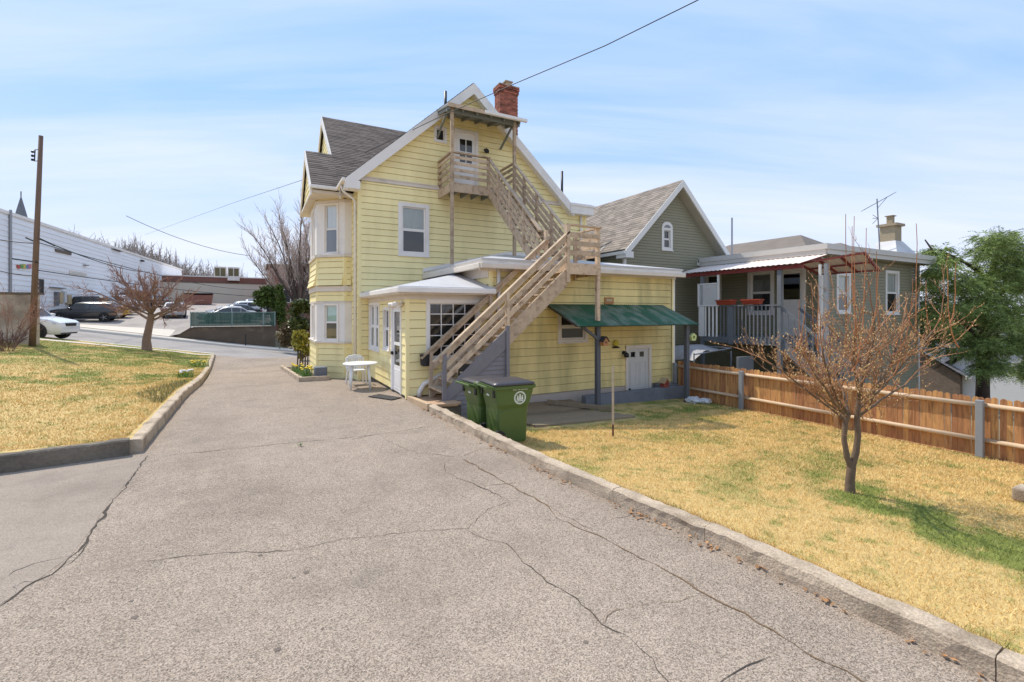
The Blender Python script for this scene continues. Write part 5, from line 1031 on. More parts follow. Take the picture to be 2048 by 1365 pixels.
mb = MB(); mb.box(14.0, 14.12, GY-.10, GY+.4, 4.1, 4.36); mb.build('gutter_end', M_gtrim, G)
# roof vents, hip roof, chimney and aerial on the wing
def pyr(A, B, C, D, E1, E2): mb = MB(); mb.quad(A, B, E2, E1); mb.quad(B, C, E2); mb.quad(C, D, E1, E2); mb.quad(D, A, E1); mb.quad(A, D, C, B); return fixn(mb.build('hip_roof', M_shing2, G))
hA = onD(1488, 506, 24); hB = onD(1690, 506, 20); E1 = onD(1520, 488, 26); E2 = onD(1640, 475, 23.5)
pyr((17.2, -4.2, 4.40), (22.6, -4.2, 4.40), (22.6, 4.5, 4.40), (17.2, 4.5, 4.40), (19.9, 1.6, 5.75), (19.9, -2.2, 5.75))
pyr((19.9, -4.8, 4.40), (22.9, -4.8, 4.40), (22.9, -1.0, 4.40), (19.9, -1.0, 4.40), (21.4, -2.2, 5.35), (21.4, -3.2, 5.35))
cc = onD(1781, 490, 19.6); mb = MB(); mb.box(cc.x-.27, cc.x+.27, cc.y-.27, cc.y+.27, 4.3, 5.62); mb.box(cc.x-.36, cc.x+.36, cc.y-.36, cc.y+.36, 5.62, 5.72); mb.box(cc.x-.1, cc.x+.1, cc.y-.1, cc.y+.1, 5.72, 6.05); mb.box(cc.x-.15, cc.x+.15, cc.y-.15, cc.y+.15, 6.05, 6.08); mb.build('chimney', mat('tan_chimney_brick', (.36, .29, .19), .9, .2, 9, .2, 30, stretch=(1, 1, 2.5)), G)
mb = MB(); mb.prism([(cc.x-.9, cc.y-.6, 4.41), (cc.x+.9, cc.y-.6, 4.41), (cc.x+.3, cc.y-.3, 5.0), (cc.x-.3, cc.y-.3, 5.0)], (0, .7, 0)); fixn(mb.build('chimney_saddle', M_membrane, G))
AN = thing('roof_aerial', 'thin television aerial on a mast beside the tan chimney', 'aerial', (onD(1757, 505, 19.2).x, onD(1757, 505, 19.2).y, 4.4)); M_al = mat('aerial_metal', (.22, .23, .26), .4, .1, metal=.5)
mb = MB(); a, b = onD(1760, 512, 19.2), onD(1754, 398, 19.2); mb.tube([a, b], .022, 6); mb.build('mast', M_al, AN)
mb = MB(); p, q = onD(1728, 420, 19.0), onD(1786, 388, 19.4); mb.tube([p, q], .014, 5)
for t in (0, .15, .3, .45, .6, .75, .88, 1): c = p.lerp(q, t); L_ = .22+.12*abs(t-.5); dv_ = Vector((R_[0]*.25+W_[0]*.9, R_[1]*.25+W_[1]*.9, -.05)); mb.tube([c-dv_*L_, c+dv_*L_], .011, 4)
mb.tube([onD(1775, 394, 19.3), onD(1756, 416, 19.2)], .012, 4); mb.build('boom', M_al, AN)
mb = MB(); c = onD(1756, 437, 19.2); [mb.tube([c, c+rt*-.22+up*z], .012, 4) for z in (.14, .0, -.22)]; mb.build('dipole', M_al, AN)
p = onD(1464, 436, 21.5); tag((lambda m_: m_.tube([(p.x, p.y, 4.0), tuple(p)], .04, 8).build('standpipe', mat('galvanised_pipe', (.38, .38, .42), .4, .1, metal=.6)))(MB()), 'tall thin grey pipe rising behind the flat wing roof', 'pipe')
# ---------------------------------------------------------------- neighbour's deck
DK = thing('neighbour_deck', 'raised grey deck with balusters on the side of the green house', 'deck', (13.5, -4, -1)); DX = 12.6; FZ = 1.2; y0, y1 = -2.62, -5.85
for i in range(12): x = DX+(WX-.05-DX)*(i+.5)/12; mb = MB(); mb.box(x-.072, x+.072, y1, y0, FZ-.035, FZ); mb.build('deck_board', M_deckg, DK)
mb = MB(); mb.box(DX-.05, DX, y1, y0, FZ-.25, FZ-.04); mb.build('rim_joist', M_deckg, DK); mb = MB(); mb.box(DX, WX-.05, y1-.05, y1, FZ-.25, FZ-.04); mb.build('rim_joist', M_deckg, DK)
for (yy, zt, wd) in ((y0-.05, 3.6, .12), (-3.95, 2.3, .20), (y1+.06, 3.6, .13)): mb = MB(); mb.box(DX-.08, DX+.05, yy-wd/2, yy+wd/2, FZ-.3 if zt < 3 else -1.3, zt); mb.build('deck_post', M_deckg, DK)
mb = MB(); mb.box(DX-.10, DX+.03, y1, y0-.86, 2.30, 2.345); mb.build('deck_rail', M_deckg, DK)
yb = y0-.05; k = 0; bp = None; wp = None
while yb > y1+.1:
    wht = yb > y0-.86
    if wht:
        mb = MB(); mb.box(DX-.075, DX-.04, yb-.028, yb+.028, FZ-.05, 2.3); mb.build('baluster', M_pvc, DK)
    elif bp is None: mb = MB(); mb.box(DX-.075, DX-.04, yb-.02, yb+.02, FZ-.15, 2.3); bp = mb.build('baluster', M_deckg, DK); bo = ORG[bp].copy()
    else: inst(bp, (bo.x, yb, bo.z), DK)
    yb -= .15 if not wht else .17
mb = MB(); mb.box(DX-.09, DX-.05, y0-.16, y0+.08, FZ-.06, 2.3); mb.build('white_board', M_pvc, DK)
lt_ = MB(); ya, yb_ = y0+.08, y0-.80
for i in range(26):
    t = i/25; s0 = -.8+t*1.7
    for sg in (1, -1):
        a = Vector((DX-.07+.006*sg, ya-max(0, s0), 2.36+max(0, -s0))); e = min(.82-max(0, s0)-.0, .80-max(0, -s0))
        if e > .05:
            p = Vector((a.x, a.y, a.z)); q = Vector((a.x, a.y-e, a.z+e))
            if sg < 0: p = Vector((p.x, ya-(ya-p.y), 3.16-(p.z-2.36))); q = Vector((q.x, q.y, 3.16-(q.z-2.36)))
            lt_.bar(p, q, .012, .03, (1, 0, 0))
lt_.build('lattice_strips', M_pvc, DK)['kind'] = 'stuff'; mb = MB(); mb.box(DX-.055, DX-.045, yb_, ya, 2.36, 3.16); mb.build('lattice_backing', mat('pale_lattice_shade', (.55, .54, .52), .8, .05), DK)
mb = MB(); [mb.box(DX-.10, DX-.04, *s_) for s_ in ((ya-.02, ya+.04, 2.3, 3.2), (yb_-.04, yb_+.02, 2.3, 3.6), (yb_, ya, 3.16, 3.2), (yb_, ya, 2.31, 2.36))]; mb.build('lattice_frame', M_pvc, DK)
# deck stairs going down towards the yard
for k in range(9): mb = MB(); z = FZ-(k+1)*.2; y = y1-.1-k*.24; mb.box(DX, DX+.95, y-.25, y, z-.04, z); mb.build('tread', M_deckg, DK)
for x in (DX, DX+.95): mb = MB(); mb.bar((x, y1, FZ-.2), (x, y1-2.2, FZ-2.0), .05, .28); mb.bar((x, y1, 2.22), (x, y1-2.2, .42), .05, .09); [mb.bar((x, y1-.2-i*.2, FZ-.3-i*.164), (x, y1-.2-i*.2, 2.1-i*.164), .03, .03) for i in range(10)]; mb.build('stair_rail', M_deckg, DK)
for (a, b, lb) in ((1436, 1469, 'red flower box on the deck rail beside the white lattice'), (1486, 1523, 'red flower box on the deck rail nearer the white door')):
    p, q = onX(a, 612, DX-.05), onX(b, 612, DX-.05); f = thing('flower_box', lb, 'flower box', (DX-.05, (p.y+q.y)/2, 2.35), 'red flower boxes'); M_fb = MATS.get('red_flower_box') or mat('red_flower_box', (.36, .06, .03), .5, .08)
    mb = MB(); mb.hexa([(DX-.14, q.y+.03, 2.36), (DX+.04, q.y+.03, 2.36), (DX+.04, p.y-.03, 2.36), (DX-.14, p.y-.03, 2.36)], [(DX-.17, q.y, 2.52), (DX+.07, q.y, 2.52), (DX+.07, p.y, 2.52), (DX-.17, p.y, 2.52)]); mb.build('trough', M_fb, f); mb = MB(); mb.box(DX-.19, DX+.09, q.y-.02, p.y+.02, 2.50, 2.54); mb.build('lip', M_fb, f); mb = MB(); mb.box(DX-.15, DX+.05, q.y+.02, p.y-.02, 2.535, 2.545); mb.build('soil', M_dark, f)
# corrugated deck roof on red timber
M_poly = mat('pale_corrugated_plastic', (.80, .67, .59), .45, .08, 3, .05, 30); M_redt = mat('dark_red_timber', (.22, .035, .03), .6, .12, 5)
PR = thing('deck_roof', 'pale corrugated plastic roof on dark red timbers over the deck', 'deck roof', (13.4, -4, 1.2))
n = 90; V = []; Fc = []
for i in range(n+1):
    y = -1.45-5.15*i/n; h = .012*math.sin(i*1.9); V += [(12.42, y, 3.66+h), (14.05, y, 4.04+h)]
Fc = [(2*i, 2*i+1, 2*i+3, 2*i+2) for i in range(n)]; fast_mesh('roof_sheet', np.array(V), np.array(Fc), M_poly, parent=PR, smooth=True)
mb = MB(); mb.bar((12.52, -1.4, 3.56), (12.52, -6.6, 3.56), .05, .12); mb.build('beam', M_redt, PR)
for i in range(8): y = -1.6-i*.68; mb = MB(); mb.bar((12.44, y, 3.615), (14.05, y, 3.99), .045, .07); mb.build('rafter', M_redt, PR)
n = 30; V = []
for i in range(n+1): y = -6.2-1.75*i/n; h = .012*math.sin(i*1.9); V += [(12.95+.35*i/n, y, 3.72+.20*i/n+h), (14.15, y-.05, 3.42+h)]
fast_mesh('stair_canopy_sheet', np.array(V), np.array([(2*i, 2*i+1, 2*i+3, 2*i+2) for i in range(n)]), M_poly, parent=PR, smooth=True)
for t in (0, .33, .66, 1): y = -6.2-1.75*t; mb = MB(); mb.bar((12.97+.35*t, y, 3.68+.2*t), (14.13, y, 3.38), .045, .07); mb.build('rafter', M_redt, PR)
for (a, b) in (((12.97, -6.2, 3.68), (13.32, -7.95, 3.88)), ((13.55, -6.2, 3.53), (13.72, -7.98, 3.62)), ((14.12, -6.2, 3.38), (14.12, -8.0, 3.38))): mb = MB(); mb.bar(a, b, .04, .05); mb.build('purlin', M_redt, PR)
mb = MB(); p = onX(1653, 600, 12.75); mb.box(12.70, 12.80, p.y-.055, p.y+.055, -1.3, 3.6); mb.build('roof_post', M_fpost, PR)
mb = MB(); q = onX(1640, 600, 12.9); mb.box(12.88, 12.94, q.y-.035, q.y+.035, -1.3, 3.6); mb.build('roof_post', M_gtrim, PR)
# tarpaulin covered frame between the fence and the deck
TP = thing('covered_frame', 'grey tarpaulin thrown over a low metal frame behind the fence', 'tarpaulin', (11, -3.2, -.8)); M_tarp = mat('grey_tarp', (.36, .35, .36), .5, .2, 4, .15, 14, bump=.6, bscale=6)
nx, ny = 16, 12; V = []
for j in range(ny+1):
    for i in range(nx+1):
        u, v_ = i/nx, j/ny; x = 10.2+1.9*u; y = -4.3+1.8*v_; z = .62+.28*math.sin(math.pi*u)**.6*(.5+.5*math.sin(math.pi*v_))+.06*mnoise.noise(Vector((x*3, y*3, 0)))-.35*max(0, .25-u)*2; V.append((x, y, z))
fast_mesh('tarp', np.array(V), np.array([(j*(nx+1)+i, j*(nx+1)+i+1, (j+1)*(nx+1)+i+1, (j+1)*(nx+1)+i) for j in range(ny) for i in range(nx)]), M_tarp, parent=TP, smooth=False)
mb = MB(); [mb.tube([(x, y, -.9), (x, y, .7)], .025, 6) for x in (10.2, 12.1) for y in (-4.3, -2.5)]; mb.tube([(10.2, -4.3, .65), (12.1, -4.3, .8), (12.1, -2.5, .8)], .025, 6); mb.build('frame', M_fpost, TP)
tag((lambda m_: m_.box(11.7, 12.5, -4.9, -4.8, -.7, .55).build('grey_panel', M_deckg, bevel=.01))(MB()), 'plain grey board panel standing under the deck behind the fence', 'panel')
# ---------------------------------------------------------------- lower houses beyond the fence at the right
def simple_house(label, c, sx, sy, zb, ze, zr, mw, mr, rz=0):
    h = thing('far_house', label, 'house', (c[0], c[1], zb), 'houses beyond the fence'); o = Vector((c[0], c[1], 0))
    mb = MB(); mb.box(c[0]-sx, c[0]+sx, c[1]-sy, c[1]+sy, zb, ze); mb.build('wall', mw, h)
    shingles('roof', h, (c[0]-sx-.4, c[1]-sy-.4, ze), (c[0]+sx+.4, c[1]-sy-.4, ze), (c[0]+sx+.4, c[1], zr), (c[0]-sx-.4, c[1], zr), .2, .5, mr); shingles('roof', h, (c[0]-sx-.4, c[1]+sy+.4, ze), (c[0]+sx+.4, c[1]+sy+.4, ze), (c[0]+sx+.4, c[1], zr), (c[0]-sx-.4, c[1], zr), .2, .5, mr)
    mb = MB(); mb.box(c[0]-sx-.45, c[0]+sx+.45, c[1]-sy-.47, c[1]-sy-.4, ze-.14, ze+.06); mb.build('eave_board', M_gtrim, h)
    for x in (-.5, .1, .6): mb = MB(); mb.box(c[0]+sx*x-.4, c[0]+sx*x+.4, c[1]-sy-.03, c[1]-sy+.02, ze-1.6, ze-.5); w_ = mb.build('window', M_gtrim, h); mb = MB(); mb.box(c[0]+sx*x-.32, c[0]+sx*x+.32, c[1]-sy-.045, c[1]-sy-.031, ze-1.5, ze-.6); mb.build('pane', M_dark, w_)
    for sg in (-1, 1): mb = MB(); mb.quad((c[0]+sg*sx, c[1]-sy, ze), (c[0]+sg*sx, c[1]+sy, ze), (c[0]+sg*sx, c[1], zr-.1)); mb.build('gable', mw, h)
    return h
M_stone = mat('brown_rubble_wall', (.16, .12, .09), .9, .3, 6, .2, 20); M_whs = mat('white_far_siding', (.62, .62, .62), .6, .05, 1, .08, 9, stretch=(.1, .1, 4)); M_gsh = mat('grey_far_shingle', (.17, .16, .16), .9, .15, 2, tone=.25)
c = onD(1925, 745, 30); simple_house('low brown house with grey roof glimpsed beyond the fence', (c.x+1.4, c.y+2), 3.6, 2.6, -4.5, -1.75, .15, M_stone, M_gsh)
c = onD(2040, 770, 27); simple_house('white sided house with grey roof at the far right edge', (c.x+2.2, c.y+.6), 3.0, 2.4, -4.5, -1.4, .9, M_whs, M_gsh)
c = onD(1700, 745, 34); 
# ================================================================ vehicles
M_tyre = mat('tyre', (.018, .018, .018), .8, .1); M_rim = mat('wheel_rim', (.30, .30, .31), .35, .1, metal=.6); M_rimb = mat('black_rim', (.04, .04, .04), .35, .1); M_carglass = mat('car_glass', (.035, .042, .048), .06, .05, spec=.8); M_lamp = mat('lamp_lens', (.55, .56, .58), .12, .1, spec=.8); M_tail = mat('tail_lens', (.32, .02, .02), .2, .1); M_trim = mat('black_trim', (.025, .025, .027), .6, .1)
def paint(nm, c, r=.22):
    if nm in MATS: return MATS[nm]
    m = mat(nm, c, r, .02, 2, .01, 20, spec=.6); m.node_tree.nodes['Principled BSDF'].inputs['Coat Weight'].default_value = .6; return m
PROF = {'jeep': [(0, .52, 1.0, 1.0), (.012, .40, 1.08, 1.12), (.035, .36, 1.14, 1.32), (.09, .32, 1.15, -.06), (.2, .31, 1.15, -.01), (.38, .31, 1.14, 0), (.52, .31, 1.13, -.03), (.575, .31, 1.13, -.09), (.70, .31, 1.14, 1.18), (.78, .31, 1.13, 1.17), (.93, .33, 1.05, 1.12), (.985, .38, .95, 1.02), (1, .50, .76, .84)],
        'suv': [(0, .50, .92, .92), (.012, .36, 1.0, 1.02), (.035, .30, 1.06, 1.22), (.09, .26, 1.07, -.06), (.2, .25, 1.06, -.01), (.38, .25, 1.04, 0), (.55, .25, 1.02, -.03), (.60, .25, 1.02, -.09), (.735, .25, 1.03, 1.07), (.80, .25, 1.02, 1.05), (.93, .28, .92, .98), (.985, .34, .80, .86), (1, .48, .62, .66)],
        'sedan': [(0, .48, .80, .82), (.012, .34, .90, .95), (.05, .28, .95, 1.0), (.14, .25, .96, 1.03), (.27, .23, .95, -.06), (.36, .22, .94, -.01), (.48, .22, .93, 0), (.57, .22, .92, -.05), (.73, .22, .93, .96), (.85, .24, .86, .90), (.96, .28, .74, .80), (1, .42, .56, .60)]}
def car(label, kind, m, L_, W_c, Hc, loc, heading, group='parked cars', rim=None, wr_=.36, trim=False):
    c = thing('parked_car', label, 'car', (0, 0, 0), group); pr = PROF[kind]; hw = W_c/2; rings = []; info = []
    for (s, zb, belt, top) in pr:
        k = 1-.14*max(0, (.06-s)/.06)-.20*max(0, (s-.90)/.10)**1.5; w_ = hw*k; top = top if top > 0 else Hc+top
        cab = min(1, max(0, (top-belt-.04)/(Hc-belt-.1))); wr = w_*(.93-.17*cab); x = (s-.5)*L_
        half = [(0, zb), (w_*.90, zb), (w_*.985, zb+.13), (w_, belt*.78), (w_*.965, belt), (wr, max(top-.06*cab-.012, belt+.004)), (wr*.82, top), (0, top+.015)]
        ring = [(x, y, z) for y, z in half]+[(x, -y, z) for y, z in half[-2:0:-1]]; rings.append(ring); info.append((x, w_*.965, belt, wr, max(top-.06*cab-.012, belt+.004), top))
    b = fixn(loft(rings).build('body', m, c, smooth=True)); b.data.set_sharp_from_angle(angle=rad(32))
    def at(s):
        for (a, A), (e, E_) in zip([(p[0], i) for p, i in zip(pr, info)][:-1], [(p[0], i) for p, i in zip(pr, info)][1:]):
            if a <= s <= e: t = (s-a)/(e-a); return [A[k]+(E_[k]-A[k])*t for k in range(6)]
    spans = [(.10, .20), (.21, .385), (.40, .685)] if kind in ('suv', 'jeep') else [(.20, .28), (.29, .43), (.445, .685)]
    for sg in (-1, 1):
        for (a, e) in spans:
            mb = MB(); k = 5; S_ = [a+(e-a)*i/k for i in range(k+1)]; lo, hi = [], []
            for s in S_:
                x, wb, zb_, wt, zt, top = at(s); f0, f1 = .10, .90; lo.append((x, sg*(wb+(wt-wb)*f0+.010), zb_+(zt-zb_)*f0)); hi.append((x, sg*(wb+(wt-wb)*f1+.010), zb_+(zt-zb_)*max(f1, f0+.02)))
            for i in range(k): mb.quad(lo[i], lo[i+1], hi[i+1], hi[i])
            mb.build('side_window', M_carglass, c)
    def top_glass(s0, s1, nm):
        mb = MB(); k = 4; P_ = []
        for i in range(k+1): x, wb, zb_, wt, zt, top = at(s0+(s1-s0)*i/k); P_.append((x, wt*.80, top+.022))
        for p, q in zip(P_[:-1], P_[1:]): mb.quad((p[0], -p[1], p[2]), (q[0], -q[1], q[2]), (q[0], q[1], q[2]), (p[0], p[1], p[2]))
        mb.build(nm, M_carglass, c)
    if kind in ('suv', 'jeep'): top_glass(.612, .725, 'windscreen'); top_glass(.038, .085, 'rear_window')
    else: top_glass(.585, .72, 'windscreen'); top_glass(.15, .262, 'rear_window')
    for s in (.185, .80):
        x = (s-.5)*L_
        for sg in (-1, 1):
            mb = MB(); mb.lathe((x, sg*(hw-.02), wr_+.02), [(wr_*1.19, -.04), (wr_*1.19, .026)], 22, 'y'); mb.build('wheel_arch', M_trim, c)
            mb = MB(); mb.lathe((x, sg*(hw-.085), wr_), [(wr_*.6, -.12), (wr_*.96, -.12), (wr_, -.09), (wr_, .09), (wr_*.96, .115), (wr_*.6, .12)], 24, 'y'); w_ = mb.build('wheel', M_tyre, c)
            mb = MB(); y = sg*(hw+.038); cc_ = Vector((x, y, wr_))
            mb.lathe((x, y, wr_), [(wr_*.16, -.01), (wr_*.16, .012)], 10, 'y'); mb.lathe((x, y-sg*.012, wr_), [(wr_*.60, -.006), (wr_*.66, .008)], 22, 'y')
            for i in range(5): a = 2*math.pi*i/5; mb.bar(cc_, cc_+Vector((math.cos(a), 0, math.sin(a)))*wr_*.62, .03, wr_*.17, (0, 1, 0))
            mb.build('rim', rim or M_rim, w_)
    if trim: mb = MB(); mb.box(-L_*.47, L_*.47, -hw*.99, hw*.99, .26, .40); mb.build('lower_trim', M_trim, c)
    for sg in (-1, 1):
        zf = {'sedan': .70, 'suv': .79, 'jeep': .92}[kind]; mb = MB(); mb.hexa([(L_*.452, sg*hw*.70, zf), (L_*.488, sg*hw*.52, zf), (L_*.488, sg*hw*.52, zf+.09), (L_*.452, sg*hw*.76, zf+.1)], [(L_*.44, sg*hw*.985, zf+.0), (L_*.478, sg*hw*.80, zf), (L_*.472, sg*hw*.80, zf+.09), (L_*.43, sg*hw*.975, zf+.10)]); fixn(mb.build('headlight', M_lamp, c))
        mb = MB(); mb.box(-L_*.500, -L_*.455, min(sg*hw*.58, sg*hw*.90), max(sg*hw*.58, sg*hw*.90), zf+.05, zf+.20); mb.build('tail_light', M_tail, c)
        mb = MB(); x, wb, zb_, wt, zt, top = at(.66); mb.box(x-.05, x+.10, min(sg*(wb+.0), sg*(wb+.19)), max(sg*wb, sg*(wb+.19)), zb_+.03, zb_+.17); mb.build('wing_mirror', m, c, bevel=.02)
    mb = MB(); mb.box(L_*.482, L_*.503, -hw*.40, hw*.40, .66 if kind == 'suv' else (.5 if kind == 'sedan' else .84), .80 if kind == 'suv' else (.62 if kind == 'sedan' else 1.0)); mb.build('grille', M_trim, c); mb = MB(); mb.box(L_*.47, L_*.497, -hw*.62, hw*.62, .40, .50); mb.build('bumper_intake', M_trim, c); mb = MB(); mb.box(-L_*.505, -L_*.48, -.26, .26, .60, .72); mb.build('number_plate', M_white, c)
    c.location = loc; c.rotation_euler = (.07*math.cos(heading), -.07*math.sin(heading), heading) if kind != 'jeep' else (0, .148, heading); return c
P_white = paint('white_car_paint', (.78, .78, .78)); P_black = paint('black_car_paint', (.013, .013, .015)); P_dark = paint('dark_grey_car_paint', (.035, .036, .04)); P_silver = paint('silver_car_paint', (.42, .41, .40), .3); P_yellow = paint('yellow_car_paint', (.75, .42, .015)); P_brown = paint('dark_brown_car_paint', (.05, .035, .03))
f = onD(152, 671, 27.2)
car('white sport utility car parked on the street behind the pole', 'jeep', P_white, 4.82, 1.94, 1.76, (f.x-2.42, f.y, stz(f.x-2.4)+.03), rad(-17), 'cars on the street and lot', M_rimb, .40)
def lot_car(px, d, h, label, kind, m, L_=4.6, W=1.86, Hc=1.68, rim=None):
    q = onD(px, 630, d); car(label, kind, m, L_, W, Hc, (q.x, q.y, lotz(q.x, q.y)+.02), h, 'cars on the street and lot', rim)
PI = math.pi
lot_car(172, 40.6, PI-.04, 'black crossover parked nose to the white building, nearest in the lot', 'suv', P_black, 4.65, 1.86, 1.64)
lot_car(199, 43.6, PI-.05, 'yellow car almost hidden behind the black crossover', 'sedan', P_yellow, 4.6, 1.85, 1.5)
lot_car(207, 46.8, -.05, 'dark sport utility car behind the black crossover', 'suv', P_dark, 4.95, 1.95, 1.82)
lot_car(238, 52, -.06, 'white car parked behind the dark sport utility car', 'suv', P_white, 4.7, 1.88, 1.72)
lot_car(262, 58, -.06, 'dark car at the far left end of the parking row', 'suv', P_brown, 4.7, 1.88, 1.7)
lot_car(349, 47, PI/2+.10, 'silver sedan seen from behind in the middle of the lot', 'sedan', P_silver, 4.75, 1.85, 1.45)
lot_car(455, 43.5, PI+.1, 'pale silver sedan just behind the green fence', 'sedan', P_silver, 4.7, 1.84, 1.46)
lot_car(468, 46.5, PI+.1, 'black sedan second behind the green fence', 'sedan', P_black, 4.8, 1.86, 1.48)
lot_car(483, 49.5, PI+.1, 'white crossover third behind the green fence', 'suv', P_white, 4.5, 1.84, 1.62)
lot_car(500, 53, PI+.1, 'dark crossover farthest behind the green fence', 'suv', P_dark, 4.6, 1.86, 1.68)
lot_car(225, 56, -.06, 'second white car deeper in the parking row', 'suv', P_white, 4.6, 1.86, 1.7)
lot_car(292, 64, -.06, 'pale car glimpsed beyond the far end of the parking row', 'suv', P_silver, 4.6, 1.86, 1.68)
lot_car(322, 60, PI/2+.1, 'dark car at the back of the lot beside the tan building', 'sedan', P_dark, 4.6, 1.84, 1.46)
# ================================================================ pole, pier, wires on the left
M_pole = mat('brown_utility_pole', (.20, .125, .085), .85, .15, 3, .12, 20, stretch=(4, 4, .4), dirt=(.10, .06, .045, .6), dscale=2)
b, t = onD(64, 692, 21.8), onD(82, 272, 21.5); UP = thing('utility_pole', 'tall bare brown wooden utility pole beside the concrete pier', 'utility pole', (b.x, b.y, lawnL(b.x, b.y)))
mb = MB(); mb.tube([(b.x, b.y, b.z-.3), (b+(t-b)*.5), t], [.125, .105, .08], 14); mb.build('shaft', M_pole, UP, smooth=True)
mb = MB(); p = onD(70, 300, 21.5); q = onD(69, 323, 21.5); mb.tube([onD(78, 300, 21.5), p, q, onD(77, 322, 21.5)], .025, 6); mb.build('bracket', M_black, UP)
for y in (304, 312, 320): mb = MB(); c = onD(65, y, 21.5); mb.lathe(tuple(c), [(.03, -.05), (.06, -.03), (.05, 0), (.06, .03), (.03, .05)], 10); mb.build('insulator', M_black, UP)
for (a, bb) in (((73, 485), (52, 476)), ((75, 525), (25, 518)), ((80, 478), (110, 492))): mb = MB(); mb.tube([onD(*a, 21.6), onD(*bb, 21.7)], .035, 6); mb.build('cross_arm', M_black, UP)
M_pier = mat('weathered_concrete_pier', (.56, .46, .36), .9, .15, 1.2, .12, 20, bump=.5, bscale=20, dirt=(.16, .12, .09, .7), dscale=1.1, dlo=.48, dhi=.7)
PR_ = thing('concrete_pier', 'tall weathered concrete wall end behind the red twig shrub', 'wall', (-14, 15.6, .4)); mb = MB(); mb.box(-18, -12.15, 15.12, 15.75, -.2, 2.92); mb.build('wall_body', M_pier, PR_, bevel=.03); mb = MB(); mb.box(-18, -12.10, 15.08, 15.79, 2.925, 3.02); mb.build('coping', M_concd, PR_)
M_wire = mat('black_cable', (.03, .03, .032), .6, .1); M_wirel = mat('pale_cable', (.55, .52, .48), .5, .1)
def wire(label, pts, r=.012, m=None, sag=0.0, n=14):
    P_ = [onD(*p) for p in pts]; Q = []
    if len(P_) == 2:
        for i in range(n+1): t = i/n; Q.append(P_[0].lerp(P_[1], t)-Vector((0, 0, 4*sag*t*(1-t))))
    else: Q = P_
    mb = MB(); mb.tube(Q, r, 5, cap=False); return tag(mb.build('cable', m or M_wire, smooth=True), label, 'cable', 'overhead cables')
wire('thin overhead cable running from the sky at top to the gable', [(1420, -14, 9), (1395, 1, 9.2), (1210, 92, 10.4), (1036, 165, 12), (880, 234, 14.2)], .011)
wire('faint cable crossing the dark roof towards the street', [(880, 234, 14.2), (700, 320, 19.5), (630, 352, 23), (470, 405, 40), (390, 434, 52), (290, 470, 70)], .012)
wire('cable sloping down over the parking lot to the right', [(252, 432, 60), (500, 512, 75)], .035, sag=.8)
wire('thick service cable from the pole across the street', [(78, 478, 21.7), (300, 545, 48)], .03, sag=.35)
wire('second service cable below the thick one', [(78, 486, 21.7), (520, 580, 60)], .022, sag=.6)
wire('lower sagging cable from the pole to the right', [(76, 541, 21.7), (640, 595, 60)], .022, sag=.5)
wire('cable from the left edge to the utility pole', [(-10, 478, 21), (76, 487, 21.7)], .022, sag=.05)
wire('lower cable from the left edge to the pole', [(-10, 540, 21), (74, 552, 21.7)], .02, sag=.06)
# ================================================================ white building left of the lot, church spire, buildings behind
dirw = Vector((R_[0]*-.4275+W_[0], R_[1]*-.4275+W_[1], 0)).normalized(); p0 = onD(0, 624, 35); WBo = p0-dirw*12; nw = Vector((dirw.y, -dirw.x, 0))
Ww = Wall((WBo.x, WBo.y), (dirw.x, dirw.y), (nw.x, nw.y)); topz = 2.1+203*35/F
WB = thing('white_building', 'long white clapboard commercial building along the parking lot', 'building', (p0.x, p0.y, 1.2)); M_wb = mat('white_clapboard', (.86, .85, .85), .6, .04, .4, .03, 6, objvar=.02)
LW = 66
mb = MB(); Ww.box(mb, 0, LW, -1, topz-.15, -8, -.1); mb.build('building_core', mat('white_core', (.55, .55, .55), .8), WB)
z = .2; 
while z < topz-.2:
    mb = MB(); zt = min(z+.40, topz-.12); mb.hexa([Ww.p(0, z, -.15), Ww.p(LW, z, -.15), Ww.p(LW, z, .045), Ww.p(0, z, .045)], [Ww.p(0, zt, -.15), Ww.p(LW, zt, -.15), Ww.p(LW, zt, .0), Ww.p(0, zt, .0)]); fixn(mb.build('cladding_board', M_wb, WB)); z += .40
mb = MB(); Ww.box(mb, -.1, LW, topz-.12, topz+.12, -8, .1); mb.build('roof_edge', M_white, WB)
def onW(px, py):
    d = ray(px, py); A = Vector(CAM); n3 = nw; t = (WBo-A+Vector((0, 0, 0))).dot(n3)/Vector(d).dot(n3); q = A+Vector(d)*t; return (Vector((q.x, q.y, 0))-Vector((WBo.x, WBo.y, 0))).dot(dirw), q.z
def wbox(nm, x0, y0, x1, y1, m, o=.08, parent=None): (u0, z1), (u1, z0) = onW(x0, y0), onW(x1, y1); mb = MB(); Ww.box(mb, u0, u1, z0, z1, .0, o); return mb.build(nm, m, parent or WB)
w_ = wbox('window', 137, 541, 171, 553, M_cream, .10); wbox('pane', 141, 544, 168, 551, M_curt, .115, w_)
w_ = wbox('vent_panel', 109, 498, 140, 511, M_stone, .12); wbox('pane', 78, 560, 84, 587, M_dark, .09, wbox('entrance_door', 76, 558, 86, 590, M_stone, .08))
mb = MB(); u, zt = onW(17, 420); mb.tube([Ww.p(u, zt, .12), Ww.p(u, 2, .12)], .09, 8); mb.build('downspout', M_rim, WB)
for (x0, y0, x1, y1, m) in ((112, 585, 118, 608, M_tanw), (121, 583, 126, 606, M_whs), (129, 590, 136, 609, M_tanw), (97, 574, 125, 578, M_deckg), (107, 584, 110, 612, M_deckg), (165, 530, 171, 532, M_dark), (280, 520, 284, 524, M_dark), (222, 498, 240, 504, M_dark)): wbox('meter_box', x0, y0, x1, y1, m, .3)
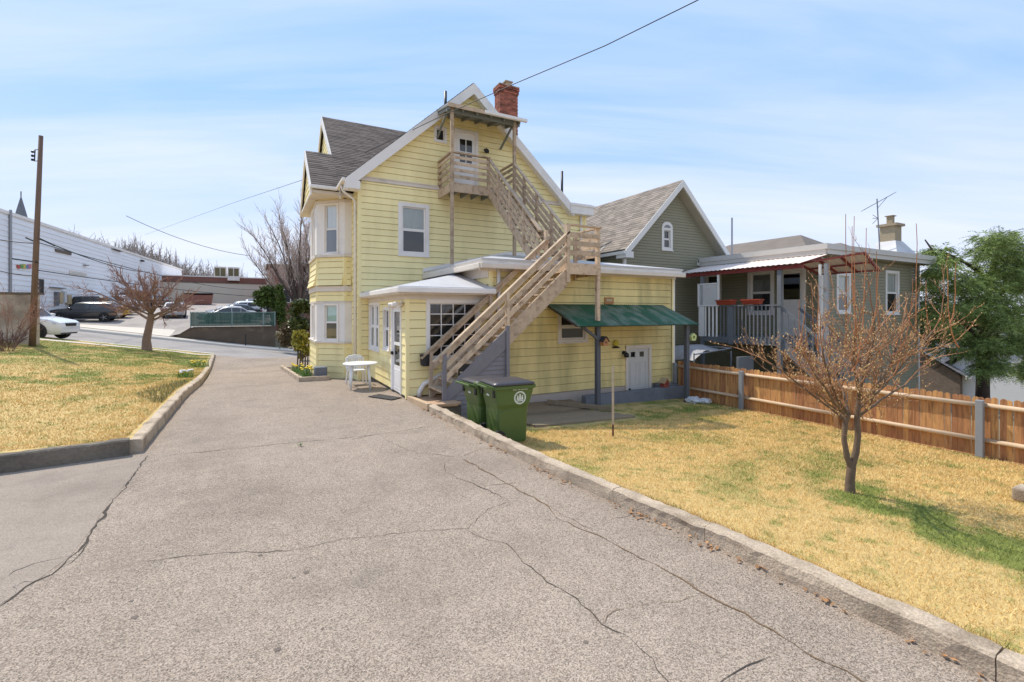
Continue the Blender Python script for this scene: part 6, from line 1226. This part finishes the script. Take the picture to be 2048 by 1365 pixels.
MU = thing('street_mural', 'small colourful painted sign on the white building', 'sign', tuple(Ww.p(onW(45, 533)[0], onW(45, 533)[1], .1)))
for i, (x, c_) in enumerate(((32, (.5, .12, .08)), (38, (.15, .35, .12)), (43, (.6, .45, .1)), (48, (.15, .25, .45)), (53, (.55, .2, .25)), (58, (.6, .4, .3)))): wbox('sign_panel', x, 530-(i % 3), x+5, 538-(i % 2), mat('mural_%d' % i, c_, .8, .2, 4), .12, MU)
q = onD(42, 440, 130); CS = thing('church_spire', 'grey pointed church spire rising behind the white building', 'spire', (q.x, q.y, 5)); mb = MB(); tip = onD(42, 392, 130); mb.lathe((q.x, q.y, 0), [(1.8, 5), (1.8, q.z-1.5), (1.55, q.z), (.05, tip.z)], 8); mb.build('spire_roof', mat('spire_slate', (.20, .20, .21), .7, .15, 1), CS); mb = MB(); mb.tube([(q.x, q.y, tip.z-.2), (q.x, q.y, tip.z+1.2)], .12, 6); mb.build('finial', M_black, CS)
# tan building closing the lot
TB = thing('tan_building', 'long low tan rendered building closing the back of the lot', 'building', tuple(onD(470, 605, 78))); a = onD(366, 600, 74); M_tb = mat('tan_render', (.64, .56, .46), .8, .05, .3, .03, 4); M_rbr = mat('dull_red_brick_band', (.26, .115, .085), .85, .15, 2)
Wt = Wall((a.x-3, a.y), (1, .03), (.03, -1)); Lt = 24
mb = MB(); Wt.box(mb, 0, Lt, 2, 6.75, -14, 0); mb.build('wall', M_tb, TB); mb = MB(); Wt.box(mb, -.2, Lt+.1, 6.75, 7.7, -14, -.6); mb.build('brick_parapet', M_rbr, TB); mb = MB(); Wt.box(mb, -.3, Lt+.2, 7.7, 7.85, -14, -.5); mb.build('parapet_cap', M_white, TB); mb = MB(); Wt.box(mb, -.2, Lt+.1, 6.70, 6.82, -14, .08); mb.build('cornice', M_stone, TB)
def unit(px0, px1, py0, py1, m, label):
    p, q = onD(px0, py1, 77), onD(px1, py0, 77); r_ = thing('rooftop_unit', label, 'roof unit', (p.x, p.y, p.z)); w0 = abs((q-p).dot(Vector((R_[0], R_[1], 0))))/1.1; mb = MB(); mb.box(p.x, p.x+w0, p.y, p.y+2.2, 7.2, q.z); mb.build('casing', m, r_, bevel=.04)
    for i in range(2): mb = MB(); mb.box(p.x+w0*(.08+.46*i), p.x+w0*(.46+.46*i), p.y-.03, p.y+.02, 7.95, q.z-.25); mb.build('coil', mat('coil_%d' % px0, (.16, .13, .06), .6) if 'coil_%d' % px0 not in MATS else MATS['coil_%d' % px0], r_)
    return r_
unit(428, 451, 533, 556, M_cream, 'beige rooftop air unit with two dark coils on the tan building'); unit(455, 478, 534, 556, M_white, 'white rooftop duct unit on the tan building')
BB = thing('brick_building', 'dark red brick building behind the big bare tree', 'building', tuple(onD(585, 620, 66))); a = onD(536, 610, 68); mb = MB(); mb.box(a.x, a.x+16, a.y, a.y+10, -2, 2.1+(624-532)*68/F); mb.build('wall', M_rbr, BB); mb = MB(); mb.box(a.x-.2, a.x+16.2, a.y-.2, a.y+10, 2.1+(624-532)*68/F, 2.4+(624-532)*68/F); mb.build('roof_edge', M_stone, BB)
for i in range(4): mb = MB(); mb.box(a.x+1.5+i*3.4, a.x+3+i*3.4, a.y-.06, a.y+.05, 3.4, 5.4); w_ = mb.build('window', M_white, BB); mb = MB(); mb.box(a.x+1.62+i*3.4, a.x+2.88+i*3.4, a.y-.08, a.y-.061, 3.5, 5.3); mb.build('pane', M_dark, w_)
q = onD(397, 612, 66); DU = thing('dumpster', 'dark red dumpster standing by the tan building', 'dumpster', (q.x, q.y, lotz(q.x, min(66, q.y)))); mb = MB(); zq = lotz(q.x, q.y); mb.hexa([(q.x-1.5, q.y-.8, zq), (q.x+1.5, q.y-.8, zq), (q.x+1.5, q.y+.8, zq), (q.x-1.5, q.y+.8, zq)], [(q.x-1.7, q.y-.95, zq+1.3), (q.x+1.7, q.y-.95, zq+1.3), (q.x+1.7, q.y+.8, zq+1.5), (q.x-1.7, q.y+.8, zq+1.5)]); mb.build('bin_body', M_rbr, DU); mb = MB(); mb.box(q.x-1.72, q.x+1.72, q.y-.97, q.y+.8, zq+1.5, zq+1.55); mb.build('lid', M_dark, DU)
# ================================================================ retaining wall and green mesh fence
M_ret = mat('dark_stained_retaining_wall', (.13, .095, .065), .9, .25, 1.2, .15, 12, bump=.5, bscale=12, dirt=(.30, .23, .16, .5), dscale=1.4, dlo=.58, dhi=.75)
RWa, RWb, RY = onY(380, 655, 31).x, onY(551, 655, 31).x, 31.0
rw_ = MB(); rw_.prism([(-8.65, RY-.05, stz(-8.65)-.1), (RWa, RY-.05, stz(RWa)-.3), (RWa, RY-.05, .80), (-8.65, RY-.05, stz(-8.65)+.2)], (0, .4, 0)); rw_.prism([(RWa, RY, stz(RWa)-.3), (RWb, RY, stz(RWb)-.6), (RWb, RY, .86), (RWa, RY, .80)], (0, .35, 0)); rw_.box(RWb-.35, RWb, RY+.36, RY+22, -2, 1.2); tag(fixn(rw_.build('retaining_wall', M_ret)), 'dark stained concrete retaining wall below the green fence', 'wall')
GF = thing('green_mesh_fence', 'green slatted chain link fence on top of the retaining wall', 'fence', ((RWa+RWb)/2, RY, .85)); M_gf = mat('green_privacy_slats', (.045, .10, .075), .6, .1, 2, .1, 12, tone=.25, dirt=(.16, .22, .19, .5), dscale=2.5, dlo=.6, dhi=.75); M_gfp = mat('pale_green_post', (.28, .36, .32), .5, .1)
sl2 = MB(); x = RWa+.05
while x < RWb-.03: sl2.box(x, x+.062, RY+.14, RY+.155, .90, 2.04+random.uniform(-.02, .01), tone=random.random()); x += .07
y = RY+.2
while y < RY+6: sl2.box(RWb-.09, RWb-.075, y, y+.062, .95, 2.1, tone=random.random()); y += .07
sl2.build('slats', M_gf, GF, tone=True)['kind'] = 'stuff'
for x in (RWa+.02, RWa+2.95, RWa+5.3, RWb-.05): mb = MB(); mb.tube([(x, RY+.11, .8), (x, RY+.11, 2.12)], .035, 8); mb.build('fence_post', M_gfp, GF)
mb = MB(); mb.tube([(RWa, RY+.11, 2.06), (RWb-.05, RY+.11, 2.06), (RWb-.05, RY+6, 2.3)], .024, 6); mb.build('top_rail', M_gfp, GF)
tag((lambda m_: m_.tube([(onD(491, 690, 39).x, 29.6, stz(-4)+.1), (onD(491, 690, 39).x, 29.6, stz(-4)+1.05)], .05, 8).build('bollard', M_dark))(MB()), 'short dark post standing on the far sidewalk by the wall', 'post')
# ================================================================ bare trees on the left
M_stbark = mat('reddish_grey_bark', (.26, .17, .13), .85, .15, 6, .15, 30); M_sttwig = mat('red_brown_twigs', (.34, .19, .135), .8, .1, 6, tone=.3)
rs = random.Random(21)
yb = 16.9; d = ray(294, 702); t_ = (yb-CAM[1])/d[1]; bx = CAM[0]+t_*d[0]; bz = lawnL(bx, yb); ST = thing('street_tree', 'bare spreading street tree with red twigs on the front lawn', 'tree', (bx, yb, bz)); dep = t_
br, tw = MB(), MB(); q = lambda px, py, dd=0: onD(px, py, dep+dd)
br.tube([Vector((bx, yb, bz-.1)), q(293, 680), q(300, 645), q(303, 628)], [.26, .20, .165, .16], 10, cap=False)
Pt = dict(nseg=[8, 6, 5, 4], wob=[.14, .2, .24, .28], lift=[-.02, .02, .05, .08], taper=[.45, .45, .4, .4], sides=[8, 5, 4, 3], twig=2, max=3, kids=[(7, 9), (6, 8), (5, 7)], start=[.25, .15, .1], ang=[(.4, 1.0), (.4, 1.0), (.4, 1.1)], len=[.5, .5, .5], rad=[.45, .5, .55], bias=[.12, .15, .1], rmin=.011)
for (a, b, dd, r) in (((300, 640), (188, 590), .4, .09), ((303, 628), (220, 560), -1.0, .09), ((304, 628), (300, 550), 1.0, .07), ((302, 636), (395, 585), -.3, .10), ((303, 628), (360, 555), .5, .08), ((300, 645), (400, 605), 1.2, .07), ((303, 630), (255, 556), 1.4, .07), ((302, 632), (205, 605), -1.6, .06), ((303, 630), (330, 556), -1.6, .07), ((303, 630), (275, 560), -1.8, .06)):
    p, e = q(*a), q(b[0], b[1], dd); grow(br, tw, p, (e-p).normalized()+Vector((0, 0, .12)), (e-p).length*.66, r*.9, 0, Pt, rs)
br.build('trunk', M_stbark, ST, smooth=True); tw.build('crown', M_sttwig, ST, tone=True)
# big fan shaped bare tree beyond the fence
M_bigb = mat('dark_brown_bark', (.125, .09, .07), .9, .15, 4, .15, 20); M_bigt = mat('pale_budding_twigs', (.58, .47, .40), .8, .1, 4, tone=.35)
BT = thing('bare_tree', 'large many stemmed bare tree behind the house bay', 'tree', (onD(598, 650, 45).x, onD(598, 650, 45).y, -1.4)); br, tw = MB(), MB(); q = lambda px, py, dd=0: onD(px, py, 45+dd)
Pb = dict(nseg=[8, 6, 4, 3], wob=[.07, .13, .2, .25], lift=[.02, .05, .06, .08], taper=[.35, .4, .4, .4], sides=[7, 4, 3, 3], twig=2, max=3, kids=[(8, 10), (6, 8), (5, 7)], start=[.3, .15, .1], ang=[(.2, .65), (.3, .8), (.3, .9)], len=[.46, .5, .55], rad=[.45, .5, .6], bias=[.25, .25, .2], rmin=.017)
for (b, dd, r) in (((520, 470), 0, .17), ((548, 450), 1, .19), ((575, 432), -1, .2), ((600, 425), .5, .2), ((625, 430), 1.5, .18), ((650, 450), -.5, .17), ((505, 505), -1, .14), ((560, 440), -2, .16), ((612, 428), -1.5, .18), ((535, 540), 1.5, .10), ((680, 470), .5, .15)):
    p = q(600+rs.uniform(-8, 8), 640, rs.uniform(-.4, .4)); e = q(b[0], b[1], dd); br.tube([p-Vector((0, 0, 2.8)), p], [r*1.1, r], 7, cap=False); grow(br, tw, p, (e-p).normalized(), (e-p).length*.74, r*.8, 0, Pb, rs)
br.build('trunk', M_bigb, BT, smooth=True); tw.build('crown', M_bigt, BT, tone=True)
# red twig shrub in front of the pier, low dark shrub below it
def twigshrub(label, c, n, h, spread, m, rs, r=.012, tn=True):
    s = thing('twig_shrub', label, 'shrub', c); mb = MB(); tips = MB(); Ps = dict(nseg=[5, 4, 3], wob=[.12, .22, .3], lift=[.03, .03, .02], taper=[.5, .5, .5], sides=[4, 3, 3], twig=1, max=2, kids=[(5, 7), (3, 5)], start=[.35, .2], ang=[(.3, .8), (.4, 1.)], len=[.5, .5], rad=[.55, .6], bias=[.1, .05], rmin=.006)
    for i in range(n): a = rs.random()*6.283; k = rs.random()**.6*spread; grow(mb, tips, Vector(c)+Vector((math.cos(a)*.15, math.sin(a)*.15, -.05)), Vector((math.cos(a)*k, math.sin(a)*k, 1)), h*rs.uniform(.55, .8), r, 0, Ps, rs)
    mb.build('stems', M_stbark, s); tips.build('twigs', m, s, tone=True); return s
M_redtw = mat('crimson_twigs', (.34, .17, .115), .8, .1, 6, tone=.3); M_dktw = mat('dark_purple_twigs', (.11, .05, .05), .8, .1, 6, tone=.3)
c = onD(18, 690, 20.5); twigshrub('tall red twigged shrub in front of the concrete pier', (c.x, c.y, lawnL(c.x, c.y)), 15, 2.7, .62, M_redtw, rs, .014)
c = onD(16, 694, 19.6); twigshrub('low dark twigged shrub at the foot of the red shrub', (c.x, c.y, lawnL(c.x, c.y)), 24, 1.1, 1.0, M_dktw, rs)
# evergreen shrubs beyond the street and planting by the bay
def bush(nm, label, clumps, m, size, trunk=None, cat='shrub', **k):
    c0 = Vector(clumps[0][0]); s = thing(nm, label, cat, (c0.x, c0.y, min(c[0][2]-c[1] for c in clumps))); leafcloud('foliage', clumps, m, s, size, 8, **k)
    if trunk: mb = MB(); [mb.tube(t, r, 6, cap=False) for t, r in trunk]; mb.build('stems', M_trunk, s)
    return s
rr_ = random.Random(2)
def cluster(px, py, rx, ry, d, n, rp, cnt, sq=.9): return [(tuple(onD(px+rr_.uniform(-rx, rx), py+rr_.uniform(-ry, ry), d+rr_.uniform(-.5, .5)*rx/F*d*1.2)), rp*d/F, cnt, sq) for _ in range(n)]
bush('evergreen_shrub', 'dark green evergreen shrub behind the green fence', cluster(535, 592, 16, 18, 44, 10, 13, 420), M_thuja, .07)
bush('thuja', 'narrow upright green thuja left of the big bare tree', [(tuple(onD(561+rr_.uniform(-3, 3), y, 43)), (6+.07*(y-570))*43/F, 420, 1.6) for y in range(578, 650, 8)], M_thuja, .05, cat='shrub')
bush('hedge', 'brownish hedge mass between the fence and the house bay', cluster(580, 660, 22, 26, 38, 14, 14, 300), mat('brown_hedge', (.14, .10, .045), .8, .3, 2, tone=.5), .05)
cl_ = cluster(603, 636, 14, 26, 27, 16, 12, 260); bush('rhododendron', 'dark glossy rhododendron behind the yellow green bush', cl_, M_rhodo, .055)
cl_ = cluster(604, 690, 13, 22, 19.5, 20, 8, 150); b0 = Vector((onD(605, 735, 19).x, onD(605, 735, 19).y, -.45)); bush('yellow_bush', 'yellow green leafy bush at the corner of the bay', cl_, M_lime, .05, [([b0+Vector((.1*i-.2, .05*i, 0)), onD(596+5*i, 705, 19.4), onD(592+6*i, 685, 19.5)], [.03, .025, .015]) for i in range(5)])
# flower bed by the bay
FB = thing('flower_bed', 'narrow stone edged flower bed at the foot of the bay', 'flower bed', (-1.3, 3, -.3)); M_soil = mat('bed_soil', (.10, .07, .04), .95, .2, 8)
bedz = lambda y: dz(y)+.10
mb = MB(); mb.hexa([(-1.55, .95, bedz(1)-.2), (-.95, .95, bedz(1)-.2), (-.95, 8, bedz(8)-.2), (-1.75, 8, bedz(8)-.2)], [(-1.55, .95, bedz(1)), (-.95, .95, bedz(1)), (-.95, 8, bedz(8)), (-1.75, 8, bedz(8))]); mb.build('soil', M_soil, FB)
yy = .86
while yy < 8: mb = MB(); x_ = -1.60-.03*(yy-.9); mb.bar((x_, yy, dz(yy)+.06), (x_-.03, yy+.95, dz(yy+.95)+.06), .12, .18); mb.build('edging_stone', M_conc, FB, bevel=.012); yy += .97
mb = MB(); mb.bar((-1.62, .86, dz(.9)+.06), (-.75, .86, dz(.9)+.06), .12, .18); mb.build('edging_stone', M_conc, FB, bevel=.012)
tag((lambda m_: m_.box(-1.18, -.80, 1.0, 1.4, dz(1)+.0, dz(1)+.42).build('stone_planter', M_gconc, bevel=.02))(MB()), 'grey stone planter block at the base of the bay', 'planter')
M_daff = mat('daffodil_yellow', (.85, .62, .03), .5, .05, 20); M_dleaf = mat('daffodil_leaves', (.13, .26, .05), .5, .2, 9, tone=.4); M_wflow = mat('white_petals', (.82, .82, .80), .5, .05)
def flowers(label, c, n, sp_, m, rs, h=.3):
    f = thing('daffodils' if m is M_daff else 'white_flowers', label, 'flowers', c); lf, fl = MB(), MB()
    for i in range(n*7):
        a = rs.random()*6.28; k = rs.random()**.5*sp_; b = Vector(c)+Vector((math.cos(a)*k, math.sin(a)*k, 0)); t = rs.random()*6.28; o = Vector((math.cos(t), math.sin(t), 0)); hh = h*rs.uniform(.6, 1.1); s_ = o.cross(Vector((0, 0, 1)))*.012; tp = b+o*.1+Vector((0, 0, hh)); lf.quad(b-s_, b+s_, tp+s_*.4, tp-s_*.4, tone=rs.random())
    for i in range(n):
        a = rs.random()*6.28; k = rs.random()**.5*sp_; p = Vector(c)+Vector((math.cos(a)*k, math.sin(a)*k, h*rs.uniform(.85, 1.2))); fl.lathe(tuple(p), [(.012, -.03), (.05, -.01), (.045, .012), (.02, .02)], 7); lf.tube([(p.x, p.y, c[2]), tuple(p-Vector((0, 0, .02)))], .006, 4, tone=.5)
    lf.build('leaves', M_dleaf, f, tone=True); fl.build('blooms', m, f)['kind'] = 'stuff'; return f
for (x, y, n, lb) in ((-1.4, 1.35, 7, 'yellow daffodils in the near end of the bay flower bed'), (-1.45, 2.5, 5, 'green daffodil clump in the middle of the bay flower bed'), (-1.5, 4.2, 6, 'yellow flowers at the far end of the bay flower bed')): flowers(lb, (x, y, bedz(y)-.02), n, .22, M_daff, rs)
c = onZ(374, 752, .05); flowers('white flowering clump beside the left driveway kerb', (-4.85, c.y, lawnL(-4.85, c.y)), 9, .22, M_wflow, rs, .24)
c = onZ(400, 722, -.1); yy = 9.6; d = ray(398, 724); t_ = (yy-CAM[1])/d[1]; xx = CAM[0]+t_*d[0]; flowers('yellow daffodil clump near the street end of the left kerb', (xx, yy, lawnL(xx, yy)), 10, .4, M_daff, rs, .26)
tf = MB()
for i in range(900):
    y = rs.uniform(-3.2, 1.0); x = xl(y)-.22-rs.random()**1.4*.75*(1-abs((y+1.1)/2.3)**2); z = lawnL(x, y); t = rs.random()*6.28; h = rs.uniform(.04, .13); o = Vector((math.cos(t), math.sin(t), 0)); s_ = o.cross(Vector((0, 0, 1)))*.008; b = Vector((x, y, z)); tf.quad(b-s_, b+s_, b+o*h*.6+Vector((0, 0, h)), tone=rs.random())
stuff(tag(tf.build('ground_cover', mat('grey_green_ground_cover', (.22, .22, .09), .8, .25, 4, tone=.5), tone=True), 'grey green ground cover patch beside the left kerb', 'plants'))
# ================================================================ far wood on the hill
M_fw = mat('far_bare_trees', (.36, .30, .26), .9, .15, .1, tone=.35); M_fg = mat('far_brush', (.27, .22, .17), .9, .3, .05, tone=.4)
rs = random.Random(31); fwm = MB(); brush = []
Pf = dict(nseg=[4, 3, 2], wob=[.12, .25, .3], lift=[.03, .05, .05], taper=[.5, .4, .4], sides=[3, 3, 3], twig=0, max=2, kids=[(8, 10), (6, 8)], start=[.3, .2], ang=[(.5, 1.2), (.4, 1.1)], len=[.5, .55], rad=[.5, .5], bias=[.12, .15], rmin=.04)
def topy(px): return float(np.interp(px, [-60, 120, 200, 290, 330, 400, 450, 520, 600, 700], [455, 455, 468, 480, 498, 522, 536, 548, 540, 545]))
for i in range(430):
    px = rs.uniform(-40, 680); d_ = rs.uniform(110, 170); ty = topy(px)+rs.uniform(-4, 28); tp = onD(px, ty, d_); h = rs.uniform(8, 15); grow(fwm, fwm, tp-Vector((0, 0, h)), (rs.uniform(-.1, .1), rs.uniform(-.1, .1), 1), h*.62, .28, 0, Pf, rs)
for px in range(-40, 700, 14):
    d_ = rs.uniform(115, 150); q_ = onD(px, topy(px)+rs.uniform(30, 50), d_); brush.append(((q_.x, q_.y, q_.z-4.5), 6.0, 1500, .8))
stuff(tag(fwm.build('far_wood', M_fw, tone=True), 'hazy wood of bare trees on the hill behind the buildings', 'wood'))
stuff(tag(leafcloud('far_undergrowth', brush, M_fg, None, .16, 5), 'brown undergrowth of the wood on the hill', 'wood'))
fr = [((onD(px, 640, 90)+Vector((0, 0, rs.uniform(-3, -1)))), 5, 300, .8) for px in range(1300, 2300, 45)]
stuff(tag(leafcloud('far_tree_belt', [(tuple(a), b, c, d) for a, b, c, d in fr], mat('far_belt', (.12, .13, .06), .9, .3, .1, tone=.4), None, .4, 6), 'distant belt of trees low beyond the right hand houses', 'trees'))
